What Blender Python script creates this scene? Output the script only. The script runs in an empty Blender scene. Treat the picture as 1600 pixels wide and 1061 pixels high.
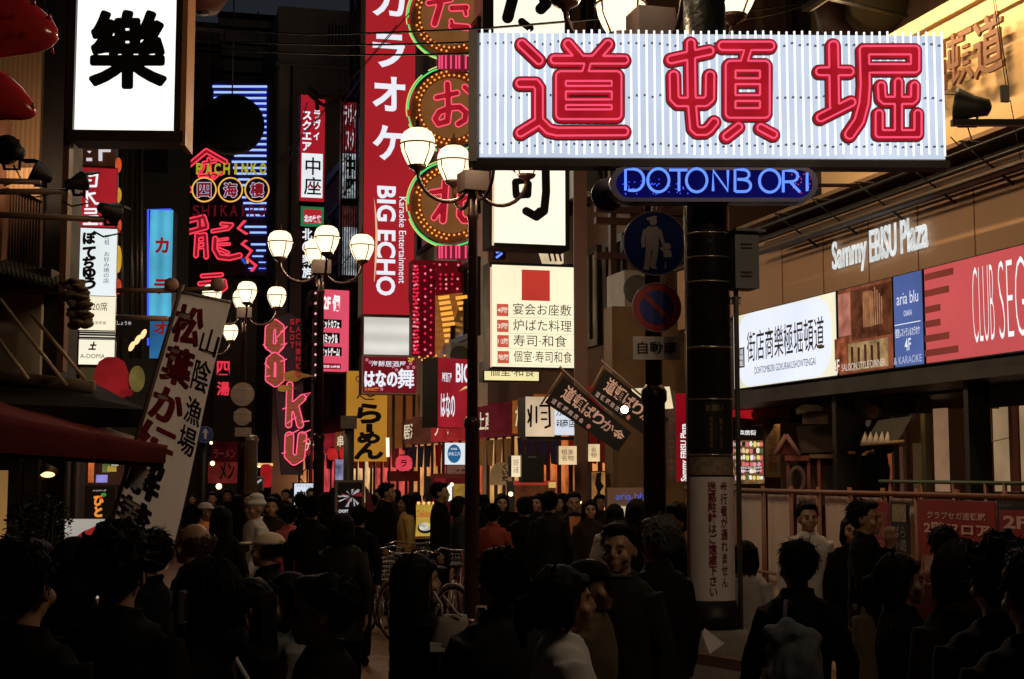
import bpy, math, random
import numpy as np
from mathutils import Vector, Matrix
from mathutils.geometry import tessellate_polygon
random.seed(7)
SC = bpy.context.scene
COL = SC.collection
# ------------------------------------------------------------------ camera
FPX, CXP, CYP, HOR, CAMZ = 2222.22, 800.0, 530.5, 740.0, 1.9
PIT = math.atan((HOR - CYP) / FPX)
cam = bpy.data.cameras.new('camera'); cam.lens = 50; cam.sensor_width = 36
cam.clip_start = 0.1; cam.clip_end = 2000
camo = bpy.data.objects.new('camera', cam); COL.objects.link(camo)
camo.location = (0, 0, CAMZ); camo.rotation_euler = (math.pi / 2 + PIT, 0, 0)
SC.camera = camo
# ------------------------------------------------------------------ world, exposure
W = bpy.data.worlds.new('World'); SC.world = W; W.use_nodes = True
_nt = W.node_tree; _bg = _nt.nodes['Background']
_sky = _nt.nodes.new('ShaderNodeTexSky'); _sky.sky_type = 'NISHITA'; _sky.sun_disc = False
_sky.sun_elevation = math.radians(-3.4); _sky.sun_rotation = math.radians(0)
_nt.links.new(_sky.outputs[0], _bg.inputs[0]); _bg.inputs[1].default_value = 0.12
SC.view_settings.view_transform = 'Standard'; SC.view_settings.look = 'None'
SC.view_settings.exposure = 0; SC.view_settings.gamma = 1
cy = SC.cycles
cy.use_denoising = True; cy.max_bounces = 5; cy.diffuse_bounces = 3; cy.glossy_bounces = 3
cy.transmission_bounces = 3; cy.sample_clamp_indirect = 3.0; cy.sample_clamp_direct = 0
cy.caustics_reflective = False; cy.caustics_refractive = False
try: cy.use_light_tree = True
except Exception: pass

# ------------------------------------------------------------------ pixels of the photo -> rays
def ray(x, y):
    u = (x - CXP) / FPX; v = (CYP - y) / FPX
    return Vector((u, math.cos(PIT) - v * math.sin(PIT), math.sin(PIT) + v * math.cos(PIT)))
def P(x, y, Y):
    d = ray(x, y); t = Y / d.y
    return Vector((d.x * t, Y, CAMZ + d.z * t))
CAM = Vector((0, 0, CAMZ))
ST = Vector((-0.284, 1, 0)).normalized()          # direction of the street
def facR(Y): return 8.33 - .284 * Y
def facL(Y): return -1.5 - .284 * Y

# ------------------------------------------------------------------ materials
def lin(c):
    c = c / 255.0
    return c / 12.92 if c <= 0.04045 else ((c + 0.055) / 1.055) ** 2.4
def L3(rgb): return tuple(lin(c) for c in rgb)
_M = {}
def _new(key):
    m = bpy.data.materials.new(str(key[0]) + '_' + str(len(_M))); m.use_nodes = True
    _M[key] = m; nt = m.node_tree
    for n in list(nt.nodes): nt.nodes.remove(n)
    out = nt.nodes.new('ShaderNodeOutputMaterial')
    return m, nt, out
def em(rgb, s=1.0, sample=False):
    "plain light giving surface, colour as seen, sRGB 0-255"
    key = ('em', tuple(rgb), s, sample)
    if key in _M: return _M[key]
    m, nt, out = _new(key)
    e = nt.nodes.new('ShaderNodeEmission'); e.inputs[0].default_value = (*L3(rgb), 1); e.inputs[1].default_value = s
    nt.links.new(e.outputs[0], out.inputs[0])
    if not sample: m.cycles.emission_sampling = 'NONE'
    return m
def lit(rgb, s=1.0, var=.25, scale=1.2, stripes=0, sample=True):
    "back-lit translucent panel: noise in the emission paints the uneven light of tubes and dirt behind"
    key = ('lit', tuple(rgb), s, var, scale, stripes, sample)
    if key in _M: return _M[key]
    m, nt, out = _new(key)
    N = nt.nodes; K = nt.links
    tc = N.new('ShaderNodeTexCoord')
    no = N.new('ShaderNodeTexNoise'); no.inputs['Scale'].default_value = scale; no.inputs['Detail'].default_value = 4
    K.new(tc.outputs['Object'], no.inputs['Vector'])
    mr = N.new('ShaderNodeMapRange'); mr.inputs[1].default_value = .3; mr.inputs[2].default_value = .7
    mr.inputs[3].default_value = 1 - var; mr.inputs[4].default_value = 1 + var * .4  # emission noise imitates uneven light across the panel
    K.new(no.outputs[0], mr.inputs[0])
    val = mr.outputs[0]
    if stripes:
        wv = N.new('ShaderNodeTexWave'); wv.bands_direction = 'Z' if stripes < 0 else 'X'
        wv.inputs['Scale'].default_value = abs(stripes); wv.inputs['Distortion'].default_value = .4
        K.new(tc.outputs['Object'], wv.inputs['Vector'])
        m2 = N.new('ShaderNodeMapRange'); m2.inputs[3].default_value = .8; m2.inputs[4].default_value = 1.06
        K.new(wv.outputs['Fac'], m2.inputs[0])
        mu = N.new('ShaderNodeMath'); mu.operation = 'MULTIPLY'; K.new(val, mu.inputs[0]); K.new(m2.outputs[0], mu.inputs[1]); val = mu.outputs[0]
    mu = N.new('ShaderNodeMath'); mu.operation = 'MULTIPLY'; mu.inputs[1].default_value = s; K.new(val, mu.inputs[0])
    e = N.new('ShaderNodeEmission'); e.inputs[0].default_value = (*L3(rgb), 1); K.new(mu.outputs[0], e.inputs[1])
    K.new(e.outputs[0], out.inputs[0])
    if not sample: m.cycles.emission_sampling = 'NONE'
    return m
def df(rgb, rough=.6, metal=0.0, var=.35, scale=4.0, bump=.0, kind='noise', rgb2=None, spec=.4, glow=0):
    "ordinary surface with stains; rgb is the base colour in linear 0-1"
    key = ('df', tuple(rgb), rough, metal, var, scale, bump, kind, rgb2, spec)
    if key in _M: return _M[key]
    m, nt, out = _new(key); N = nt.nodes; K = nt.links
    b = N.new('ShaderNodeBsdfPrincipled'); K.new(b.outputs[0], out.inputs[0])
    b.inputs['Roughness'].default_value = rough; b.inputs['Metallic'].default_value = metal
    b.inputs['Specular IOR Level'].default_value = spec
    tc = N.new('ShaderNodeTexCoord')
    no = N.new('ShaderNodeTexNoise'); no.inputs['Scale'].default_value = scale; no.inputs['Detail'].default_value = 6
    K.new(tc.outputs['Object'], no.inputs['Vector'])
    mix = N.new('ShaderNodeMix'); mix.data_type = 'RGBA'
    a = tuple(max(0, c * (1 - var)) for c in rgb); c2 = rgb2 or tuple(min(1, c * (1 + var)) for c in rgb)
    mix.inputs[6].default_value = (*a, 1); mix.inputs[7].default_value = (*c2, 1)
    h = no.outputs[0]
    if kind == 'brick':
        br = N.new('ShaderNodeTexBrick'); br.inputs['Scale'].default_value = scale
        br.inputs['Color1'].default_value = (.35, .35, .35, 1); br.inputs['Color2'].default_value = (.9, .9, .9, 1); br.inputs['Mortar'].default_value = (.02, .02, .02, 1)
        br.inputs['Mortar Size'].default_value = .012
        K.new(tc.outputs['Object'], br.inputs['Vector']); 
        mu = N.new('ShaderNodeMath'); mu.operation = 'MULTIPLY'; K.new(br.outputs[0], mu.inputs[0]); K.new(no.outputs[0], mu.inputs[1]); h = mu.outputs[0]
        no.inputs['Scale'].default_value = 1.3
        mm = N.new('ShaderNodeMath'); mm.operation = 'MULTIPLY'; mm.inputs[1].default_value = 1.6; K.new(h, mm.inputs[0]); h = mm.outputs[0]
    elif kind in ('planksX', 'planksZ', 'planksY'):
        wv = N.new('ShaderNodeTexWave'); wv.wave_profile = 'SAW'; wv.bands_direction = kind[-1]; wv.inputs['Scale'].default_value = scale
        wv.inputs['Distortion'].default_value = .15
        K.new(tc.outputs['Object'], wv.inputs['Vector'])
        mu = N.new('ShaderNodeMath'); mu.operation = 'MULTIPLY'; K.new(wv.outputs['Fac'], mu.inputs[0]); K.new(no.outputs[0], mu.inputs[1]); h = mu.outputs[0]
        no.inputs['Scale'].default_value = 2.5
        mm = N.new('ShaderNodeMath'); mm.operation = 'MULTIPLY'; mm.inputs[1].default_value = 1.7; K.new(h, mm.inputs[0]); h = mm.outputs[0]
    K.new(h, mix.inputs[0]); K.new(mix.outputs[2], b.inputs['Base Color'])
    mr = N.new('ShaderNodeMapRange'); mr.inputs[3].default_value = max(.05, rough - .15); mr.inputs[4].default_value = min(1, rough + .15)
    K.new(no.outputs[0], mr.inputs[0]); K.new(mr.outputs[0], b.inputs['Roughness'])
    if bump:
        bp = N.new('ShaderNodeBump'); bp.inputs['Strength'].default_value = bump; bp.inputs['Distance'].default_value = .02
        K.new(h, bp.inputs['Height']); K.new(bp.outputs[0], b.inputs['Normal'])
    return m
def cloth_mat(rgb, tr=.4):
    "thin cloth that lets part of the light behind it through"
    m, nt, out = _new(('cloth', rgb, tr)); N = nt.nodes; K = nt.links
    a = N.new('ShaderNodeBsdfDiffuse'); b = N.new('ShaderNodeBsdfTranslucent'); mx = N.new('ShaderNodeMixShader'); mx.inputs[0].default_value = tr
    no = N.new('ShaderNodeTexNoise'); no.inputs['Scale'].default_value = 3; tc = N.new('ShaderNodeTexCoord'); K.new(tc.outputs['Object'], no.inputs['Vector'])
    mix = N.new('ShaderNodeMix'); mix.data_type = 'RGBA'; mix.inputs[6].default_value = (*[c * .85 for c in rgb], 1); mix.inputs[7].default_value = (*rgb, 1); K.new(no.outputs[0], mix.inputs[0])
    K.new(mix.outputs[2], a.inputs[0]); K.new(mix.outputs[2], b.inputs[0]); K.new(a.outputs[0], mx.inputs[1]); K.new(b.outputs[0], mx.inputs[2]); K.new(mx.outputs[0], out.inputs[0]); return m
BLACK = df((.008, .008, .008), .55); INK = df((.006, .006, .007), .8, var=.1)
DARKM = df((.015, .012, .011), .5, .3); IRON = df((.022, .016, .013), .45, .2, bump=.1, scale=20)
STEEL = df((.35, .35, .36), .4, .7); GREYP = df((.16, .17, .18), .5, .0)
BROWNW = df((.10, .05, .028), .65, bump=.2, scale=6); WHITEP = df((.75, .72, .68), .6)
REDP = df((.42, .03, .03), .45); DBROWN = df((.035, .018, .012), .7)

# ------------------------------------------------------------------ mesh builder
class MB:
    def __init__(s): s.v = []; s.f = []; s.smooth = []
    def add(s, vs, fs, smooth=False):
        o = len(s.v); s.v += [tuple(p) for p in vs]; s.f += [tuple(i + o for i in f) for f in fs]; s.smooth += [smooth] * len(fs); return s
    def box(s, c, h, U=Vector((1, 0, 0)), V=Vector((0, 0, 1))):
        "centre, half sizes along U, V and their normal"
        N = U.cross(V); c = Vector(c)
        vs = [c + U * (h[0] * a) + V * (h[1] * b) + N * (h[2] * d) for a in (-1, 1) for b in (-1, 1) for d in (-1, 1)]
        return s.add(vs, [(0, 1, 3, 2), (4, 6, 7, 5), (0, 4, 5, 1), (2, 3, 7, 6), (0, 2, 6, 4), (1, 5, 7, 3)])
    def bx(s, x0, x1, y0, y1, z0, z1):
        return s.box(((x0 + x1) / 2, (y0 + y1) / 2, (z0 + z1) / 2), (abs(x1 - x0) / 2, abs(z1 - z0) / 2, abs(y1 - y0) / 2))
    def quad(s, a, b, c, d): return s.add([a, b, c, d], [(0, 1, 2, 3)])
    def tube(s, pts, r, n=8, cap=True, closed=False, rs=None):
        pts = [Vector(p) for p in pts]; m = len(pts)
        if m < 2: return s
        vs = []; prev = None
        for i, p in enumerate(pts):
            if closed: t = pts[(i + 1) % m] - pts[i - 1]
            else: t = pts[min(i + 1, m - 1)] - pts[max(i - 1, 0)]
            if t.length < 1e-9: t = Vector((0, 0, 1))
            t.normalize()
            if prev is None:
                a = Vector((0, 0, 1)) if abs(t.z) < .9 else Vector((1, 0, 0))
                e1 = t.cross(a).normalized()
            else:
                e1 = prev - t * prev.dot(t)
                if e1.length < 1e-6: e1 = t.orthogonal()
                e1.normalize()
            prev = e1; e2 = t.cross(e1); rr = rs[i] if rs else r
            vs += [p + e1 * (rr * math.cos(2 * math.pi * k / n)) + e2 * (rr * math.sin(2 * math.pi * k / n)) for k in range(n)]
        fs = []
        for i in range(m if closed else m - 1):
            j = (i + 1) % m
            fs += [(i * n + k, i * n + (k + 1) % n, j * n + (k + 1) % n, j * n + k) for k in range(n)]
        if cap and not closed: fs += [tuple(range(n - 1, -1, -1)), tuple((m - 1) * n + k for k in range(n))]
        return s.add(vs, fs, True)
    def lathe(s, prof, c=(0, 0, 0), n=20, axis=None):
        "profile of (radius, height); closed by caps when the radius is not zero"
        c = Vector(c); Z = Vector((0, 0, 1)) if axis is None else Vector(axis).normalized()
        X = Z.orthogonal().normalized() if axis is not None else Vector((1, 0, 0)); Y = Z.cross(X)
        vs = []; 
        for r, h in prof: vs += [c + Z * h + X * (r * math.cos(2 * math.pi * k / n)) + Y * (r * math.sin(2 * math.pi * k / n)) for k in range(n)]
        fs = []
        for i in range(len(prof) - 1): fs += [(i * n + k, i * n + (k + 1) % n, (i + 1) * n + (k + 1) % n, (i + 1) * n + k) for k in range(n)]
        fs += [tuple(range(n - 1, -1, -1)), tuple((len(prof) - 1) * n + k for k in range(n))]
        return s.add(vs, fs, True)
    def ell(s, c, r, n=14, m=9, R=None):
        c = Vector(c); vs = []; fs = []
        if not hasattr(r, '__len__'): r = (r, r, r)
        for i in range(1, m):
            th = math.pi * i / m
            for k in range(n):
                ph = 2 * math.pi * k / n
                d = Vector((r[0] * math.sin(th) * math.cos(ph), r[1] * math.sin(th) * math.sin(ph), r[2] * math.cos(th)))
                if R is not None: d = R @ d
                vs.append(c + d)
        e = Vector((0, 0, r[2])); e = R @ e if R is not None else e
        top = len(vs); vs.append(c + e); vs.append(c - e)
        for i in range(m - 2): fs += [(i * n + k, (i + 1) * n + k, (i + 1) * n + (k + 1) % n, i * n + (k + 1) % n) for k in range(n)]
        fs += [(top, k, (k + 1) % n) for k in range(n)]; b = (m - 2) * n
        fs += [(top + 1, b + (k + 1) % n, b + k) for k in range(n)]
        return s.add(vs, fs, True)
    def prism(s, loops, to, n0, n1):
        "2-D outlines (first the outer ones, holes too) filled and given thickness; to(u,v,n) -> world"
        loops = [l for l in loops if len(l) >= 3]
        if not loops: return s
        if len(loops) > 1:                        # fill every outer outline with its own holes only
            def inside(p, l):
                c = False
                for (ax, ay), (bx, by) in zip(l, l[1:] + l[:1]):
                    if (ay > p[1]) != (by > p[1]) and p[0] < (bx - ax) * (p[1] - ay) / (by - ay) + ax: c = not c
                return c
            loops = [[(p[0], p[1]) for p in l] for l in loops]
            dep = [sum(inside(l[0], m) for m in loops if m is not l) for l in loops]
            outer = [i for i, d in enumerate(dep) if d % 2 == 0]
            if len(outer) > 1:
                for i in outer: s.prism([loops[i]] + [l for j, l in enumerate(loops) if dep[j] == dep[i] + 1 and inside(l[0], loops[i])], to, n0, n1)
                return s
        flat = [p for l in loops for p in l]
        tri = tessellate_polygon([[Vector((p[0], p[1], 0)) for p in l] for l in loops])
        s.add([to(p[0], p[1], n1) for p in flat], [tuple(t) for t in tri])
        if abs(n1 - n0) > 1e-6:
            for l in loops:
                m = len(l); vs = [to(p[0], p[1], n0) for p in l] + [to(p[0], p[1], n1) for p in l]
                s.add(vs, [(i, (i + 1) % m, m + (i + 1) % m, m + i) for i in range(m)])
        return s
    def mesh(s, name, off=Vector((0, 0, 0))):
        me = bpy.data.meshes.new(name)
        me.from_pydata([(p[0] - off[0], p[1] - off[1], p[2] - off[2]) for p in s.v], [], s.f)
        me.polygons.foreach_set('use_smooth', s.smooth); me.validate(); me.update(); return me

def wloc(o):
    l = Vector(o.location); q = o.parent
    while q is not None: l = l + Vector(q.location); q = q.parent
    return l
def obj(name, mb, mat, parent=None, at=None, label=None):
    "one mesh object; its vertices were given in world space"
    base = wloc(parent) if parent is not None else Vector((0, 0, 0))
    org = Vector(at) if at is not None else base
    me = mb.mesh(name, org)
    o = bpy.data.objects.new(name, me); COL.objects.link(o)
    if mat is not None: me.materials.append(mat)
    o.parent = parent; o.location = org - base
    if label: o['label'] = label
    return o
def tag(o, label, cat, group=None):
    o['label'] = label; o['category'] = cat
    if group: o['group'] = group
    return o
def thing(name, label, cat, loc, group=None):
    o = bpy.data.objects.new(name, None); COL.objects.link(o); o.location = loc; o.empty_display_size = .1
    return tag(o, label, cat, group)
def one(name, label, cat, mb, mat, at, group=None): return tag(obj(name, mb, mat, None, at), label, cat, group)
def struct(name, mb, mat):
    o = obj(name, mb, mat); o['kind'] = 'structure'; return o
def dup(root, loc, rotz=0, label=None, scale=1, group=None):
    r = root.copy(); COL.objects.link(r); r.location = loc; r.rotation_euler = (0, 0, rotz); r.scale = (scale,) * 3
    if label: r['label'] = label
    if group: r['group'] = group
    for ch in list(root.children):
        c = ch.copy(); COL.objects.link(c); c.parent = r
        for g in ch.children:
            d = g.copy(); COL.objects.link(d); d.parent = c
    return r

# ------------------------------------------------------------------ a plane in the world, read through the photo
class Fr:
    def __init__(s, x, y, Y, slope=.25, U=None, tilt=0):
        s.O = P(x, y, Y); s.U = Vector(U).normalized() if U is not None else Vector((1, slope, 0)).normalized()
        s.V = Vector((0, 0, 1))
        s.N = s.U.cross(s.V).normalized()
        if tilt:                                   # lean the plane back about U
            R = Matrix.Rotation(tilt, 3, s.U); s.V = R @ s.V; s.N = R @ s.N
    def uv(s, x, y):
        d = ray(x, y); t = (s.O - CAM).dot(s.N) / d.dot(s.N); q = CAM + d * t - s.O
        return q.dot(s.U), q.dot(s.V)
    def w(s, u, v, n=0): return s.O + s.U * u + s.V * v + s.N * n
    def px(s, x, y, n=0): u, v = s.uv(x, y); return s.w(u, v, n)
    def box(s, x0, y0, x1, y1, ax=None, ay=None):
        ay = (y0 + y1) / 2 if ay is None else ay; ax = (x0 + x1) / 2 if ax is None else ax
        return s.uv(x0, ay)[0], s.uv(ax, y1)[1], s.uv(x1, ay)[0], s.uv(ax, y0)[1]

# ------------------------------------------------------------------ lettering from the built-in font
_T = {}
def textgeo(body, bold=0.0, line=1.0, shear=0.0):
    key = (body, bold, line, shear)
    if key in _T: return _T[key]
    c = bpy.data.curves.new('t', 'FONT'); c.body = body; c.offset = bold; c.space_line = line; c.align_x = 'CENTER'; c.resolution_u = 3; c.shear = shear
    o = bpy.data.objects.new('t', c); COL.objects.link(o)
    bpy.context.view_layer.update()
    me = bpy.data.meshes.new_from_object(o.evaluated_get(bpy.context.evaluated_depsgraph_get()))
    v = np.array([q.co[:2] for q in me.vertices]) if len(me.vertices) else np.zeros((1, 2))
    f = [tuple(p.vertices) for p in me.polygons]
    bpy.data.objects.remove(o); bpy.data.curves.remove(c); bpy.data.meshes.remove(me)
    lo, hi = v.min(0), v.max(0); d = np.maximum(hi - lo, 1e-6)
    _T[key] = ((v - lo) / d, f); return _T[key]
def add_text(mb, to, body, u0, v0, u1, v1, n, bold=0, line=1.0, shear=0, rot=0, ext=0):
    "fit the text in the box; rot=1 turns it a quarter clockwise; ext raises it"
    v, f = textgeo(body, bold, line, shear)
    def m(p, q):
        if rot == 1: a, b = p[1], 1 - p[0]
        elif rot == -1: a, b = 1 - p[1], p[0]
        else: a, b = p
        return to(u0 + (u1 - u0) * a, v0 + (v1 - v0) * b, q)
    mb.add([m(p, n) for p in v], f)
    if ext:
        cnt = {}
        for t in f:
            for i in range(len(t)):
                a, b = t[i], t[(i + 1) % len(t)]; k = (min(a, b), max(a, b)); cnt[k] = cnt.get(k, 0) + 1
        E = [k for k, c in cnt.items() if c == 1]; o = len(mb.v)
        vs = []; fs = []
        for a, b in E:
            i = len(vs); vs += [m(v[a], n), m(v[b], n), m(v[b], n - ext), m(v[a], n - ext)]; fs.append((i, i + 1, i + 2, i + 3))
        mb.add(vs, fs)

# ------------------------------------------------------------------ outlines of round-ended strokes (distance field + marching squares)
def sdf_loops(strokes, iso=0.0, h=None, step=1):
    allp = np.array([p for st in strokes for p in st[0]], float); R = max(st[1] for st in strokes) + abs(iso) + 1
    lo = allp.min(0) - R - 1; hi = allp.max(0) + R + 1
    if h is None: h = max((hi - lo).max() / 170.0, .1)
    xs = np.arange(lo[0], hi[0] + h, h); ys = np.arange(lo[1], hi[1] + h, h)
    X, Y = np.meshgrid(xs, ys); D = np.full(X.shape, 1e9)
    for pts, r in [(s_[0], s_[1]) for s_ in strokes]:
        if len(pts) == 1: pts = [pts[0], pts[0]]
        for (ax, ay), (bx, by) in zip(pts[:-1], pts[1:]):
            dx, dy = bx - ax, by - ay; L = dx * dx + dy * dy
            t = np.clip(((X - ax) * dx + (Y - ay) * dy) / L, 0, 1) if L > 1e-9 else 0
            D = np.minimum(D, np.hypot(X - ax - t * dx, Y - ay - t * dy) - r)
    return march(D - iso, xs, ys, h)
def march(F, xs, ys, h):
    def ip(ka, kb):
        (i, j), (k, l) = ka, kb; a, b = F[i, j], F[k, l]; t = a / (a - b)
        return (xs[j] + (xs[l] - xs[j]) * t, ys[i] + (ys[k] - ys[i]) * t)
    pos = {}; nxt = {}
    S = F < 0
    cells = np.argwhere((S[:-1, :-1].astype(int) + S[1:, :-1] + S[:-1, 1:] + S[1:, 1:]) % 4 != 0)
    for i, j in cells:
        c = [(i, j), (i, j + 1), (i + 1, j + 1), (i + 1, j)]; s = [S[q] for q in c]
        cr = []
        for k in range(4):
            a, b = c[k], c[(k + 1) % 4]
            if s[k] != s[(k + 1) % 4]:
                key = (min(a, b), max(a, b))
                if key not in pos: pos[key] = ip(*key)
                cr.append((key, s[k]))
        # walking round the cell: leaving the inside at cr with s True
        outs = [q[0] for q in cr if q[1]]; ins = [q[0] for q in cr if not q[1]]
        if len(outs) == 1: nxt.setdefault(outs[0], []).append(ins[0])
        else:
            ks = [q[0] for q in cr]
            for q, fl in enumerate(cr):
                if fl[1]: nxt.setdefault(fl[0], []).append(ks[(q + 1) % 4])
    loops = []
    while nxt:
        st = next(iter(nxt)); cur = st; lp = []
        while cur in nxt:
            lp.append(pos[cur]); l = nxt[cur]; n2 = l.pop()
            if not l: del nxt[cur]
            cur = n2
            if cur == st: break
        if len(lp) > 5: loops.append(simplify(lp, h * .25))
    return [l for l in loops if len(l) >= 3]
def simplify(lp, eps):
    "drop points that lie on the line of their neighbours"
    P_ = np.array(lp); 
    def rdp(a, b, keep):
        st = [(a, b)]
        while st:
            a, b = st.pop()
            if b <= a + 1: continue
            d = P_[b] - P_[a]; L = np.hypot(*d); q = P_[a + 1:b] - P_[a]
            e = np.abs(d[0] * q[:, 1] - d[1] * q[:, 0]) / L if L > 1e-9 else np.hypot(q[:, 0], q[:, 1])
            k = int(e.argmax())
            if e[k] > eps: keep.add(a + 1 + k); st += [(a, a + 1 + k), (a + 1 + k, b)]
    n = len(lp); far = int(np.hypot(*(P_ - P_[0]).T).argmax()); keep = {0, far}
    rdp(0, far, keep); rdp(far, n - 1, keep)
    return [tuple(P_[i]) for i in sorted(keep)]
def dense(pts, d, closed=True):
    out = []; n = len(pts)
    for i in range(n if closed else n - 1):
        a, b = pts[i], pts[(i + 1) % n]; L = math.hypot(b[0] - a[0], b[1] - a[1]); k = max(1, int(L / d))
        out += [(a[0] + (b[0] - a[0]) * q / k, a[1] + (b[1] - a[1]) * q / k) for q in range(k)]
    if not closed: out.append(pts[-1])
    return out

def heavy(body, box, r, line=1.0, iso=0.0, bold=0.0):
    "the glyph of the font swollen by r pixels with round corners: fat brush lettering; outlines in pixels"
    v, f = textgeo(body, bold, line); x0, y0, x1, y1 = box; x0 += r; x1 -= r; y0 += r; y1 -= r
    p = np.stack([x0 + v[:, 0] * (x1 - x0), y1 - v[:, 1] * (y1 - y0)], 1); h = max(x1 - x0, y1 - y0) / 110.0
    xs = np.arange(x0 - 2 * r - 3 * h, x1 + 2 * r + 3 * h, h); ys = np.arange(y0 - 2 * r - 3 * h, y1 + 2 * r + 3 * h, h); X, Y = np.meshgrid(xs, ys)
    ins = np.zeros(X.shape, bool); D = np.full(X.shape, 1e9); cnt = {}
    for t in f:
        q = p[list(t)]; lo = q.min(0); hi = q.max(0)
        j0, j1 = np.searchsorted(xs, [lo[0], hi[0]]); i0, i1 = np.searchsorted(ys, [lo[1], hi[1]])
        if j1 > j0 and i1 > i0:
            a = X[i0:i1, j0:j1]; b = Y[i0:i1, j0:j1]; sg = []
            for k in range(len(q)):
                A, B = q[k], q[(k + 1) % len(q)]; sg.append((B[0] - A[0]) * (b - A[1]) - (B[1] - A[1]) * (a - A[0]))
            sg = np.array(sg); ins[i0:i1, j0:j1] |= (sg >= -1e-9).all(0) | (sg <= 1e-9).all(0)
        for k in range(len(t)):
            e = (min(t[k], t[(k + 1) % len(t)]), max(t[k], t[(k + 1) % len(t)])); cnt[e] = cnt.get(e, 0) + 1
    for (i, j), c in cnt.items():
        if c != 1: continue
        A, B = p[i], p[j]; d = B - A; L = d @ d
        t = np.clip(((X - A[0]) * d[0] + (Y - A[1]) * d[1]) / L, 0, 1) if L > 1e-12 else 0
        D = np.minimum(D, np.hypot(X - A[0] - t * d[0], Y - A[1] - t * d[1]))
    return march(np.where(ins, -D, D) - r - iso, xs, ys, h)
# ------------------------------------------------------------------ signs
class Sign:
    "a box with a lit or painted front; everything on it is given in pixels of the photo and lands on its real plane"
    def __init__(s, name, label, cat, box, Y, panel, slope=.25, U=None, thick=.18, body=DARKM, fw=0, frame=None, group=None, ax=None, ay=None, panel_name='panel', back=True):
        x0, y0, x1, y1 = box
        s.F = Fr((x0 + x1) / 2, (y0 + y1) / 2, Y, slope, U); F = s.F
        u0, v0, u1, v1 = F.box(x0, y0, x1, y1, ax, ay); s.r = (u0, v0, u1, v1)
        s.root = thing(name, label, cat, F.w((u0 + u1) / 2, v0, -thick / 2), group)
        w = fw / FPX * Y
        if back:
            obj('housing', MB().box(F.w((u0 + u1) / 2, (v0 + v1) / 2, -thick / 2), ((u1 - u0) / 2, (v1 - v0) / 2, thick / 2), F.U, F.V), body, s.root)
        s.n = .004
        if panel is not None:
            a = w * .9
            obj(panel_name, MB().quad(F.w(u0 + a, v0 + a, s.n), F.w(u1 - a, v0 + a, s.n), F.w(u1 - a, v1 - a, s.n), F.w(u0 + a, v1 - a, s.n)), panel, s.root)
        if fw:
            m = MB(); d = .03; h = w / 2
            m.box(F.w((u0 + u1) / 2, v0 + h, d / 2), ((u1 - u0) / 2, h, d / 2), F.U, F.V); m.box(F.w((u0 + u1) / 2, v1 - h, d / 2), ((u1 - u0) / 2, h, d / 2), F.U, F.V)
            m.box(F.w(u0 + h, (v0 + v1) / 2, d / 2), (h, (v1 - v0) / 2 - w, d / 2), F.U, F.V); m.box(F.w(u1 - h, (v0 + v1) / 2, d / 2), (h, (v1 - v0) / 2 - w, d / 2), F.U, F.V)
            obj('frame', m, frame or body, s.root)
    def lay(s): s.n += .004; return s.n
    def bx(s, b, ax=None, ay=None): return s.F.box(*b, ax, ay)
    def text(s, body, box, mat, bold=0, line=1.0, name='lettering', rot=0, ext=0, shear=0, ax=None, ay=None, parent=None, label=None):
        n = s.lay(); mb = MB(); u0, v0, u1, v1 = s.bx(box, ax, ay)
        add_text(mb, s.F.w, body, u0, v0, u1, v1, n + ext, bold, line, shear, rot, ext)
        return obj(name, mb, mat, parent or s.root, label=label)
    def rect(s, box, mat, name='patch', th=0, ax=None, ay=None):
        n = s.lay(); u0, v0, u1, v1 = s.bx(box, ax, ay); F = s.F
        if th: mb = MB().box(F.w((u0 + u1) / 2, (v0 + v1) / 2, n + th / 2), ((u1 - u0) / 2, (v1 - v0) / 2, th / 2), F.U, F.V); s.n += th
        else: mb = MB().quad(F.w(u0, v0, n), F.w(u1, v0, n), F.w(u1, v1, n), F.w(u0, v1, n))
        return obj(name, mb, mat, s.root)
    def poly(s, loops, mat, name='mark', th=0, parent=None):
        n = s.lay(); mb = MB(); mb.prism([[s.F.uv(*p) for p in l] for l in loops], s.F.w, n, n + th); s.n += th
        return obj(name, mb, mat, parent or s.root)
    def fat(s, body, box, r, mat, name='lettering', th=0, line=1.0, parent=None): return s.poly(heavy(body, box, r, line), mat, name, th, parent)
    def disc(s, cx, cy_, rx, ry, mat, name='disc', th=0, n=40, rin=0):
        l = [[(cx + rx * math.cos(2 * math.pi * k / n), cy_ + ry * math.sin(2 * math.pi * k / n)) for k in range(n)]]
        if rin: l.append([(cx + rx * rin * math.cos(2 * math.pi * k / n), cy_ + ry * rin * math.sin(2 * math.pi * k / n)) for k in range(n)])
        return s.poly(l, mat, name, th)
    def glyph(s, strokes, mat, iso=0, name='character', th=0, h=None, parent=None):
        return s.poly(sdf_loops(strokes, iso, h), mat, name, th, parent)
    def tubes(s, lines, r, mat, name='neon_tube', closed=False, up=.02, parent=None, n=6):
        mb = MB(); k = s.n + up
        for l in lines: mb.tube([s.F.px(x, y, k) for x, y in l], r, n, True, closed)
        return obj(name, mb, mat, parent or s.root)
def ring_px(cx, cy_, r, ry=None, a0=0, a1=360, n=36):
    ry = ry or r
    return [(cx + r * math.cos(math.radians(a0 + (a1 - a0) * k / n)), cy_ + ry * math.sin(math.radians(a0 + (a1 - a0) * k / n))) for k in range(n + 1)]
# ================================================================== ground
g = MB(); S_ = 260.0
g.quad((-S_, -40, 0), (S_, -40, 0), (S_, 300, 0), (-S_, 300, 0))
struct('ground', g, df((.20, .105, .055), .5, var=.6, scale=2.2, kind='brick', bump=.3))

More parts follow.
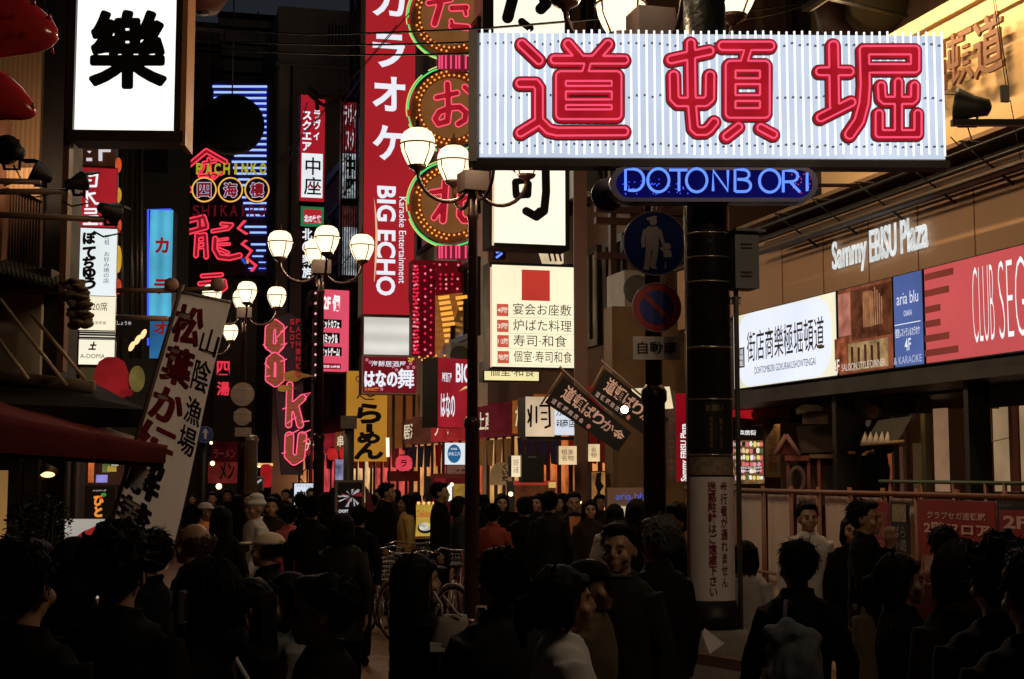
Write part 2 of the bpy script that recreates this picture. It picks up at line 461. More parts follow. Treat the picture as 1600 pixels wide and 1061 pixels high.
# ================================================================== street buildings
def building(label, Y0, Y1, side, h, wall, depth=9, floors=4, bays=2, lit_w=(), set_back=0.0, z0=3.6, win=None, name='street_building', roofm=None):
    f = facR if side > 0 else facL
    a = Vector((f(Y0) + set_back * side, Y0, 0)); b = Vector((f(Y1) + set_back * side, Y1, 0))
    U = (b - a).normalized(); L = (b - a).length; out = Vector((side, .284 * side, 0)).normalized()
    root = thing(name, label, 'building', (a + b) / 2)
    c = (a + b) / 2 + out * (depth / 2) + Vector((0, 0, h / 2))
    obj('wall', MB().box(c, (L / 2 - .02, h / 2, depth / 2), U, Vector((0, 0, 1))), wall, root)
    rf = MB(); rf.box(c + Vector((0, 0, h / 2 + .15)), (L / 2 + .05, .15, depth / 2 + .12), U, Vector((0, 0, 1)))
    obj('roof', rf, roofm or DARKM, root)
    fh = (h - z0 - .8) / floors
    for i in range(floors):
        for j in range(bays):
            p = a + U * (L * (j + .5) / bays) - out * .02 + Vector((0, 0, z0 + fh * (i + .5)))
            w, hh = L / bays * .32, fh * .3
            m = MB()
            for dz in (-hh, hh): m.box(p + Vector((0, 0, dz)), (w + .06, .06, .07), U, Vector((0, 0, 1)))
            for du in (-w, 0, w): m.box(p + U * du, (.04, hh - .06, .06), U, Vector((0, 0, 1)))
            wo = obj('window', m, IRON, root)
            q = p
            obj('pane', MB().quad(q - U * w - Vector((0, 0, hh)), q + U * w - Vector((0, 0, hh)), q + U * w + Vector((0, 0, hh)), q - U * w + Vector((0, 0, hh))),
                lit((255, 210, 150), .10, .5, 2, sample=False) if (i, j) in lit_w else df((.012, .013, .016), .12, var=.3, spec=.6), wo)
    return root
BR1 = df((.16, .085, .05), .7, bump=.2, scale=3); BR2 = df((.10, .06, .04), .75, bump=.2, scale=3)
GR1 = df((.62, .60, .55), .8, bump=.15, scale=3); GR2 = df((.09, .085, .085), .8, bump=.15, scale=2)
building('dark brown building behind the big white calligraphy lightbox', 22.6, 25.0, 1, 15, BR1, floors=4, bays=2, lit_w=((0, 1),))
building('dark narrow building behind the menu lightbox', 25.0, 31.2, 1, 17, BR2, floors=5, bays=2)
building('pale grey building wall beside the tall red karaoke banner', 31.2, 38.8, 1, 22, GR1, floors=6, bays=2, z0=4.5)
building('dark building behind the pink signboard and yellow banner', 38.8, 50, 1, 21, BR2, floors=6, bays=3)
building('dark building at the far right end of the street', 50, 80, 1, 13, GR2, floors=4, bays=5)
building('dark shop building on the left behind the red and white lightboxes', 11.5, 20, -1, 11, BR2, floors=3, bays=2)
building('black building on the left behind the blue karaoke lightbox', 20.3, 32, -1, 18, GR2, floors=5, bays=3)
building('dark building on the far left beyond the lamps', 32.3, 70, -1, 14, BR2, floors=4, bays=8)

def tower(name, label, box, Y, depth, wall, ribs=0, ledges=(), parts=()):
    x0, y0, x1, y1 = box; F = Fr((x0 + x1) / 2, (y0 + y1) / 2, Y, .25)
    u0, v0, u1, v1 = F.box(*box); v0 = -F.O.z
    root = thing(name, label, 'building', F.w((u0 + u1) / 2, v0, -depth / 2))
    obj('wall', MB().box(F.w((u0 + u1) / 2, (v0 + v1) / 2, -depth / 2), ((u1 - u0) / 2, (v1 - v0) / 2, depth / 2), F.U, F.V), wall, root)
    if ribs:
        for k in range(ribs):
            u = u0 + (u1 - u0) * (k + .5) / ribs
            m = MB().box(F.w(u, v1 - (v1 - v0) * .12, .06), ((u1 - u0) / ribs * .25, (v1 - v0) * .115, .06), F.U, F.V)
            obj('rib', m, wall, root)
    for (ya, yb, m_) in ledges:
        a = F.uv(x0, ya)[1]; b = F.uv(x0, yb)[1]
        obj('ledge', MB().box(F.w((u0 + u1) / 2, (a + b) / 2, .15), ((u1 - u0) / 2 + .1, abs(a - b) / 2, .15), F.U, F.V), m_, root)
    for (n_, b, m_, th) in parts:
        a0, c0, a1, c1 = F.box(*b)
        obj(n_, MB().box(F.w((a0 + a1) / 2, (c0 + c1) / 2, th / 2), ((a1 - a0) / 2, (c1 - c0) / 2, th / 2), F.U, F.V), m_, root)
    return root
CONC = df((.62, .60, .61), .8, bump=.2, scale=.6); CONC2 = df((.55, .53, .55), .8, bump=.2, scale=.5)
CORR = df((.10, .10, .105), .5, .2)
WIN = df((.01, .01, .013), .15)
tower('tall_building', 'grey building with ribbed metal top storey behind the thin red and white signs', (430, 14, 568, 700), 62, 14, CONC2, ribs=26,
      ledges=((100, 104, CONC),), parts=(('pilaster', (431, 104, 447, 600), CONC, .5), ('downpipe', (451, 104, 453, 600), DARKM, .3), ('window', (512, 40, 545, 70), WIN, .06), ('window', (468, 150, 500, 300), WIN, .06)))
tower('tall_building', 'pale balcony building with thin horizontal rails above the blue neon panel', (336, 20, 424, 700), 72, 14, CONC,
      ledges=((20, 27, DARKM), (42, 45, DARKM), (66, 68, DARKM), (88, 91, DARKM), (112, 115, DARKM)), parts=(('drainpipe', (349, 27, 351, 126), STEEL, .3), ('drainpipe', (401, 20, 403, 126), STEEL, .3)))
tower('tall_building', 'black tower block standing behind the red dragon neon', (290, 34, 338, 700), 66, 14, df((.16, .16, .17), .8), ledges=((44, 50, CONC2), (70, 80, DARKM)),
      parts=(('drainpipe', (325, 40, 327, 160), STEEL, .3), ('window', (296, 100, 312, 140), WIN, .1), ('window', (296, 170, 312, 230), WIN, .1)))
tower('dark_building', 'dark unlit building between the left shop signs and the blue lightbox', (182, -60, 296, 760), 40, 10, df((.018, .018, .02), .6),
      parts=(('window', (225, 225, 262, 270), WIN, .06), ('window', (225, 60, 262, 130), WIN, .06)))

# ------------------------------------------------------------------ building with the illuminated billboards, right
def yR(px, off=0.0): return (8.33 - off / .962) * FPX / (px - 169)
FR = Fr(1300, 550, yR(1300), U=-ST)
def FRoff(off): return Fr(1300, 550, yR(1300, off), U=-ST)
plaza = thing('commercial_building', 'brown building with illuminated billboards and a fenced shop front', 'building', FR.w(0, -FR.O.z, -1))
def slab(F, xa, xb, ya, yb, ref, n0, n1, name, mat, parent):
    "a long box on the facade: from xa to xb, top and bottom read at the column ref"
    u0 = F.uv(xa, 600)[0]; u1 = F.uv(xb, 600)[0]; v1 = F.uv(ref, ya)[1]; v0 = F.uv(ref, yb)[1]
    return obj(name, MB().box(F.w((u0 + u1) / 2, (v0 + v1) / 2, (n0 + n1) / 2), (abs(u1 - u0) / 2, abs(v1 - v0) / 2, abs(n1 - n0) / 2), F.U, F.V), mat, parent)
WOODF = df((.50, .30, .175), .6, var=.18, scale=1.4, bump=.04)
slab(FR, 1060, 1900, 390, 491.5, 1158, -.5, 0, 'fascia', WOODF, plaza)
slab(FR, 1060, 1900, 384, 389.5, 1158, -.6, .06, 'coping', DBROWN, plaza)
slab(FR, 1060, 1900, 612, 632, 1158, -.8, .02, 'soffit_beam', DARKM, plaza)
slab(FR, 1060, 1900, 492, 612, 1158, -.6, -.12, 'billboard_backing', DARKM, plaza)
# panel seams on the wooden fascia
for x in (1225, 1290, 1362, 1440, 1530):
    slab(FR, x, x + 1.0, 391, 491, 1158, 0, .006, 'fascia_seam', df((.22, .11, .06), .6), plaza)
# back wall of the shop front
slab(FR, 1095, 1900, 630, 905, 1158, -3.2, -3.0, 'shop_wall', df((.12, .05, .03), .8), plaza)
slab(FR, 1095, 1900, 632, 636, 1158, -3.0, -.8, 'shop_ceiling', DARKM, plaza)
for xa, xb in ((1281, 1287), (1484, 1491)):
    slab(FR, xa, xb, 632, 905, 1158, -.40, -.15, 'column', BLACK, plaza)
# glazed doors, pale blinds behind
FD = FRoff(-1.5)
doorF = ((1442, 1483, 622, 790), (1545, 1553, 600, 790), (1560, 1585, 600, 790), (1592, 1640, 600, 790))
PALE = lit((168, 138, 102), .72, .35, 1.6, sample=False)
def fpanel(F, x0, y0, x1, y1, n0, n1, name, mat, parent, ax=None, ay=None):
    a0, c0, a1, c1 = F.box(x0, y0, x1, y1, ax, ay)
    return obj(name, MB().box(F.w((a0 + a1) / 2, (c0 + c1) / 2, (n0 + n1) / 2), ((a1 - a0) / 2, (c1 - c0) / 2, abs(n1 - n0) / 2), F.U, F.V), mat, parent)
for x0, y0, x1, y1, m_ in ((1463, 638, 1483, 768, lit((160, 122, 92), .65, .4, 1.5, sample=False)), (1521, 632, 1525, 768, lit((170, 145, 120), .6, .2, sample=False)),
                       (1534, 632, 1545, 768, lit((120, 96, 66), .5, .3, sample=False)), (1556, 626, 1590, 768, PALE), (1598, 630, 1660, 768, PALE),
                       (1381, 696, 1404, 768, lit((160, 78, 42), .55, .2, sample=False)), (1409, 698, 1421, 768, lit((105, 66, 48), .45, .2, sample=False)),
                       (1430, 692, 1452, 768, lit((92, 66, 44), .45, .2, sample=False)), (1362, 708, 1372, 768, lit((70, 58, 38), .4, .2, sample=False)),
                       (1434, 610, 1447, 645, lit((110, 56, 40), .5, .2, sample=False))):
    d = fpanel(FD, x0, y0, x1, y1, 0, .03, 'door_pane', m_, plaza)
for x, w, c in ((1454, 7, (.07, .055, .02)), (1528, 4, (.16, .03, .02)), (1531, 3, (.03, .10, .02)), (1547, 7, (.10, .05, .02)), (1592, 6, (.09, .02, .015)), (1424, 5, (.05, .02, .02)), (1406, 4, (.03, .012, .012))):
    fpanel(FD, x - w / 2, 615, x + w / 2, 768, .03, .10, 'door_post', df(c, .5), plaza)
fpanel(FD, 1520, 600, 1660, 626, 0, .12, 'transom', df((.13, .03, .02), .6), plaza)
# yellow tape cross on the blind
tp = MB(); tp.tube([FD.px(1553, 640, .05), FD.px(1556, 690, .05), FD.px(1589, 683, .05)], .006, 5)
obj('door_tape', tp, df((.5, .36, .05), .5), plaza)
# upper fascia, warm stone, nearer to the street
FU = FRoff(.35)
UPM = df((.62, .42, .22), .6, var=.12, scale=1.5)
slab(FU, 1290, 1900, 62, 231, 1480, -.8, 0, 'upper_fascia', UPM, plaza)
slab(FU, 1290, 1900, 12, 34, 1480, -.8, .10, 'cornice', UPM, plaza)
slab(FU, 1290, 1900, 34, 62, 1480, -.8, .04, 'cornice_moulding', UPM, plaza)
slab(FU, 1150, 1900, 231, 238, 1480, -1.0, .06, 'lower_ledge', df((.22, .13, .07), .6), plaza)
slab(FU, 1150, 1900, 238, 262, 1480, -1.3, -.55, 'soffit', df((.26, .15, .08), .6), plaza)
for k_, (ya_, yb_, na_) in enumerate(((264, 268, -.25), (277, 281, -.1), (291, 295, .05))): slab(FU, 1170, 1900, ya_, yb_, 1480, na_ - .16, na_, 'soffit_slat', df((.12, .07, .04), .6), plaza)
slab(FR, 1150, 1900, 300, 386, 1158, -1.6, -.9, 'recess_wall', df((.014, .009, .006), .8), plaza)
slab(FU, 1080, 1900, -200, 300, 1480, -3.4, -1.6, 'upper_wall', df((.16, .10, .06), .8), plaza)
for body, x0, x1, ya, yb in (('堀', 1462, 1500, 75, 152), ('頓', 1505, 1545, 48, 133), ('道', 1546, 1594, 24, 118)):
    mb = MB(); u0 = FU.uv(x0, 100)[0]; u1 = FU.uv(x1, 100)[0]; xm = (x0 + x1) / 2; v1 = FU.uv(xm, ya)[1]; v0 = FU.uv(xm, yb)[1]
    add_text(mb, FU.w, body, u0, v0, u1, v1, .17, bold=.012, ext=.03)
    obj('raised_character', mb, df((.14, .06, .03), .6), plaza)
# steel under the ledge
rod = MB()
for y, n_ in ((262, .25), (272, .0), (288, -.25), (300, .1)):
    v = FU.uv(1480, y)[1]; ua = FU.uv(1190, 300)[0]; ub = FU.uv(1750, 300)[0]
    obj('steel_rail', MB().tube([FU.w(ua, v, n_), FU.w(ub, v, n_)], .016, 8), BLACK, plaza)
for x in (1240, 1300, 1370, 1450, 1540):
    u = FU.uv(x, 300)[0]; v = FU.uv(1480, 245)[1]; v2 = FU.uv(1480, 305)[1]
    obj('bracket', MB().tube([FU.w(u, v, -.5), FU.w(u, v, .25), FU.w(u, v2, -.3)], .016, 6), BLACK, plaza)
pillar = MB(); FP_ = Fr(1010, 620, 21.5, .25); a0, c0, a1, c1 = FP_.box(957, 480, 1072, 760)
one('wall_pier', 'plain brown wall pier behind the road signs', 'pier', MB().box(FP_.w((a0 + a1) / 2, (c1 - FP_.O.z) / 2, -.2), ((a1 - a0) / 2, (c1 + FP_.O.z) / 2, .2), FP_.U, FP_.V), df((.24, .15, .075), .7), FP_.w((a0 + a1) / 2, -FP_.O.z, -.2))
FP2 = Fr(1010, 400, 22.5, .25); a0, c0, a1, c1 = FP2.box(930, 260, 1100, 480)
# dark steel frames over the pier
fr = thing('steel_frame', 'dark reddish steel frame above the brown wall pier', 'frame', FP2.w(0, -FP2.O.z, 0))
for y in (330, 348, 402): obj('beam', MB().box(FP2.w((a0 + a1) / 2, FP2.uv(1010, y)[1], 0), ((a1 - a0) / 2, .05, .06), FP2.U, FP2.V), df((.10, .04, .03), .5), fr)
for x in (962, 1050, 1085): obj('upright', MB().box(FP2.w(FP2.uv(x, 400)[0], (c1 - FP2.O.z) / 2, -.16), (.05, (c1 + FP2.O.z) / 2, .06), FP2.U, FP2.V), df((.08, .035, .025), .5), fr)
# dark decorated facade over the big sign (top right of the frame)
dec = thing('theatre_facade', 'dim olive and brown facade with a carved pier above the large white neon signboard', 'building', P(1250, 1000, 24))
FT = Fr(1240, 20, 22, .25)
for n_, b, m_, th in (('wall', (1180, -60, 1290, 120), df((.10, .055, .03), .8), .3), ('carved_pier', (1246, -60, 1298, 120), df((.35, .27, .16), .8, bump=.6, scale=9), .7), ('pilaster', (1202, -60, 1212, 120), DBROWN, .6), ('pilaster', (1222, -60, 1234, 120), DBROWN, .6)):
    a0, c0, a1, c1 = FT.box(*b); obj(n_, MB().box(FT.w((a0 + a1) / 2, (c0 + c1) / 2, th / 2), ((a1 - a0) / 2, (c1 - c0) / 2, th / 2), FT.U, FT.V), m_, dec)
bl = MB(); c = P(1362, 0, 17.2)
bl.lathe([(.02, -.42), (.22, -.40), (.42, -.28), (.5, 0), (.42, .3), (.25, .42)], c, 24)
one('round_ornament', 'large olive rounded ornament hanging under the dark eaves at the top', 'ornament', bl, df((.16, .12, .05), .6, bump=.3), c)
ba = MB(); ba.tube([P(1290, -20, 17), P(1300, 40, 17), P(1330, 62, 17), P(1352, 70, 17)], .14, 10, rs=[.2, .17, .1, .04])
one('curved_ornament', 'dark curved horn shaped ornament beside the olive rounded one', 'ornament', ba, df((.07, .03, .02), .5), P(1300, 40, 17))

# ------------------------------------------------------------------ fence with white sheets
FF = FRoff(1.3)
fence = thing('fence', 'white sheeted construction fence with orange posts before the shop', 'fence', FF.w(0, -FF.O.z, 0))
fx = [1078, 1152, 1196, 1240, 1283, 1332, 1384, 1437, 1500, 1575, 1660]
vt = -.178; vb = -1.86
SHEET = cloth_mat((.90, .76, .66), .45); ORNG = df((.17, .065, .035), .55, bump=.2, scale=20)
zt = CAMZ + vt - FF.O.z; zb = .03 - FF.O.z
for i, (xa, xb) in enumerate(zip(fx[:-1], fx[1:])):
    u0 = FF.uv(xa, 765)[0] + .03; u1 = FF.uv(xb, 765)[0] - .03
    nseg = 8; vs = []; fs = []
    for k in range(nseg + 1):
        u = u0 + (u1 - u0) * k / nseg; n_ = -.02 + .02 * math.sin(k * 2.3 + i)
        vs += [FF.w(u, zb, n_), FF.w(u, zt - .04, n_ * .4 - .01)]
    fs = [(2 * k, 2 * k + 2, 2 * k + 3, 2 * k + 1) for k in range(nseg)]
    obj('sheet', MB().add(vs, fs, True), SHEET, fence)
for x in fx:
    u = FF.uv(x, 765)[0]; obj('post', MB().tube([FF.w(u, zb, .03), FF.w(u, zt + .05, .03)], .022, 8), ORNG, fence)
obj('top_rail', MB().tube([FF.w(FF.uv(fx[0], 765)[0], zt, .06), FF.w(FF.uv(fx[-1], 765)[0], zt, .06)], .022, 8), ORNG, fence)
obj('middle_rail', MB().tube([FF.w(FF.uv(fx[0], 765)[0], zt - .85, .06), FF.w(FF.uv(fx[-1], 765)[0], zt - .85, .06)], .018, 8), ORNG, fence)
# pipe barrier of the terrace behind it
bar = thing('pipe_barrier', 'dark green pipe barrier behind the top of the white fence', 'barrier', FR.w(0, -FR.O.z, .5))
FB = FRoff(.5)
obj('rail', MB().tube([FB.px(1375, 752), FB.px(1700, 757)], .018, 8), df((.04, .06, .03), .5), bar)
for x in (1392, 1440, 1490, 1540, 1570):
    u = FB.uv(x, 755)[0]; obj('leg', MB().tube([FB.w(u, FB.uv(x, 755)[1], 0), FB.w(u, -FB.O.z, 0)], .02, 8), df((.12, .03, .02), .5), bar)

# ------------------------------------------------------------------ left restaurant
TAN = df((.52, .34, .19), .6, var=.3, scale=9, kind='planksX', bump=.4)
LR = thing('restaurant_building', 'timber fronted restaurant at the near left with lattice window and tiled eaves', 'building', P(20, 1000, 9.6))
def lbox(x0, y0, x1, y1, Y, th, name, mat, slope=0.0):
    F = Fr((x0 + x1) / 2, (y0 + y1) / 2, Y, slope); a0, c0, a1, c1 = F.box(x0, y0, x1, y1)
    return obj(name, MB().box(F.w((a0 + a1) / 2, (c0 + c1) / 2, -th / 2), ((a1 - a0) / 2, (c1 - c0) / 2, th / 2), F.U, F.V), mat, LR)
lbox(-160, 20, 64, 315, 9.9, .2, 'plank_wall', TAN)
lbox(-160, 430, 64, 585, 9.7, .2, 'plaster_wall', df((.55, .45, .34), .8, var=.12))
lbox(64, -60, 101, 600, 9.75, .4, 'column', df((.012, .010, .010), .6))
lbox(97.5, -60, 107.5, 580, 9.2, .09, 'post', df((.20, .095, .05), .5))
lbox(-30, 186, 5, 440, 9.55, .12, 'corner_post', df((.22, .11, .07), .6))
lbox(5, 285, 66, 425, 9.72, .05, 'lattice_backing', BLACK)
for k in range(13): lbox(7 + k * 4.6, 286, 8.6 + k * 4.6, 424, 9.66, .04, 'lattice_slat', df((.13, .08, .05), .6))
dg = MB(); FG = Fr(30, 280, 9.6, 0)
dg.prism([[FG.uv(*p) for p in ((0, 262), (62, 262), (62, 312), (4, 290))]], FG.w, -.05, 0)
obj('gable_board', dg, TAN, LR)
# tiles of the small eave
el = MB()
for k in range(22): el.tube([P(-40 + k * 7, 393 + k * 1.9, 9.7), P(-36 + k * 7, 418 + k * 1.9, 9.25)], .02, 8)
obj('eave_tiling', el, df((.05, .05, .045), .6), LR)
lbox(-160, 420, 80, 452, 9.45, .4, 'eave_board', df((.10, .07, .05), .7))
lo = MB(); lo.quad(P(-60, 575, 9.9), P(150, 600, 9.9), P(228, 640, 8.9), P(-60, 628, 8.9)); lo.quad(P(-60, 628, 8.9), P(228, 640, 8.9), P(226, 668, 8.9), P(-60, 668, 8.9)); lo.quad(P(228, 640, 8.9), P(150, 600, 9.9), P(150, 640, 9.9), P(226, 668, 8.9))
obj('lower_roof', lo, df((.014, .013, .012), .55, bump=.5, scale=12), LR)
obj('roof_ridge', MB().tube([P(-60, 584, 9.4), P(100, 601, 9.4), P(147, 606, 9.4)], .05, 8), df((.10, .07, .045), .7), LR)
lbox(-200, 640, -30, 1100, 10.2, 1.0, 'side_wall', df((.05, .03, .02), .8))
lbox(-30, 660, 118, 1000, 10.4, .2, 'shop_front', df((.018, .014, .012), .5))
lbox(-10, 735, 7, 860, 10.1, .05, 'lit_door', lit((190, 140, 80), .5, .3, sample=False))
for x in (24, 52, 98, 112): lbox(x, 700, x + 4, 1000, 10.15, .08, 'door_frame', df((.07, .06, .055), .4, .3))
# red awning
aw = thing('awning', 'dark red fabric awning with rounded end over the near left shop front', 'awning', P(100, 1000, 8.4))
A_, B_, C_, D_ = P(-60, 602, 9.3), P(218, 684, 9.1), P(-60, 640, 7.5), P(263, 696, 7.7)
vs = []; fs = []; nx = 16
for i in range(nx + 1):
    t = i / nx; a = A_.lerp(B_, t); d = C_.lerp(D_, t); sag = .02 * math.sin(t * 22)
    d2 = P(-60 + 320 * t, 704 + 20 * t, 7.5 + .2 * t)
    vs += [a, a.lerp(d, .5) - Vector((0, 0, .04 + sag * .3)), d, d.lerp(d2, .25) + Vector((0, -.03, 0)), d2 + Vector((0, -.02 + sag * .5, 0))]
fs = [(5 * i + k, 5 * i + 5 + k, 5 * i + 6 + k, 5 * i + 1 + k) for i in range(nx) for k in range(4)]
AWR = df((.15, .012, .014), .7, bump=.2, scale=14)
obj('canopy', MB().add(vs, fs, True), AWR, aw)
e5 = vs[-5:]; obj('end_flap', MB().add([e5[0], e5[1], e5[2], e5[3], e5[4], P(222, 718, 9.1)], [(0, 1, 2, 3, 4, 5)]), AWR, aw)
obj('front_bar', MB().tube([P(-60, 706, 7.52), P(256, 727, 7.72)], .015, 6), DARKM, aw)
for a, b in (((0, 468), (104, 602)), ((-10, 520), (44, 592)), ((50, 492), (132, 592))):
    obj('stay_rod', MB().tube([P(*a, 9.0), P(*b, 8.8)], .012, 6), df((.45, .33, .2), .5), aw)

# tube lights added under the shop ceiling to brighten the fence; valances hide them
for i, px in enumerate((1215, 1400, 1600)):
    F = FRoff(-.9); a = F.w(F.uv(px, 640)[0], 2.72 - F.O.z, 0)
    t = thing('added_tube_lamp', f'tube lamp under the shop ceiling behind the billboard row, {["farthest", "middle", "nearest"][i]} of three', 'lamp', a)
    obj('housing', MB().box(a + Vector((0, 0, .035)), (.55, .02, .06), F.U, F.V), DARKM, t); obj('tube', MB().tube([a - F.U * .5, a + F.U * .5], .016, 8), em((255, 214, 160), 42, sample=True), t); obj('valance', MB().box(a + F.N * .10 - Vector((0, 0, .04)), (.60, .10, .012), F.U, F.V), DARKM, t); [obj('end_plate', MB().box(a + F.U * (.57 * q_) - Vector((0, 0, .04)), (.012, .10, .10), F.U, F.V), DARKM, t) for q_ in (-1, 1)]

# ------------------------------------------------------------------ shop fronts along the street, one after another
def shopfront(i, Y0, Y1, glow, s, head, txt, label):
    a = Vector((facR(Y0), Y0, 0)); b = Vector((facR(Y1), Y1, 0)); U = (a - b).normalized(); N = Vector((-1, -.284, 0)).normalized(); L = (a - b).length; V = Vector((0, 0, 1)); c = (a + b) / 2
    t = thing('small_shop', label, 'shop', c); rnd = random.Random(i * 7 + 1)
    w = lambda u, v, n=0: c + U * u + V * v + N * n
    obj('glazing', MB().box(w(0, 1.35, .04), (L / 2 - .05, 1.30, .02), U, V), lit(glow, s * 1.7, .75, 1.7), t)
    for k in range(5): obj('mullion', MB().box(w(-L / 2 + .06 + (L - .12) * k / 4, 1.35, .09), (.035, 1.32, .03), U, V), DBROWN, t)
    obj('sill', MB().box(w(0, .25, .10), (L / 2 - .04, .22, .05), U, V), df((.07, .035, .02), .6), t)
    obj('header_board', MB().box(w(0, 3.0, .22), (L / 2 - .05, .32, .18), U, V), lit(head, .9, .4, 2, sample=False), t)
    mb = MB(); add_text(mb, lambda u, v, n: w(u, v, n), txt, -L * .4, 2.80, L * .4, 3.2, .405, .02); obj('lettering', mb, lit((250, 225, 190), .8, .3, 5, sample=False), t)
    obj('header_end', MB().box(w(L / 2 - .02, 3.0, .42), (.02, .30, .36), U, V), lit(head, .75, .4, 3, sample=False), t)
    # short curtain, goods shelf and price cards facing up the street
    for k in range(4): 
        q = MB(); u = -L / 2 + L * (k + .5) / 4; q.add([w(u - L * .11, 2.60, .30), w(u + L * .11, 2.60, .30), w(u + L * .11 + .02, 2.05, .34), w(u - L * .11, 2.08, .27)], [(0, 1, 2, 3)]); obj('curtain', q, cloth_mat(((.30, .04, .04), (.04, .05, .16), (.40, .30, .18))[i % 3], .4), t)
    obj('display_shelf', MB().box(w(0, .75, .5), (L / 2 - .2, .04, .28), U, V), df((.14, .07, .035), .6), t)
    for k in range(9):
        u = -L / 2 + .3 + (L - .6) * k / 8; h = rnd.uniform(.10, .26); obj('goods', MB().box(w(u, .79 + h / 2, .5), (rnd.uniform(.07, .13), h / 2, .14), U, V), df(rnd.choice([(.5, .08, .06), (.55, .42, .12), (.5, .45, .4), (.1, .2, .1), (.35, .1, .25)]), .6), t)
    return t
SF = [((22.8, 24.9), (236, 150, 82), .50, (120, 30, 26), '名物うどん'), ((25.3, 28.0), (225, 120, 62), .50, (150, 84, 34), 'たこやき'), ((28.3, 30.9), (240, 176, 104), .45, (90, 26, 30), '土産処'), ((31.6, 35.0), (220, 96, 60), .5, (158, 40, 40), 'ラーメン'),
      ((35.3, 38.5), (236, 160, 92), .5, (84, 44, 30), '居酒屋'), ((39.2, 44.0), (226, 90, 80), .5, (150, 30, 46), 'お好み焼'), ((44.4, 49.6), (240, 190, 130), .5, (110, 60, 30), '串かつ'), ((50.5, 58), (226, 80, 84), .5, (140, 30, 40), 'ゲーム'), ((58.5, 68), (230, 150, 90), .5, (120, 40, 40), 'かに料理')]
NM = ['first', 'second', 'third', 'fourth', 'fifth', 'sixth', 'seventh', 'eighth', 'ninth']
for i, ((y0, y1), g_, s_, hd, tx) in enumerate(SF): shopfront(i, y0, y1, g_, s_, hd, tx, f'warm lit shop front with curtains and lettered header, {NM[i]} counted down the street')
# red paper lanterns hung before them
lp_ = None; k = 0; RLAN = lit((206, 42, 40), .8, .35, 5)
for Y in (40.6, 42.6, 45.5, 48.0, 52, 56):
    p = Vector((facR(Y) - .75, Y, 2.55))
    if lp_ is None:
        lp_ = thing('paper_lantern', 'red', 'lantern', (0, 0, 0), 'red paper lanterns along the shop fronts')
        obj('body', MB().lathe([(.06, -.20), (.13, -.16), (.165, -.05), (.165, .05), (.13, .16), (.06, .20)], n=16), RLAN, lp_); obj('cap', MB().lathe([(.07, .20), (.07, .235)], n=12), BLACK, lp_); obj('foot', MB().lathe([(.07, -.235), (.07, -.20)], n=12), BLACK, lp_); obj('cord', MB().tube([(0, 0, .23), (0, 0, .6)], .008, 5), BLACK, lp_)
        q = lp_; q.location = p
    else: q = dup(lp_, p)
    q['label'] = 'small red paper lantern hanging in the row before the warm lit shop fronts'
# air conditioners on the dark walls
ac = None
for i, (Y, z) in enumerate(((22.0, 4.4), (24.2, 6.6), (26.5, 4.6), (29.5, 5.6), (33.0, 4.3), (36.5, 5.3), (41, 4.6), (44, 6.4), (47, 8.2), (52, 6.0), (56, 8.5))):
    p = Vector((facR(Y) - .28, Y, z))
    if ac is None:
        ac = thing('air_conditioner', 'grey air conditioner box on wall brackets high above the shop fronts', 'air conditioner', (0, 0, 0), 'air conditioner boxes on the dark walls')
        obj('case', MB().box((0, 0, .3), (.20, .30, .40)), df((.40, .39, .37), .6), ac); obj('fan_grille', MB().lathe([(.22, 0), (.23, .015), (.20, .02)], (0, -.41, .3), 20, axis=(0, -1, 0)), df((.10, .10, .10), .5), ac)
        for s in (-.25, .25): obj('bracket', MB().box((.06, s, -.03), (.26, .03, .02)), IRON, ac)
        ac.location = p; ac.rotation_euler = (0, 0, .277)
    else: dup(ac, p, .277)
# ================================================================== the big neon signboard
NEON = em((248, 84, 116), 1.1); REDF = lit((182, 26, 40), .95, .3, 5, sample=False); EDGE = df((.07, .012, .02), .5)
YS = 8.4
S = Sign('neon_signboard', 'large white tube lit signboard with three huge red neon characters on the black pole', 'signboard', (744, 54, 1474, 250), YS, None, slope=.022, thick=.16, body=df((.30, .30, .31), .5, .3), ax=1105)
F = S.F; u0, v0, u1, v1 = S.r
obj('back_panel', MB().quad(F.w(u0 + .02, v0 + .01, .004), F.w(u1, v0 + .01, .004), F.w(u1, v1, .004), F.w(u0 + .02, v1, .004)), lit((206, 218, 238), 1.02, .2, 1.6), S.root)
N_ = 60
tubem = em((250, 253, 255), 1.25, sample=True)
a0, c0, a1, c1 = F.box(732, 50, 745.5, 254, ax=740)
obj('end_cap', MB().box(F.w((a0 + a1) / 2, (c0 + c1) / 2, -.05), ((a1 - a0) / 2, (c1 - c0) / 2, .1), F.U, F.V), df((.36, .34, .36), .5, .3), S.root)
base = None
for k in range(N_):
    u = u0 + .035 + (u1 - u0 - .05) * k / (N_ - 1)
    mb = MB(); j = .006 * math.sin(k * 5.1)
    mb.tube([F.w(u, v0 + .025 + j, .045), F.w(u, v1 + .009 + j * .5, .045)], .0064, 8)
    obj('fluorescent_tube', mb, tubem, S.root)
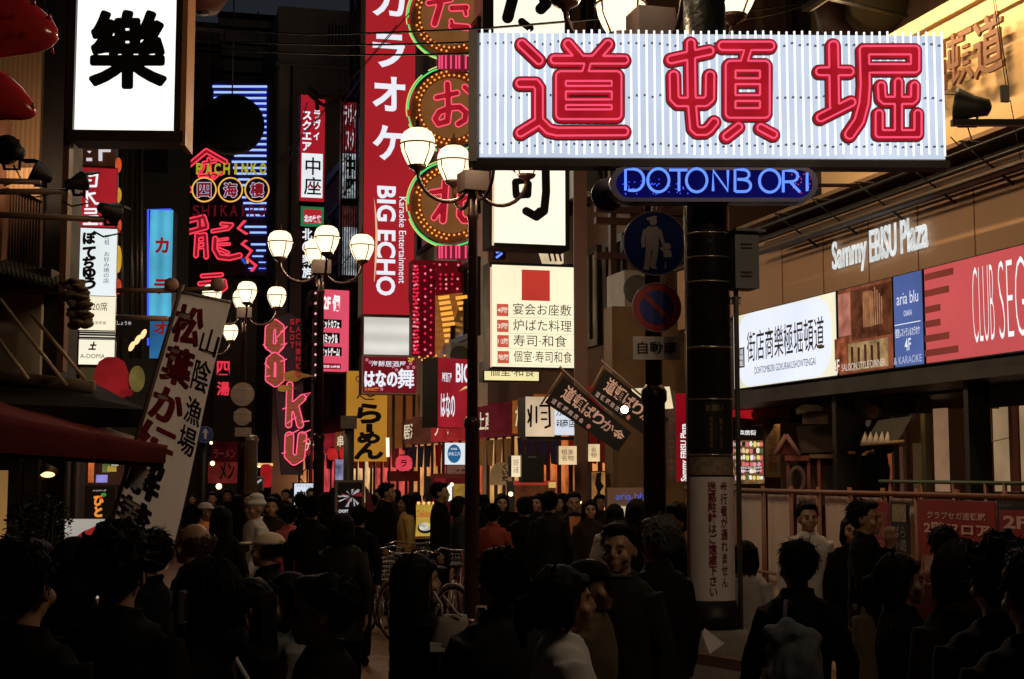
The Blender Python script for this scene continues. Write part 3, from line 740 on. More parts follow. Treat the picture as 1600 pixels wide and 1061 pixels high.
# dirty clips and seams along three lines
sm = MB(); rnd = random.Random(3)
for vv in (v1 - .07, (v0 + v1) / 2 - .01, v0 + .085):
    for k in range(N_):
        u = u0 + .035 + (u1 - u0 - .05) * k / (N_ - 1); dv = rnd.uniform(-.012, .012)
        sm.box(F.w(u - .008, vv + dv, .03), (.010, .004, .012), F.U, F.V)
obj('tube_clips', sm, df((.16, .17, .19), .6), S.root)['kind'] = 'stuff'
obj('bottom_tray', MB().box(F.w((u0 + u1) / 2, v0 - .024, -.04), ((u1 - u0) / 2 + .02, .022, .07), F.U, F.V), DARKM, S.root)
DAO = [([(814.6, 76.5), (841, 101.6)], 10), ([(812, 137), (836, 137), (841, 144), (841, 196), (812.5, 213.5)], 10), ([(841, 194), (856, 209), (869, 212), (973, 211.5)], 10),
       ([(886, 76.5), (905, 99)], 10), ([(948, 76.5), (928, 99)], 10), ([(865, 100.5), (973, 101)], 10), ([(917, 104), (912, 122)], 8.5),
       ([(875, 126), (961, 126), (961, 185), (875, 185), (875, 126)], 11.5), ([(876, 145.5), (960, 145.5)], 8.2), ([(876, 166.5), (960, 166.5)], 8.2)]
TON = [([(1045.3, 100.3), (1104.7, 87)], 10), ([(1075.7, 75.2), (1077, 160)], 10), ([(1077, 165), (1080.5, 206), (1086, 211), (1098, 211), (1104, 207), (1112, 197)], 10),
       ([(1049.3, 125.3), (1050, 160), (1056, 166), (1098, 166), (1105, 160), (1105.5, 125.3)], 10.5), ([(1125, 79.3), (1198, 79.3)], 10.5), ([(1164, 84), (1158, 104)], 9),
       ([(1137, 110), (1190, 110), (1190, 183), (1137, 183), (1137, 110)], 11.5), ([(1138, 134), (1189, 134)], 8.5), ([(1138, 160), (1189, 160)], 8.5),
       ([(1149.5, 204.5), (1131, 219)], 9.5), ([(1183.8, 205.8), (1203.6, 216.3)], 9.5)]
HORI = [([(1296, 79), (1297.4, 171.5)], 11), ([(1275, 118.7), (1321, 118.7)], 10), ([(1276.3, 190), (1323.8, 166.2)], 10),
        ([(1343, 86), (1422, 86), (1422, 114), (1344, 114)], 10.5), ([(1343.6, 87), (1345, 140), (1343, 168), (1335.6, 195), (1321, 216)], 11),
        ([(1370, 141), (1371, 160), (1375, 163.6), (1417, 163.6), (1421, 160), (1421.4, 141)], 9.5), ([(1396.3, 135), (1396.3, 214)], 9.5),
        ([(1366.5, 184), (1366.5, 215), (1426.5, 215), (1426.5, 184)], 9.5)]
for nm, st in (('道', DAO), ('頓', TON), ('堀', HORI)):
    S.n = .06
    ch = S.glyph(st, EDGE, iso=2.0, name='character', th=.018, h=.7)
    S.glyph(st, REDF, iso=.7, name='face', th=.0, h=.7, parent=ch)
    lp = sdf_loops(st, -4.0, .6)
    S.tubes([dense(l, 6) for l in lp], .0062, NEON, closed=True, up=.014, parent=ch)
# DOTONBORI in blue tubes
S = Sign('neon_nameplate', 'blue rounded nameplate with pale blue neon lettering under the large signboard', 'neon sign', (952, 260, 1277, 316), YS, None, slope=.022, thick=.1, back=False)
F = S.F
def stadium(x0, y0, x1, y1, n=14):
    r = (y1 - y0) / 2; c = (y0 + y1) / 2
    return [(x1 - r + r * math.cos(a), c + r * math.sin(a)) for a in np.linspace(-math.pi / 2, math.pi / 2, n)] + [(x0 + r + r * math.cos(a), c + r * math.sin(a)) for a in np.linspace(math.pi / 2, 3 * math.pi / 2, n)]
S.n = -.12; S.poly([stadium(952, 260, 1277, 316)], df((.06, .06, .09), .3, .6), 'housing', .10)
S.poly([stadium(962, 267, 1268, 310)], lit((14, 14, 92), .8, .5, 3, sample=False), 'face', .0)
S.poly([stadium(952, 260, 1277, 316), stadium(962, 267, 1268, 310)[::-1]], df((.06, .06, .11), .35, .5), 'rim', .03)
BL = em((96, 138, 255), 1.35, sample=True)
def arc(cx, cy_, rx, ry, a0, a1, n=12): return [(cx + rx * math.cos(math.radians(a0 + (a1 - a0) * k / n)), cy_ + ry * math.sin(math.radians(a0 + (a1 - a0) * k / n))) for k in range(n + 1)]
LT = [[[(976, 300), (976, 268), (990, 267)] + arc(990, 284, 14.5, 16.5, -90, 90) + [(980, 300)]],
      [arc(1027, 284.5, 16.5, 18, 0, 360, 28)], [[(1044, 268.5), (1072, 268.5)], [(1059, 269), (1059, 301)]], [arc(1086.5, 284.5, 16, 18, 0, 360, 28)],
      [[(1112, 301), (1112, 269), (1135, 301), (1135, 269)]], [[(1146, 302), (1146, 268), (1158, 268)] + arc(1159, 275.5, 9, 7.5, -90, 90, 8) + [(1150, 283)], [(1150, 283), (1160, 283.5)] + arc(1161, 293, 9.5, 9, -90, 90, 8) + [(1147, 302)]],
      [arc(1200, 285.5, 16, 17.5, 0, 360, 28)], [[(1221, 303), (1221, 270), (1233, 269.5)] + arc(1234, 278, 9.5, 8.5, -90, 90, 8) + [(1222, 287)], [(1232, 287), (1247, 303)]], [[(1258, 273), (1258, 301)]]]
for l in LT: S.tubes(l, .0085, BL, name='neon_letter', up=.03)
led = MB(); rnd = random.Random(5)
for k in range(46):
    x = rnd.choice([rnd.uniform(970, 1005), rnd.uniform(1015, 1030), rnd.uniform(1040, 1075)]); y = rnd.uniform(280, 304)
    led.ell(S.F.px(x, y, .006), .004, 6, 4)
obj('blue_diodes', led, em((60, 80, 255), 1.5), S.root)['kind'] = 'stuff'
led = MB()
for k in range(18): led.ell(S.F.px(rnd.uniform(1232, 1268), rnd.uniform(270, 303), .006), .0035, 6, 4)
obj('red_diodes', led, em((255, 60, 60), 1.3), S.root)['kind'] = 'stuff'
obj('arm', MB().tube([S.F.px(1276, 287, -.05), S.F.px(1345, 287, -.05)], .012, 6), df((.10, .04, .03), .5), S.root)
for x in (992, 1246): obj('hanger', MB().tube([S.F.px(x, 262, -.04), S.F.px(x, 248, -.04)], .008, 6), IRON, S.root)
rb = MB(); c = S.F.px(957, 289, -.30); rb.lathe([(.10, -.02), (.105, 0), (.10, .02)], c, 28, axis=S.F.N)
one('round_housing', 'round dark blue sign end sticking out behind the blue neon nameplate', 'lamp', rb, df((.05, .05, .09), .35, .5), c)

# ================================================================== black utility pole
pole = thing('utility_pole', 'thick black pole wrapped in shiny bands and stickers carrying the large signboard', 'pole', P(1112, 1000, 8.75) * Vector((1, 1, 0)) if False else (P(1112, 900, 8.75).x, 8.75, 0))
px_, py_ = pole.location.x, 8.75
def zpx(y, Y=8.75): return P(1112, y, Y).z
POLEM = df((.010, .011, .011), .3, .0, spec=.5, bump=.25, scale=26)
r0, r1 = .140, .132
def rz(z): return r0 + (r1 - r0) * z / 6.5
obj('shaft', MB().lathe([(rz(.95), .95), (rz(6.5), 6.5)], (px_, py_, 0), 40), POLEM, pole)
for y, w in ((368, 2.5), (405, 2.5), (443, 2.5), (545, 4), (625, 2.5), (711, 3)):
    z = zpx(y); h = w / FPX * 8.75
    obj('steel_band', MB().lathe([(rz(z) + .001, z - h / 2), (rz(z) + .005, z - h / 2), (rz(z) + .005, z + h / 2), (rz(z) + .001, z + h / 2)], (px_, py_, 0), 40), df((.42, .38, .30), .3, .8), pole)
def wrap(name, ya, yb, mat, a0=-80, a1=80, dr=.003):
    za, zb_ = zpx(yb), zpx(ya); mb = MB(); n = 24; vs = []
    for k in range(n + 1):
        a = math.radians(-90 + a0 + (a1 - a0) * k / n); q = Vector((math.cos(a), math.sin(a), 0))
        vs += [Vector((px_, py_, za)) + q * (rz(za) + dr), Vector((px_, py_, zb_)) + q * (rz(zb_) + dr)]
    mb.add(vs, [(2 * k, 2 * k + 2, 2 * k + 3, 2 * k + 1) for k in range(n)], True)
    return obj(name, mb, mat, pole)
def wraptext(parent, body, xa, xb, ya, yb, mat, bold=.01, line=1.0, dr=.006):
    za, zb_ = zpx(yb), zpx(ya)
    def to(u, v, n):
        s = max(-1, min(1, (u - px_) / r0)); a = math.asin(s)
        return Vector((px_ + (r0 + dr) * math.sin(a), py_ - (r0 + dr) * math.cos(a), v))
    k = 8.62 / FPX; x0 = (xa - CXP) * k; x1 = (xb - CXP) * k
    mb = MB(); add_text(mb, to, body, x0, za, x1, zb_, 0, bold, line); return obj('lettering', mb, mat, parent)
st = wrap('notice_sticker', 745, 950, df((.78, .74, .75), .45, var=.15, scale=8, bump=.15), -88, 88)
RT = df((.20, .02, .03), .6)
wraptext(st, '\n'.join('歩行者が通れません'), 1123, 1134, 752, 915, RT, .015)
wraptext(st, '\n'.join('迷惑駐輪はご遠慮下さい'), 1104, 1117, 752, 928, RT, .02)
wraptext(st, '道頓堀商店会', 1102, 1137, 935, 944, RT, .01)
wk = wrap('warning_sticker', 628, 708, df((.02, .018, .018), .35, bump=.2), -80, 80)
wraptext(wk, 'お願い', 1103, 1130, 634, 644, df((.30, .22, .12), .6), .0)
wraptext(wk, '\n'.join('自転車等駐車'), 1108, 1113, 652, 700, df((.25, .17, .10), .6), .0)
wraptext(wk, '\n'.join('撤去します'), 1123, 1128, 655, 702, df((.25, .17, .10), .6), .0)
flk = wrap('torn_posters', 714, 742, df((.05, .04, .035), .4, var=.9, scale=30, rgb2=(.5, .42, .3)), -75, 75)
obj('base_collar', MB().lathe([(.165, .98), (.175, 1.0), (.175, 1.06), (.155, 1.08), (.15, 1.14)], (px_, py_, 0), 40), DARKM, pole)
obj('conduit', MB().tube([(px_ + .165, py_ - .05, .9), (px_ + .165, py_ - .05, zpx(452)), (px_ + .175, py_ - .05, zpx(440))], .016, 10), df((.16, .17, .16), .4, .4), pole)
obj('conduit', MB().tube([(px_ - .145, py_ - .03, 1.1), (px_ - .143, py_ - .03, zpx(322))], .007, 8), df((.3, .26, .22), .35, .6), pole)
for y in (380, 470): obj('box_bracket', MB().box((px_ + .16, py_, zpx(y)), (.04, .02, .03)), STEEL, pole)
eb = thing('switch_box', 'grey weatherproof switch box strapped to the side of the black pole', 'box', P(1168, 450, 8.7))
FE = Fr(1168, 405, 8.62, .25); a0, c0, a1, c1 = FE.box(1149, 362, 1186, 450)
obj('case', MB().box(FE.w((a0 + a1) / 2, (c0 + c1) / 2, -.08), ((a1 - a0) / 2, (c1 - c0) / 2, .08), FE.U, FE.V), df((.16, .17, .18), .5, .1), eb)
obj('lid', MB().box(FE.w((a0 + a1) / 2 + .01, c1 + .006, -.07), ((a1 - a0) / 2 + .02, .008, .11), FE.U, FE.V), GREYP, eb)
for y in (381, 387, 425, 431): obj('louvre', MB().box(FE.px(1166, y, .005), (.035, .004, .005), FE.U, FE.V), df((.06, .06, .065), .5), eb)
ped = thing('concrete_base', 'rough concrete footing block around the foot of the black pole', 'plinth', (px_, py_, 0))
obj('block', MB().lathe([(.46, 0), (.30, .62), (.235, .93), (.20, .965), (.15, .97)], (px_, py_, 0), 8), df((.22, .21, .19), .9, bump=.5, scale=10), ped)
# litter on the footing
ft = MB(); a = P(1106, 995, 8.2)
ft.add([a + Vector((-.02, 0, .05)), a + Vector((.10, .03, -.04)), a + Vector((.0, -.06, -.09)), a + Vector((-.035, -.03, .02))], [(0, 1, 2, 3)])
one('crumpled_leaflet', 'folded white paper leaflet lying on the concrete footing', 'litter', ft, df((.7, .66, .68), .7), a)
bxm = MB(); a = P(1120, 1032, 8.2); bxm.box(a, (.16, .03, .09), Vector((.97, -.1, -.15)).normalized(), Vector((.15, 0, 1)).normalized())
one('cardboard_box', 'dark open cardboard box with a pinkish rim beside the concrete footing', 'box', bxm, df((.10, .05, .04), .8), a)

# ================================================================== street lamps
GLOBE = bpy.data.materials.new('globe_light'); GLOBE.use_nodes = True
_n = GLOBE.node_tree; _n.nodes.clear(); _o = _n.nodes.new('ShaderNodeOutputMaterial'); _e = _n.nodes.new('ShaderNodeEmission')
_e.inputs[0].default_value = (1.0, .80, .50, 1); _e.inputs[1].default_value = 2.7
_t = _n.nodes.new('ShaderNodeBsdfTransparent'); _x = _n.nodes.new('ShaderNodeMixShader'); _x.inputs[0].default_value = .42       # thin opal glass round a bulb
_n.links.new(_t.outputs[0], _x.inputs[1]); _n.links.new(_e.outputs[0], _x.inputs[2]); _n.links.new(_x.outputs[0], _o.inputs[0])
GLOBE.cycles.emission_sampling = 'NONE'
BULB = bpy.data.lights.new('bulb_light', 'POINT'); BULB.energy = 82; BULB.color = (1, .70, .42); BULB.shadow_soft_size = .085
LAMPM = df((.030, .011, .008), .4, .3, bump=.1)
def make_lamp(label):
    t = thing('street_lamp', label, 'street lamp', (0, 0, 0), 'four globed street lamps along the street')
    obj('base', MB().lathe([(.13, 0), (.13, .12), (.095, .18), (.08, .25), (.072, 2.36), (.085, 2.38), (.085, 2.44), (.06, 2.48)], n=20), LAMPM, t)
    obj('post', MB().lathe([(.056, 2.44), (.048, 4.5), (.058, 4.52), (.058, 4.56), (.048, 4.58), (.045, 4.9)], n=18), LAMPM, t)
    hb = MB().box((0, 0, 4.88), (.20, .08, .06)); hb.box((0, 0, 4.88), (.06, .078, .20)) if False else None
    obj('hub', MB().box((0, 0, 4.90), (.13, .10, .13)), df((.02, .008, .006), .6), t)
    for k in range(4):
        a = k * math.pi / 2; d = Vector((math.cos(a), math.sin(a), 0)); z = Vector((0, 0, 1))
        pts = []
        for q in range(13):
            s = q / 12; th = math.pi * s
            pts.append(d * (.335 - .265 * math.cos(th)) + z * (4.86 - .24 * math.sin(th) + .12 * s))
        obj('arm', MB().tube(pts, .02, 8), LAMPM, t)
        c = d * .60
        obj('socket', MB().lathe([(.02, 4.95), (.03, 4.97), (.085, 5.00), (.10, 5.03)], c, 16), LAMPM, t)
        gl = obj('globe', MB().lathe([(.095, 5.03), (.13, 5.09), (.165, 5.17), (.178, 5.24), (.172, 5.31), (.145, 5.37), (.095, 5.405), (.05, 5.41)], c, 24), GLOBE, t)
        bo = bpy.data.objects.new('bulb_light', BULB); COL.objects.link(bo); bo.parent = gl; bo.location = c + Vector((0, 0, 5.20))
        fr_ = MB()
        fr_.tube([c + Vector((.181 * math.cos(x), .181 * math.sin(x), 5.245)) for x in np.linspace(0, 2 * math.pi, 25)[:-1]], .009, 5, closed=True)
        for b in range(4):
            e = Vector((math.cos(b * math.pi / 2 + .4), math.sin(b * math.pi / 2 + .4), 0))
            fr_.tube([c + e * .10 + z * 5.03, c + e * .168 + z * 5.16, c + e * .182 + z * 5.25], .008, 5)
        obj('cage', fr_, LAMPM, gl)
        obj('finial', MB().lathe([(.055, 5.408), (.05, 5.43), (.018, 5.45), (.022, 5.48), (.008, 5.53), (.002, 5.56)], c, 12), LAMPM, gl)
    return t
lamp = make_lamp('tall lamp post carrying round road signs, its globes above the white signboard')
ROT = .26
LX = [(1022, 9.35), (738, 14.5), (499, 20.6), (379, 26.5), (317, 33.2), (2040, 4.2)]
LL = ['tall lamp post carrying round road signs, its globes above the white signboard', 'black lamp post with glowing globes before the karaoke banner and disc signs', 'lamp post with glowing globes in front of the thin white and red signs', 'lamp post with two round sign backs and globes beside the white fabric banner', 'farthest lamp post, one globe showing beside the white fabric banner', 'lamp post of the same row standing just outside the right edge of the picture']
for i, ((x, Y), l) in enumerate(zip(LX, LL)):
    X = 3.75 if Y < 0 else (x - CXP) / FPX * Y
    if i == 0: lamp.location = (X, Y, 0); lamp.rotation_euler = (0, 0, ROT)
    else: dup(lamp, (X, Y, 0), ROT + (.12 if i == 1 else 0), l)

# ================================================================== road signs
X0 = (1022 - CXP) / FPX * 9.35
def roundsign(name, label, cx, cy_, r, Y, rim, face, slope=.1):
    t = thing(name, label, 'road sign', P(cx, cy_ + r, Y + .02)); F = Fr(cx, cy_, Y, slope)
    def disc(rr, n0, n1, rin=0):
        k = rr / FPX * Y; l = [[(k * math.cos(a), k * math.sin(a)) for a in np.linspace(0, 2 * math.pi, 49)[:-1]]]
        if rin: l.append([(k * rin * math.cos(a), k * rin * math.sin(a)) for a in np.linspace(0, 2 * math.pi, 49)[:-1]])
        return MB().prism(l, F.w, n0, n1)
    obj('plate', disc(r, -.006, 0), face, t); obj('rim', disc(r, 0, .004, .955), rim, t)
    return t, F, disc
SBLUE = df((.02, .04, .32), .45, var=.2); SWHITE = df((.42, .36, .40), .5); SRED = df((.42, .03, .045), .5, var=.2)
t, F, disc = roundsign('pedestrian_sign', 'round blue road sign with walking adult and child figures', 1024, 380, 52, 9.22, df((.30, .27, .33), .5), SBLUE)
A = [([(1020.5, 346)], 6), ([(1015, 359), (1014.5, 386)], 5.6), ([(1024, 359), (1023.5, 386)], 5.6), ([(1007.5, 361), (1004.5, 374), (1005, 384)], 3.0), ([(1031, 361), (1034, 373), (1038, 386)], 2.7), ([(1013.6, 388), (1012, 402), (1010.5, 416)], 4.4), ([(1024.2, 388), (1022.4, 402), (1020, 414)], 4.4), ([(1007, 419), (1012, 420)], 2.4), ([(1019, 417), (1024, 418)], 2.4), ([(1012, 342), (1024, 339.5)], 2.2)]
B = [([(1042.5, 385)], 5.5), ([(1041, 395), (1041, 401)], 4.5), ([(1041, 402), (1036, 405), (1046, 405)], 2.5), ([(1038, 392), (1033, 388)], 2), ([(1046, 393), (1048, 401)], 2), ([(1037, 407), (1036, 417)], 2.6), ([(1043, 407), (1043, 416)], 2.6), ([(1035, 418), (1034, 418)], 2), ([(1044, 417), (1042, 417)], 2)]
for nm, st in (('adult_figure', A), ('child_figure', B)):
    obj(nm, MB().prism([[F.uv(*p) for p in l] for l in sdf_loops(st, 0, .5)], F.w, .002, .003), df((.95, .80, .86), .5), t)
obj('clamp', MB().tube([F.px(1024, 300, -.03), F.px(1024, 430, -.03)], .02, 8), LAMPM, t)
t, F, disc = roundsign('no_parking_sign', 'round red and blue no parking sign above the small white plate', 1026, 480, 39.5, 9.22, df((.30, .22, .26), .5), SRED)
obj('blue_centre', disc(27, .001, .003), SBLUE, t)
obj('slash', MB().prism([[F.uv(*p) for p in ((1003, 463), (1008, 458), (1049, 497), (1044, 502))]], F.w, .004, .005), SRED, t)
S = Sign('supplementary_plate', 'small white plate with three black characters under the no parking sign', 'road sign', (989, 526, 1063, 562), 9.22, df((.75, .68, .72), .5), slope=.1, thick=.006, body=GREYP)
S.text('自動車', (996, 534, 1057, 554), INK, .012)

# round sign backs on the fourth lamp
for (x, y, r, lb) in ((379, 616, 18.5, 'larger round grey back of a road sign, upper of two on the lamp post'), (379, 651, 14, 'smaller round grey back of a road sign, lower of two on the lamp post')):
    t, F, disc = roundsign('round_sign', lb, x, y, r, 26.3, df((.4, .33, .28), .5), df((.42, .32, .27), .5, .3))
    obj('bracket', MB().box(F.px(x, y - r * .45, .01), (.16, .02, .008), F.U, F.V), STEEL, t)
    obj('bracket', MB().box(F.px(x, y + r * .45, .01), (.16, .02, .008), F.U, F.V), STEEL, t)
S = Sign('back_plate', 'small blank pale plate below the two round sign backs', 'road sign', (367, 668, 393, 682), 26.3, df((.4, .33, .3), .5), slope=.1, thick=.02)
t, F, disc = roundsign('guide_sign', 'small round blue road sign half hidden by the white fabric banner', 320, 679, 13, 22, df((.2, .25, .4), .5), df((.03, .06, .25), .4))
obj('arrow', MB().prism([[F.uv(*p) for p in ((319, 686), (319, 676), (316, 676), (321, 669), (326, 676), (323, 676), (323, 686))]], F.w, .002, .003), df((.5, .5, .55), .5), t)
X = P(318, 700, 22.1).x; obj('post', MB().lathe([(.05, 0), (.05, P(318, 692, 22.1).z)], (X, 22.1, 0), 10), DARKM, t)

# ================================================================== right: illuminated billboards
def on_fac(name, label, x0, x1, panel, xr, ya, yb, th=.12, cat='billboard', **k):
    S = Sign.__new__(Sign); S.F = FR; S.n = .004
    u0 = FR.uv(x0, 550)[0]; u1 = FR.uv(x1, 550)[0]; v1 = FR.uv(xr, ya)[1]; v0 = FR.uv(xr, yb)[1]; S.r = (u0, v0, u1, v1); S.v0, S.v1 = v0, v1
    S.root = thing(name, label, cat, FR.w((u0 + u1) / 2, v0, 0), k.get('group'))
    obj('housing', MB().box(FR.w((u0 + u1) / 2, (v0 + v1) / 2, -th / 2 + .06), (abs(u1 - u0) / 2 - .005, (v1 - v0) / 2, th / 2), FR.U, FR.V), DARKM, S.root)
    S.n = .064
    obj('panel', MB().quad(FR.w(u0 + .012, v0 + .012, S.n), FR.w(u1 - .012, v0 + .012, S.n), FR.w(u1 - .012, v1 - .012, S.n), FR.w(u0 + .012, v1 - .012, S.n)), panel, S.root)
    def t(body, xa, xb, fa, fb, mat, bold=0, rot=0, line=1.0, name='lettering'):
        n = S.lay(); mb = MB(); ua = FR.uv(xa, 550)[0]; ub = FR.uv(xb, 550)[0]
        add_text(mb, FR.w, body, ua, v1 + (v0 - v1) * fb, ub, v1 + (v0 - v1) * fa, n, bold, line, 0, rot); return obj(name, mb, mat, S.root)
    def r(xa, xb, fa, fb, mat, name='patch'):
        n = S.lay(); ua = FR.uv(xa, 550)[0]; ub = FR.uv(xb, 550)[0]; a, b = v1 + (v0 - v1) * fb, v1 + (v0 - v1) * fa
        return obj(name, MB().quad(FR.w(ua, a, n), FR.w(ub, a, n), FR.w(ub, b, n), FR.w(ua, b, n)), mat, S.root)
    S.t, S.q = t, r
    return S
S = on_fac('billboard', 'white illuminated billboard with eight black characters above the shop front', 1153, 1316, lit((244, 236, 205), 1.0, .12, 1.0, stripes=.6), 1158, 493, 609)
# brighter rounded field
uu0, uu1 = FR.uv(1158, 550)[0], FR.uv(1309, 550)[0]; vv0, vv1 = S.v0 + .02, S.v1 - .02
rc = []
for cx_, cy2, a in ((1, 1, 0), (-1, 1, 90), (-1, -1, 180), (1, -1, 270)):
    for k in range(7):
        b = math.radians(a + 15 * k); R_ = .38
        rc.append(((uu0 + uu1) / 2 + cx_ * (abs(uu1 - uu0) / 2 - R_) + R_ * math.cos(b), (vv0 + vv1) / 2 + cy2 * ((vv1 - vv0) / 2 - R_ * 1.1) + R_ * 1.1 * math.sin(b)))
obj('white_field', MB().prism([rc], FR.w, S.lay(), S.n), lit((236, 241, 255), 1.05, .08, 1.0), S.root)
S.t('街店商樂極堀頓道', 1175, 1297, .26, .66, df((.05, .045, .035), .7), .004)
S.t('DOHTOMBORI GOKURAKUSHOWTENGAI', 1187, 1283, .74, .83, INK, .0)
S.q(1163, 1172, .45, .72, df((.25, .25, .25), .7), 'seal'); S.t('道\n頓\n堀', 1164.5, 1170.5, .47, .70, lit((236, 240, 250), 1, sample=False), 0)
S.q(1287, 1296, .60, .635, df((.2, .17, .06), .7), 'seal')
S = on_fac('billboard', 'brown photographic billboard of a dining room between the white and blue panels', 1318, 1405, lit((150, 84, 58), .75, .5, 5.0), 1158, 493, 609)
S.q(1340, 1404, .05, .62, lit((110, 62, 40), .75, .7, 6, sample=False), 'photo_ceiling'); S.q(1320, 1339, .06, .55, lit((205, 130, 110), .8, .5, 6, sample=False), 'photo_curtain')
for k in range(6): S.q(1372 - k * 2 + 0, 1374 + k * 3 - 0 if k < 1 else 1373 - k * 2 + 1.2, .10, .5, lit((175, 120, 80), .8, .5, 8, sample=False), 'photo_arch')
for k in range(6): S.q(1374 + k * 4, 1376 + k * 4, .08 + .04 * abs(k - 2), .5, lit((190, 130, 90), .8, .5, 8, sample=False), 'photo_arch')
S.q(1341, 1404, .66, .97, lit((185, 150, 100), .8, .6, 7, sample=False), 'photo_tables'); S.q(1320, 1339, .58, .95, lit((170, 90, 60), .8, .7, 9, sample=False), 'photo_diners')
for k in range(5): S.q(1346 + k * 11, 1350 + k * 11, .70 + .02 * (k % 2), .95, lit((96, 50, 34), .8, .6, 9, sample=False), 'photo_figure')
S.t('4F', 1321, 1330, .82, 1.0 - .02, em((255, 235, 220), .95), .01); S.t('SALOON STYLE DINNER', 1334, 1404, .885, .965, em((240, 220, 205), .8), 0)
S = on_fac('billboard', 'blue billboard panel with white lettering next to the red one', 1406, 1453, lit((92, 112, 176), .85, .2, 1.5), 1158, 493, 609)
WT = em((235, 240, 255), .95)
S.t('aria blu', 1412, 1446, .20, .33, WT, 0); S.t('OSAKA', 1423, 1436, .40, .46, WT, 0); S.q(1409, 1450, .535, .545, WT, 'rule')
S.t('個室レストラン＆カラオケ', 1410, 1449, .58, .68, WT, .01); S.t('4F', 1425, 1435, .70, .83, WT, .01); S.t('& KARAOKE', 1408, 1452, .885, .965, em((200, 205, 235), .8), 0)
S = on_fac('billboard', 'long red billboard with tall thin white lettering and dark stripes', 1455, 1800, lit((214, 90, 90), .90, .14, .8), 1158, 493, 609)
for k, (xb, f) in enumerate(((1503, .10), (1496, .27), (1482, .44), (1482, .59), (1496, .74), (1510, .89))):
    S.q(1457, xb, f - .035, f + .035, lit((140, 62, 50), .75, .2, sample=False), 'stripe')
S.t('CLUB', 1535, 1569, .12, .86, em((255, 250, 250), 1.0), -.022); S.t('SEGA', 1577, 1640, .12, .86, em((255, 250, 250), 1.0), -.022)
# raised white letters on the fascia
S = Sign.__new__(Sign)
mb = MB(); ua = FR.uv(1306, 400)[0]; ub = FR.uv(1458, 400)[0]; vt_ = FR.uv(1458, 341)[1]; vb_ = FR.uv(1458, 391)[1]
tl = thing('raised_lettering', 'white raised steel lettering on the brown fascia above the billboards', 'lettering', FR.w((ua + ub) / 2, vb_, 0))
WORDS = (('Sammy', 1307, 1361), ('EBISU', 1366, 1408), ('Plaza', 1415, 1458))
for wd, xa, xb in WORDS:
    ua = FR.uv(xa, 400)[0]; ub = FR.uv(xb, 400)[0]; mb = MB()
    low = wd == 'Sammy'
    vt_ = FR.uv(1458, 331)[1]; vb_ = FR.uv(1458, 386)[1]; vd = FR.uv(1458, 396)[1]
    add_text(mb, FR.w, wd, ua, vd if low else vb_, ub, vt_, .06, .015, ext=.012)
    obj('word', mb, lit((232, 236, 234), .95, .35, 9, sample=False), tl)

# ================================================================== signs about the plaza entrance
S = Sign('vertical_banner', 'narrow red vertical banner with white sideways lettering left of the black pole', 'banner', (1056, 615, 1082, 752), 19.0, lit((150, 14, 26), .75, .3, 2), slope=.25, thick=.08)
S.text('Sammy EBISU Plaza', (1063, 662, 1076, 752), em((255, 250, 245), .9), .03, rot=-1)
S = Sign('hanging_cloth', 'dark cloth strip with faint pale characters left of the red vertical banner', 'banner', (1041, 610, 1056, 750), 18.8, df((.12, .07, .06), .8), slope=.25, thick=.01)
S.text('\n'.join('大家来来'), (1043, 620, 1054, 745), df((.22, .12, .10), .8), 0)
# red awning, entrance, small black name board
ra = MB(); Y_ = 20.5
ra.add([P(1130, 634, Y_), P(1194, 643, Y_), P(1194, 657, Y_ - .3), P(1130, 650, Y_ - .3)], [(0, 1, 2, 3)])
ra.add([P(1194, 625, Y_ - .1), P(1214, 652, Y_ - .5), P(1222, 663, Y_ - .5), P(1190, 653, Y_ - .1), ], [(0, 1, 2, 3)])
ra.add([P(1130, 650, Y_ - .3), P(1194, 657, Y_ - .3), P(1194, 657, Y_ + .3), P(1130, 650, Y_ + .3)], [(0, 1, 2, 3)])
one('shop_awning', 'small bright red awning with a pointed end over the glowing souvenir window', 'awning', ra, lit((190, 26, 34), .6, .3, 3, sample=False), P(1160, 650, Y_))
S = Sign('name_board', 'black name board with white characters above the glowing souvenir window', 'signboard', (1140, 660, 1196, 688), 20.6, df((.008, .008, .008), .4), slope=.2, thick=.1)
S.text('商店街', (1154, 672, 1181, 680), em((240, 240, 235), .85), .03)
S = Sign('souvenir_window', 'bright souvenir window full of small coloured goods beside the black pole', 'shop window', (1140, 688, 1194, 756), 20.8, lit((150, 110, 70), .55, .8, 6), slope=.2, thick=.3)
rnd = random.Random(11); cols = [(255, 240, 220), (255, 250, 240), (235, 120, 120), (200, 60, 80), (250, 210, 150), (90, 110, 60), (40, 30, 30), (60, 45, 40), (230, 170, 180), (245, 230, 120)]
for row in range(6):
    for k in range(9):
        x = 1143 + k * 5.6 + rnd.uniform(-1, 1); y = 694 + row * 10.5
        c = rnd.choice(cols); S.n = .03 + .01 * (k % 2)
        S.poly([[(x + rnd.uniform(1.4, 2.6) * math.cos(a), y + rnd.uniform(2.5, 4.8) * math.sin(a)) for a in np.linspace(0, 6.28, 9)[:-1]]], em(c, .85), 'goods', .04)
for y in (729, 734): 
    S.n = .1; S.text('みたらしだんごおみやげ', (1153, y, 1186, y + 3.6), em((255, 255, 250), 1), .02)
S = Sign('wooden_board', 'tall weathered wooden board with faint brushed characters beside the souvenir window', 'signboard', (1195, 652, 1219, 746), 19.6, df((.17, .095, .04), .7, scale=5), slope=.2, thick=.06)
S.text('\n'.join('大坂名物'), (1200, 660, 1214, 738), df((.09, .03, .02), .8), .01)
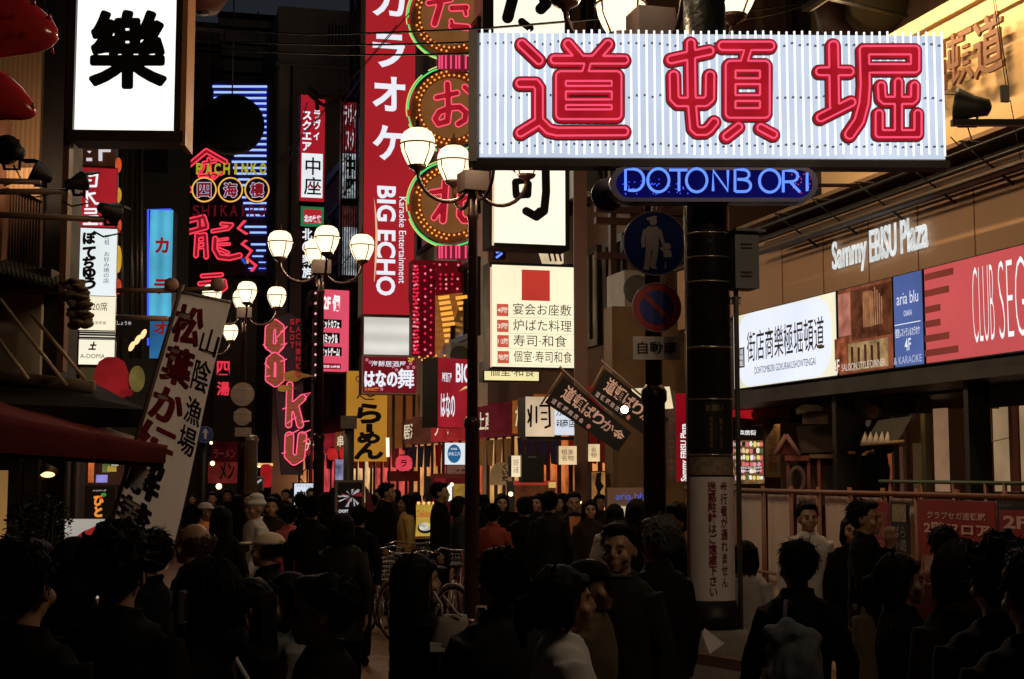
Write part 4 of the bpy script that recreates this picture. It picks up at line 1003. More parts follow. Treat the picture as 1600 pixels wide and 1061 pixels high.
# miniature house
mh = thing('miniature_house', 'dark red model house with pointed gable and porch behind the fence', 'model house', P(1255, 800, 17.2))
FM = Fr(1255, 720, 17.2, 0, U=(.95, -.3, 0))
def mbx(n_, b, m_, th, n0=0):
    a0, c0, a1, c1 = FM.box(*b); return obj(n_, MB().box(FM.w((a0 + a1) / 2, (c0 + c1) / 2, n0 + th / 2), ((a1 - a0) / 2, (c1 - c0) / 2, th / 2), FM.U, FM.V), m_, mh)
MR = df((.22, .055, .045), .6); MD = df((.04, .018, .014), .7)
mbx('wall', (1218, 708, 1308, 790), MD, .5, -.6)
for x in (1230, 1262, 1278, 1303): mbx('porch_post', (x, 714, x + 5, 790), MR, .06, 0)
mbx('porch_beam', (1228, 712, 1265, 720), MR, .05, .07); mbx('porch_beam', (1266, 710, 1308, 716), df((.16, .10, .05), .7), .05, .07)
gm = MB()
for pts in (((1231, 680), (1214, 711)), ((1231, 680), (1252, 711))):
    gm.tube([FM.px(*pts[0], .18), FM.px(*pts[1], .18)], .03, 6)
obj('gable_trim', gm, df((.28, .14, .13), .6), mh)
obj('gable', MB().prism([[FM.uv(*p) for p in ((1231, 683), (1217, 710), (1250, 710))]], FM.w, .08, .12), df((.12, .02, .02), .7), mh)
rf = MB(); rf.add([FM.px(1235, 664, -.6), FM.px(1300, 660, -.6), FM.px(1312, 706, .12), FM.px(1253, 708, .12)], [(0, 1, 2, 3)]); obj('roof', rf, df((.045, .03, .02), .8, bump=.5, scale=14), mh)
rf = MB(); rf.add([FM.px(1243, 640, .0), FM.px(1268, 618, -.2), FM.px(1310, 606, -.2), FM.px(1306, 622, .1), FM.px(1285, 641, .1), FM.px(1246, 648, .1)], [(0, 1, 2, 3, 4, 5)]); obj('upper_roof', rf, df((.06, .04, .03), .8, bump=.5, scale=14), mh)
mbx('upper_storey', (1252, 646, 1292, 662), df((.15, .10, .07), .7), .3, -.4)
obj('wheel', MB().tube([FM.px(1250 + 11 * math.cos(a), 750 + 19 * math.sin(a), .3) for a in np.linspace(0, 6.28, 17)[:-1]], .03, 6, closed=True), df((.10, .06, .05), .6), mh)
# framed pictures and a rack with price cards
S = Sign('picture_frame', 'dark framed picture hanging on the shop wall behind the fence', 'picture', (1399, 611, 1424, 657), yR(1411, -.9), df((.05, .05, .05), .2), U=-ST, thick=.06, fw=3, frame=BLACK)
S = Sign('framed_poster', 'grey poster on the wall behind the shirted figure in the shop', 'picture', (1360, 607, 1391, 650), yR(1375, -1.3), df((.11, .08, .075), .6), U=-ST, thick=.03)
FK = FRoff(-.3); rk = thing('display_rack', 'sloping display rack with a row of white paper cones', 'rack', FK.px(1410, 760))
obj('shelf', MB().add([FK.px(1374, 694, .2), FK.px(1428, 690, .2), FK.px(1444, 650, .14), FK.px(1390, 657, .14)], [(0, 1, 2, 3)]), df((.06, .045, .025), .6), rk)
obj('edge', MB().tube([FK.px(1374, 695, .22), FK.px(1440, 690, .22)], .02, 6), df((.3, .2, .11), .6), rk)
for k in range(5): obj('paper_cone', MB().lathe([(.055, 0), (.004, .13)], FK.px(1376 + k * 9, 693, .19), 10), df((.75, .62, .5), .7), rk)
# posters on the fence
def poster(label, x0, x1, ya, yb, col, name='poster'):
    S = Sign.__new__(Sign); S.F = FF; u0, v0, u1, v1 = FF.box(x0, ya, x1, yb, ax=(x0 + x1) / 2); S.r = (u0, v0, u1, v1)
    S.root = thing(name, label, 'poster', FF.w((u0 + u1) / 2, v0, .06)); S.n = .085
    obj('sheet', MB().box(FF.w((u0 + u1) / 2, (v0 + v1) / 2, .078), (abs(u1 - u0) / 2, (v1 - v0) / 2, .004), FF.U, FF.V), col, S.root); return S
PR = df((.22, .012, .018), .6); PT = df((.55, .36, .33), .6)
S = poster('red poster with white notice lettering on the white fence', 1449, 1570, 782, 872, PR)
S.text('クラブセガ道頓堀', (1463, 800, 1554, 812), PT, .02); S.text('2階フロア', (1459, 817, 1563, 836), PT, .03); S.text('営業中', (1492, 840, 1536, 858), PT, .03)
S = poster('black and red poster cut by the right edge of the picture, on the fence', 1573, 1680, 784, 872, df((.012, .014, .014), .5))
S.rect((1578, 798, 1680, 872), PR, 'red_field'); S.text('2F', (1584, 806, 1622, 826), PT, .03); S.text('JSER', (1577, 787, 1600, 793), df((.12, .12, .12), .6), .0)
S = poster('narrow red poster with vertical lettering on the fence', 1376, 1402, 784, 866, PR); S.text('特別\n開催\n中', (1380, 800, 1400, 860), df((.30, .14, .13), .6), .01)
S = poster('narrow black poster with a mottled picture beside the narrow red one', 1404, 1434, 784, 866, df((.015, .013, .012), .5)); S.rect((1408, 788, 1430, 815), df((.10, .06, .04), .5, var=.9, scale=40, rgb2=(.45, .38, .22)), 'picture'); S.text('ばら\n小遊', (1410, 822, 1431, 860), df((.25, .22, .20), .6), .0)
# ================================================================== centre: sushi shop lightboxes
CREAM = (255, 247, 222)
S = Sign('calligraphy_lightbox', 'tall cream lightbox with huge black brush characters behind the large signboard', 'lightbox', (764, -40, 889, 388), 24, lit(CREAM, 1.15, .08, .8), fw=6.5, frame=BLACK, thick=.5, ay=300)
S.glyph([([(803, -10), (793, 28)], 9), ([(848, -10), (853, 6), (845, 14)], 9), ([(815, 34), (828, 44)], 6), ([(800, 6), (796, 26)], 7)], INK, name='brush_character', h=.6)
S.glyph([([(806, 265), (817, 262)], 5), ([(852, 250), (853, 300), (850, 330), (838, 339), (822, 330)], 6.5), ([(805, 285), (806, 303)], 5.5), ([(805, 284), (822, 282), (826, 288), (825, 305), (806, 306)], 5), ([(800, 262), (800, 264)], 3), ([(843, 330), (836, 337)], 6)], INK, name='brush_character', h=.6)
obj('edge_tube', MB().tube([S.F.px(770, 258, .06), S.F.px(769, 384, .06)], .02, 6), em((255, 214, 170), .9), S.root)
S = Sign('menu_lightbox', 'square cream lightbox listing four floors of dishes with a red square on top', 'lightbox', (764, 412, 906, 578), 23.4, lit((255, 244, 206), 1.08, .10, .8), fw=4, frame=BLACK, thick=.45)
S.rect((815, 422, 859, 470), lit((205, 62, 50), .9, .1, sample=False), 'red_square')
OR_ = lit((214, 92, 70), .92, .08, sample=False)
for y, a, b in ((475, '4階', '宴会お座敷'), (500, '3階', '炉ばた料理'), (524, '1·2階', '寿司·和食'), (549, '地階', '個室·寿司和食')):
    S.rect((776, y, 794, y + 19), OR_, 'floor_patch'); S.text(a, (777, y + 5, 793, y + 14), em((255, 240, 220), 1), .01)
    S.text(b, (801, y + 0, 892 if len(b) != 5 or '·' not in b else 884, y + 18), INK, .0)
    S.rect((775, y + 21.6, 898, y + 22.2), lit((225, 205, 160), .9, .1, sample=False), 'rule')
obj('edge_tube', MB().tube([S.F.px(766, 418, .05), S.F.px(766, 574, .05)], .015, 6), em((255, 200, 170), .9), S.root)
S = Sign('menu_lightbox', 'small cream lightbox strip peeking out under the square menu lightbox', 'lightbox', (754, 566, 844, 597), 25.5, lit((250, 236, 170), 1.0, .1, .8), fw=2.4, frame=BLACK, thick=.3)
S.text('個室·和食', (765, 572, 835, 588), INK, .0)
S = Sign('tilted_lightbox', 'small slanted cream lightbox with faint lettering under the calligraphy lightbox', 'lightbox', (842, 388, 924, 412), 26, None, back=False)
F = S.F
S.n = -.2; S.poly([[(846, 393), (878, 385), (896, 388), (914, 386), (925, 411), (886, 411), (852, 412)]], lit((240, 214, 170), .9, .3, 4), 'panel', .2)
for k in range(6): S.poly([[(856 + k * 8, 396), (859 + k * 8, 395), (862 + k * 8, 408), (859 + k * 8, 409)]], df((.10, .05, .04), .7), 'brush_stroke')
col = thing('steel_column', 'tall reddish brown steel column passing in front of the menu lightbox', 'column', (P(908, 700, 20).x, 20, 0))
obj('shaft', MB().box((P(908, 700, 20).x, 20, 4.2), (.092, 4.2, .09)), df((.16, .07, .045), .5, bump=.1), col)
obj('base_plate', MB().box((P(908, 700, 20).x, 20, .04), (.17, .04, .17)), IRON, col)
# fish shop lightbox
S = Sign('curved_lightbox', 'cream and white shop lightbox with black brush characters behind the tilted black banners', 'lightbox', (821, 620, 866, 682), 22.5, lit((238, 206, 168), .85, .3, 2), thick=.5)
S.glyph([([(830, 634), (829, 666)], 1.6), ([(838, 636), (838, 660)], 1.6), ([(844, 634), (858, 634), (859, 665), (852, 668)], 1.8), ([(846, 645), (854, 645)], 1.5), ([(846, 655), (854, 655)], 1.5), ([(825, 640), (827, 650)], 1.5), ([(825, 660), (828, 652)], 1.5)], INK, h=.3)
n = S.n; S.rect((866, 622, 906, 680), lit((222, 228, 240), .95, .1), 'white_side'); S.text('商店', (878, 655, 898, 668), INK, .01); S.text('寺島', (869, 655, 878, 668), INK, .01); S.text('刀みかど', (868, 640, 902, 650), INK, .02)
S.rect((815, 683, 908, 688), IRON, 'shelf', .3)
# cloth banners
def tilted(name, label, pts, Y, mat, txt, small, slope=.1):
    "cloth between four corners: top-left, top-right, bottom-right, bottom-left of the photo"
    F = Fr(sum(p[0] for p in pts) / 4, sum(p[1] for p in pts) / 4, Y, slope)
    root = thing(name, label, 'banner', F.w(0, F.uv(*pts[2])[1], 0))
    Q = [F.uv(*p) for p in pts]
    def to(u, v, n):                                  # u along the long side 0..1, v across 0..1 from bottom
        a = (Q[0][0] + (Q[1][0] - Q[0][0]) * u, Q[0][1] + (Q[1][1] - Q[0][1]) * u); b = (Q[3][0] + (Q[2][0] - Q[3][0]) * u, Q[3][1] + (Q[2][1] - Q[3][1]) * u)
        return F.w(b[0] + (a[0] - b[0]) * v, b[1] + (a[1] - b[1]) * v, n + .03 * math.sin(u * 5 + v * 2))
    nu, nv = 16, 5; vs = [to(i / nu, j / nv, 0) for i in range(nu + 1) for j in range(nv + 1)]
    fs = [(i * (nv + 1) + j, (i + 1) * (nv + 1) + j, (i + 1) * (nv + 1) + j + 1, i * (nv + 1) + j + 1) for i in range(nu) for j in range(nv)]
    obj('cloth', MB().add(vs, fs, True), mat, root)
    return root, to, F
BC = df((.012, .012, .013), .8); PK = lit((205, 150, 120), .75, .4, 6, sample=False)
for nm, lb, pts, Y, cut in (('banner', 'tilted black banner with pinkish characters, lower of the two beside the steel column', ((880, 588), (986, 676), (966, 706), (851, 629)), 16.0, 1),
                        ('banner', 'tilted black banner with a lamp glaring on it, near the steel column', ((945, 577), (1045, 655), (1022, 690), (921, 619)), 16.6, 1)):
    rt, to, F = tilted('tilted_banner', lb, pts, Y, BC, '', '')
    chars = '道頓ばりか金'
    for k, ch in enumerate(chars):
        mb = MB(); add_text(mb, to, ch, .10 + k * .145, .40, .10 + k * .145 + .14, .92 - .02 * k, .006, .02, rot=0); obj('character', mb, PK, rt)
    for k, ch in enumerate('道頓堀商店会'):
        mb = MB(); add_text(mb, to, ch, .05 + k * .075, .10, .05 + k * .075 + .055, .28, .006, .02); obj('small_character', mb, lit((190, 150, 130), .7, .3, 6, sample=False), rt)
    u, v = .56, .17
    obj('round_seal', MB().prism([[(u + .025 * math.cos(a), v + .09 * math.sin(a)) for a in np.linspace(0, 6.28, 17)[:-1]]], to, .006, .006), lit((200, 110, 90), .7, .3, sample=False), rt)
    obj('pole', MB().tube([to(-.04, 1.06, .0), to(-.02, -.1, .0)], .012, 6), df((.30, .18, .10), .5), rt)
    obj('pole', MB().tube([to(-.10, 1.15, .0), to(.75, 1.04, .0)], .012, 6), df((.25, .2, .17), .4), rt)
# spotlight on the banner
sp = thing('spotlight', 'small glaring spotlight clipped in front of the upper tilted banner', 'lamp', P(976, 640, 15.9))
obj('bulb', MB().ell(P(976, 640, 15.95), .042), em((255, 236, 200), 14, sample=True), sp); obj('shade', MB().lathe([(.03, .05), (.055, 0), (.06, -.01), (.03, .04)], P(976, 640, 15.97), 14, axis=(0, 1, .3)), IRON, sp)
obj('arm', MB().tube([P(976, 636, 16.0), P(962, 618, 16.2)], .01, 6), IRON, sp)
S = Sign('cream_lightbox', 'cream slanted lightbox corner showing behind the upper end of the road sign post', 'lightbox', (992, 604, 1052, 640), 18, None, back=False)
S.n = -.1; S.poly([[(990, 607), (1046, 604), (1052, 638), (1010, 640)]], lit((250, 226, 178), .95, .25, 3), 'panel', .1)

# ================================================================== disc signs with bulbs
GREEN = em((90, 240, 130), .95); YEL = em((235, 240, 130), .8); AMB = em((255, 160, 70), 1.25, sample=True); PINK = em((250, 78, 120), 1.0)
RED2 = lit((178, 30, 42), .85, .3, 5, sample=False); NE2 = em((255, 90, 110), 1.1)
TA = [([(668, 8), (702, 2)], 5), ([(686, -12), (686, 10), (677, 40)], 6), ([(704, 16), (726, 15)], 5.5), ([(704, 44), (728, 46)], 5.5), ([(703, 36), (706, 46)], 4), ([(724, 16), (726, 26)], 4)]
O_ = [([(680, 155), (712, 148)], 5), ([(697, 134), (699, 175), (697, 192), (683, 196), (678, 188), (684, 178), (700, 171), (716, 170), (726, 178), (724, 190), (714, 196)], 5.5), ([(724, 139), (736, 150)], 5)]
KITA = [([(694, 286), (692, 320), (690, 346)], 6), ([(672, 303), (692, 300)], 5), ([(676, 342), (692, 318)], 5), ([(718, 294), (716, 338), (722, 346), (742, 346), (744, 336)], 5.5), ([(718, 315), (736, 306)], 4.5)]
for (ch, cy_, lb) in ((TA, 26, 'highest'), (O_, 170, 'middle'), (KITA, 318, 'lowest')):
    cx = 704
    S = Sign('disc_sign', f'brown disc sign ringed with amber bulbs and green neon, {lb} of the three stacked discs', 'neon sign', (cx - 60, cy_ - 60, cx + 60, cy_ + 60), 32.4, None, back=False, thick=.3, group='stacked disc neon signs')
    S.n = -.25; S.disc(cx, cy_, 60, 60, df((.30, .14, .05), .6), 'housing', .25)
    S.disc(cx, cy_, 60, 60, df((.33, .15, .05), .6), 'bulb_ring', .05, rin=.78)
    S.disc(cx, cy_, 47, 47, lit((150, 96, 52), .62, .2, 2, sample=False), 'face')
    bm = []
    k0 = S.n + .06
    proto = None
    for ri, (rr, nb) in enumerate(((56.5, 44), (50.5, 40))):
        for k in range(nb):
            a = 2 * math.pi * (k + .5 * ri) / nb
            if (k // 3 + ri) % 4 == 3 and ri == 0: continue
            c = S.F.px(cx + rr * math.cos(a), cy_ + rr * math.sin(a), k0)
            if proto is None:
                proto = MB().ell(Vector((0, 0, 0)), .026, 8, 5).mesh('bulb'); proto.materials.append(AMB)
            o = bpy.data.objects.new('bulb', proto); COL.objects.link(o); o.parent = S.root; o.location = c - wloc(S.root)
    S.n += .02
    c1 = S.glyph(ch, RED2, 0, 'character', .05, h=.45)
    S.tubes([dense(l, 3) for l in sdf_loops(ch, -.6, .5)], .016, NE2, closed=True, up=.02, parent=c1)
    S.n = -.05
    S.tubes([ring_px(cx, cy_, 66, 66, a, a + 80, 16) for a in (0, 90, 180, 270)], .018, GREEN, name='green_neon', up=.0)
    S.tubes([ring_px(cx, cy_, 69, 69, a, a + 60, 12) for a in (100, 170, 240)], .016, YEL, name='green_neon', up=.04)
for i, (ya, yb, lb) in enumerate(((86, 108, 'between the upper two discs'), (233, 256, 'between the lower two discs'), (384, 404, 'under the lowest disc'))):
    t = thing('neon_tube_cluster', f'short pink vertical neon tubes {lb}', 'neon sign', P(706, yb, 32.3)); F = Fr(706, (ya + yb) / 2, 32.3, .25)
    for x in (686, 690, 696, 704, 712, 717, 727, 746): obj('neon_tube', MB().tube([F.px(x, ya, .05), F.px(x, yb, .05)], .026, 6), PINK, t)
    a0, c0, a1, c1 = F.box(684, ya, 750, yb); obj('backing', MB().box(F.w((a0 + a1) / 2, (c0 + c1) / 2, -.1), ((a1 - a0) / 2, (c1 - c0) / 2, .06), F.U, F.V), lit((150, 40, 60), .6, .3, sample=False), t)
S = Sign('blue_neon_sign', 'small bright blue neon stroke sign under the calligraphy lightbox', 'neon sign', (772, 388, 790, 404), 28, df((.01, .01, .015), .5))
S.tubes([[(775, 395), (783, 391), (786, 392)], [(775, 403), (784, 396)]], .025, em((110, 140, 255), 1.3))
# pachinko hall canopy: red bulbs above, gold light strips under
S = Sign('bulb_canopy', 'dark red canopy studded with red bulbs over a golden light soffit', 'canopy', (644, 408, 768, 470), 33.5, lit((104, 14, 22), .75, .45, 2.5), thick=.5, body=df((.14, .012, .016), .5))  # panel emission paints the red glow spread by the bulbs
rnd = random.Random(4); RB_ = em((235, 40, 70), .95); pr = MB().ell(Vector((0, 0, 0)), .030, 7, 5).mesh('bulb'); pr.materials.append(RB_); pr2 = pr.copy(); pr2.materials[0] = em((255, 130, 140), 1)
cnt = 0
for k in range(62):
    x = 678 + (k % 10) * 9.2 + rnd.uniform(-.8, .8); y = 414 + (k // 10) * 7.5 + rnd.uniform(-.7, .7)
    if rnd.random() < .35: continue
    o = bpy.data.objects.new('bulb', pr if rnd.random() < .7 else pr2); COL.objects.link(o); o.parent = S.root; o.location = S.F.px(x, y, .04) - wloc(S.root); cnt += 1
S2 = Sign('bulb_pillar', 'flashing vertical pillar of red bulbs at the left end of the red canopy', 'light pillar', (644, 412, 680, 556), 33.2, lit((96, 10, 20), .75, .45, 2.5), thick=.4, body=df((.12, .01, .014), .5))  # the bulbs' glow is put into the pillar panel's emission
for k in range(96):
    r_ = k // 4; x = 645.5 + (k % 4) * 3.0 + (r_ % 2) * 1.2 + (0 if k % 4 < 3 else 9 + 8 * (r_ % 2)); y = 416 + r_ * 5.9
    o = bpy.data.objects.new('bulb', pr if rnd.random() < .75 else pr2); COL.objects.link(o); o.parent = S2.root; o.location = S2.F.px(x + rnd.uniform(-.6, .6), y + rnd.uniform(-1, 1), .04) - wloc(S2.root)
GOLD = em((255, 172, 70), 1.1, sample=True)
t = thing('golden_soffit', 'golden light soffit with rows of glowing strips below the red canopy', 'soffit', P(715, 560, 33))
q = MB(); q.add([P(680, 462, 33.0), P(768, 452, 33.6), P(768, 552, 36), P(676, 560, 36)], [(0, 1, 2, 3)]); obj('soffit_panel', q, lit((160, 94, 40), .85, .4, 4), t)
for k in range(11):
    y = 466 + k * 8.4; s = k * 3.2
    for xa, xb in ((685 + s * .4, 702 + s * .55), (712 + s * .8, 730 + s * .7)):
        if xb > xa + 4: obj('light_strip', MB().tube([P(xa, y, 32.85 + k * .25), P(xb, y - 2.5, 32.85 + k * .25)], .042, 6), GOLD, t)
for k in range(40):
    x = 742 + (k % 5) * 5.2; y = 458 + (k // 5) * 11
    c = bpy.data.objects.new('bulb', proto); COL.objects.link(c); c.parent = t; c.location = P(x, y, 33.2 + (k // 5) * .28) - wloc(t)
for k in range(26):
    c = bpy.data.objects.new('bulb', proto); COL.objects.link(c); c.parent = t; c.location = P(655 + k * 4.4, 558 + 2.5 * math.sin(k * 1.9) + (k % 3) * 2, 33.0) - wloc(t)

# ================================================================== red karaoke banner and what hangs with it
S = Sign('karaoke_signboard', 'very tall red illuminated signboard with white vertical lettering', 'signboard', (567, -60, 649, 493), 36, lit((172, 34, 42), .92, .10, .35), thick=.7, body=df((.35, .33, .32), .6), ay=300, ax=608, fw=1.5, frame=df((.3, .1, .1), .5))
WH = em((240, 240, 250), .98)
for ch, y0, y1 in (('カ', -22, 26), ('ラ', 53, 106), ('オ', 120, 174), ('ケ', 196, 251)): S.text(ch, (582, y0, 633, y1), WH, .03)
S.text('BIG ECHO', (588, 291, 618, 462), WH, .028, rot=1)
S.text('Karaoke Entertainment', (623, 308, 634, 443), WH, .004, rot=1)
sw = [(584, 308), (588, 335), (590, 365), (589, 400), (585, 440), (584, 440), (585.5, 400), (586.5, 365), (585.5, 335)]
S.poly([sw], em((235, 190, 140), .95), 'swoosh')
S = Sign('blank_lightbox', 'plain pale unlettered lightbox at the foot of the tall red signboard', 'lightbox', (567, 495, 650, 556), 35.8, lit((228, 224, 214), .98, .12, 1, stripes=-.7), thick=.5, fw=1.5, frame=STEEL)
S = Sign('izakaya_lightbox', 'dark red lightbox with white brush lettering right under the blank pale lightbox', 'lightbox', (565, 556, 653, 616), 35.7, lit((120, 22, 32), .85, .2, 1.2), thick=.5, fw=2.2, frame=df((.45, .36, .34), .4, .4))
S.text('海鮮居酒屋', (580, 564, 634, 573), WH, .006); S.fat('はなの', (569, 579, 621, 605), 1.0, WH); S.fat('舞', (621, 576, 647, 607), .6, WH); S.text('2F', (637, 559, 647, 565), em((225, 190, 60), .95), .03); S.text('230席', (569, 605, 592, 611), em((225, 120, 60), .85), .03)
for x, y in ((573, 562), (578, 566), (641, 568), (646, 574), (614, 573), (619, 578), (596, 608), (637, 574)): S.text('✿', (x - 2.5, y - 2.5, x + 2.5, y + 2.5), em((225, 150, 170), .8), 0)
# noodle banner
S = Sign('noodle_signboard', 'yellow vertical signboard with fat black brush lettering below the dark red lightbox', 'signboard', (541, 580, 605, 721), 38, lit((200, 138, 48), .72, .18, .8), thick=.4)
[S.fat(c_, b_, 1.9, INK, 'brush_character') for c_, b_ in (('ら', (557, 630, 596, 662)), ('｜', (572, 662, 582, 676)), ('め', (558, 674, 594, 694)), ('ん', (553, 692, 599, 718)))]
S.glyph([(ring_px(560, 592, 4, 4), .7), ([(558, 622), (566, 612), (578, 620), (588, 616)], 1.2), ([(562, 618), (570, 624), (584, 624)], 1.0)], df((.12, .12, .03), .7), name='emblem', h=.3)
obj('edge_tube', MB().tube([S.F.px(605, 684, .06), S.F.px(605.5, 714, .06)], .05, 6), em((255, 246, 220), 1.2), S.root)
# angled red sign beyond lamp
S = Sign('corner_lightbox', 'pinkish red angled lightbox partly hidden by the near lamp post', 'lightbox', (684, 560, 734, 668), 29, lit((190, 40, 52), .62, .3, 1.2), thick=.5, U=(1, .9, 0))
S.text('BIG', (712, 568, 734, 598), WH, .03); S.text('海鮮居酒屋', (690, 582, 705, 597), WH, .02); S.text('はなの', (688, 614, 710, 652), WH, .02)
S.poly([[(716, 612), (725, 604), (734, 602), (734, 606), (724, 608)]], em((235, 200, 120), .9), 'swoosh')
S = Sign('bar_lightbox', 'small white lightbox with a blue oval emblem low beside the near lamp post', 'lightbox', (695, 692, 729, 726), 26, lit((232, 238, 244), .95, .1, 1), thick=.25)
S.disc(709.5, 709, 10.5, 14.5, lit((44, 104, 150), .85, .1, sample=False), 'oval'); S.text('小たこ八', (700, 706, 719, 712), WH, .02); S.text('居酒屋', (704, 700, 714, 703), WH, 0)
S = Sign('small_plate', 'small pinkish plate with dark characters below the blue oval lightbox', 'signboard', (698, 727, 729, 741), 26, lit((150, 100, 84), .5, .3, 3, sample=False), thick=.1)
S.text('二階席', (706, 733, 727, 739), INK, .02)

# ================================================================== cafe sign, thin red sign, theatre sign
S = Sign('cafe_signboard', 'bright pink signboard with rows of white lettering right of the second lamp post', 'signboard', (500, 452, 546, 582), 42, lit((232, 84, 110), .95, .1, .8), thick=.6, fw=1.2, frame=df((.4, .05, .08), .5), slope=.0, U=(1, .5, 0))
SH = df((.10, .01, .02), .6)
for tx, b, dk in (('2F 個', (505, 460, 531, 486), 0), ('ネットカフェ', (502, 500, 530, 513), 1), ('コミック＆', (502, 521, 527, 537), 1), ('ネットゲーム!', (502, 543, 530, 557), 1)):
    if dk: S.rect((b[0] + 1, b[1] - 1, b[2] + 3.5, b[3] - 1), SH, 'dark_patch')  # dark red patch behind the row of white lettering
    S.text(tx, b, em((255, 252, 252), 1), .04)
S.rect((503, 568, 532, 577), lit((150, 24, 40), .8, .2, sample=False), 'red_patch'); S.text('営業 24時間', (505, 571, 530, 575), WH, .02)
t = thing('bulb_strip', 'vertical row of small pink bulbs on a dark strip behind the second lamp post', 'light strip', P(493, 590, 41))
obj('strip', MB().box(P(493, 525, 41.1), (.05, 1.35, .03)), DARKM, t)
for k in range(9): obj('bulb', MB().ell(P(493, 458 + k * 16, 41), .035, 8, 5), em((255, 170, 190), 1), t)
S = Sign('theatre_signboard', 'slender red and white vertical signboard with black characters high above the second lamp', 'signboard', (468, 148, 508, 316), 46, lit((176, 30, 44), .88, .15, .5), thick=.6, fw=1.0, frame=df((.3, .03, .04), .5))
S.text('ラ\nヴ\nィ', (490, 172, 501, 219), WH, .03); S.text('ス\nク\nエ\nア', (472, 174, 487, 236), WH, .04)
S.rect((471, 240, 504, 309), lit((240, 244, 250), .98, .1), 'white_panel'); S.text('中\n座', (475, 246, 502, 305), INK, .012, line=1.05)
S.text('人 人', (480, 286, 501, 295), em((190, 40, 50), .9), .02)
S = Sign('green_lightbox', 'small red lightbox with a green border above the globe of the second lamp', 'lightbox', (470, 323, 506, 354), 46, lit((40, 128, 76), .8, .1), thick=.5)
S.rect((475, 327, 502, 349), lit((186, 40, 50), .9, .1, sample=False), 'red_field'); S.text('北の家族', (475, 336, 502, 348), WH, .04)
S = Sign('black_signboard', 'dark narrow signboard with big white characters behind the second lamp globes', 'signboard', (470, 355, 508, 438), 46.2, df((.01, .01, .012), .5), thick=.5)
for k, ch in enumerate('北の家族'): S.text(ch, (472, 357 + k * 20, 488, 375 + k * 20), em((240, 244, 250), .95), .03)
# grille beside it; the mirrored lights are painted as glowing patches and lettering
S = Sign('louvred_panel', 'tall louvred glass panel mirroring the red and white signs beside the red signboard', 'screen', (532, 152, 558, 432), 44, df((.03, .028, .03), .3), thick=.3)
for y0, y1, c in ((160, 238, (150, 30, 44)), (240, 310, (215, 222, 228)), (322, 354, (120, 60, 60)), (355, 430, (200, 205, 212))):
    S.rect((535, y0, 557, y1), lit(c, .55, .9, 4.5, sample=False), 'painted_reflection')
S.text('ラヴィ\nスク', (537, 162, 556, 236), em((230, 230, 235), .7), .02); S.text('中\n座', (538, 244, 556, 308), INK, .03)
for k in range(8): S.rect((533 + k * 3.3, 150, 534.4 + k * 3.3, 434), df((.03, .026, .026), .4, .4), 'louvre', .05)
for y in (150, 195, 242, 292, 345, 400): S.tubes([[(531, y + 18), (559, y - 14)]], .018, df((.2, .19, .19), .4, .4), 'brace', up=.06)

# ================================================================== pink letter sign with bulbs
S = Sign('letter_signboard', 'tall grey signboard carrying four pink neon letters filled with dots', 'neon sign', (418, 492, 470, 742), 40, None, thick=.4, back=False)
F = S.F
S.n = -.3; S.poly([[(424, 500), (452, 488), (470, 500), (470, 590), (474, 600), (474, 742), (440, 742), (430, 600), (420, 590)]], df((.07, .065, .10), .6), 'backing', .25)
PN = em((255, 92, 124), 1.15); DT = lit((150, 36, 44), .62, .2, 5, sample=False)
LG = {'G': [([(429, 506), (421, 514), (420, 540), (430, 547), (437, 540), (437, 512), (429, 506)], 6.5)],
      'O': [([(429, 558), (422, 564), (421, 592), (430, 598), (437, 592), (437, 564), (429, 558)], 6.5)],
      'K': [([(452, 602), (450, 664)], 4.5), ([(452, 640), (472, 622)], 5), ([(460, 632), (468, 664)], 5)],
      'U': [([(451, 682), (450, 712), (458, 720), (468, 714), (471, 682)], 6.5)]}
for nm, stx in LG.items():
    c1 = S.glyph(stx, DT, 0, 'letter', .06, h=.35)
    bm = MB(); al = np.array([p for s_ in stx for p in s_[0]]); 
    for ix in range(40):
        for iy in range(60):
            x = al[:, 0].min() - 7 + ix * 2.4 + (iy % 2) * 1.2; y = al[:, 1].min() - 7 + iy * 2.1
            dmin = 1e9
            for pts, r in stx:
                for (ax, ay), (bx, by) in zip(pts[:-1], pts[1:]):
                    d2 = (bx - ax) ** 2 + (by - ay) ** 2; tt = max(0, min(1, ((x - ax) * (bx - ax) + (y - ay) * (by - ay)) / d2)); dmin = min(dmin, math.hypot(x - ax - tt * (bx - ax), y - ay - tt * (by - ay)) - r)
            if dmin < -1.2: bm.ell(F.px(x, y, S.n + .01), .010, 5, 3)
    o = obj('dots', bm, em((222, 168, 96), .72), c1); o['kind'] = 'stuff'
    S.tubes([dense(l, 3) for l in sdf_loops(stx, .2, .35)], .020, PN, closed=True, up=.03, parent=c1)
for l in ([(437, 520), (448, 511), (437, 522)], [(432, 508 + 28), (430, 530), (447, 512)], [(438, 540), (447, 537), (436, 549)], [(412, 568), (420, 576)], [(437, 566), (447, 562)], [(413, 590), (421, 588)], [(416, 545), (410, 539)], [(470, 618), (484, 614), (474, 624)], [(445, 638), (440, 640)], [(469, 660), (482, 658)], [(447, 662), (462, 652)], [(470, 678), (484, 672)], [(472, 690), (482, 686)], [(446, 706), (439, 709)], [(446, 682), (466, 672)]): S.tubes([l], .018, PN, 'neon_spur', up=.03)
gl = df((.55, .33, .10), .3, .8)
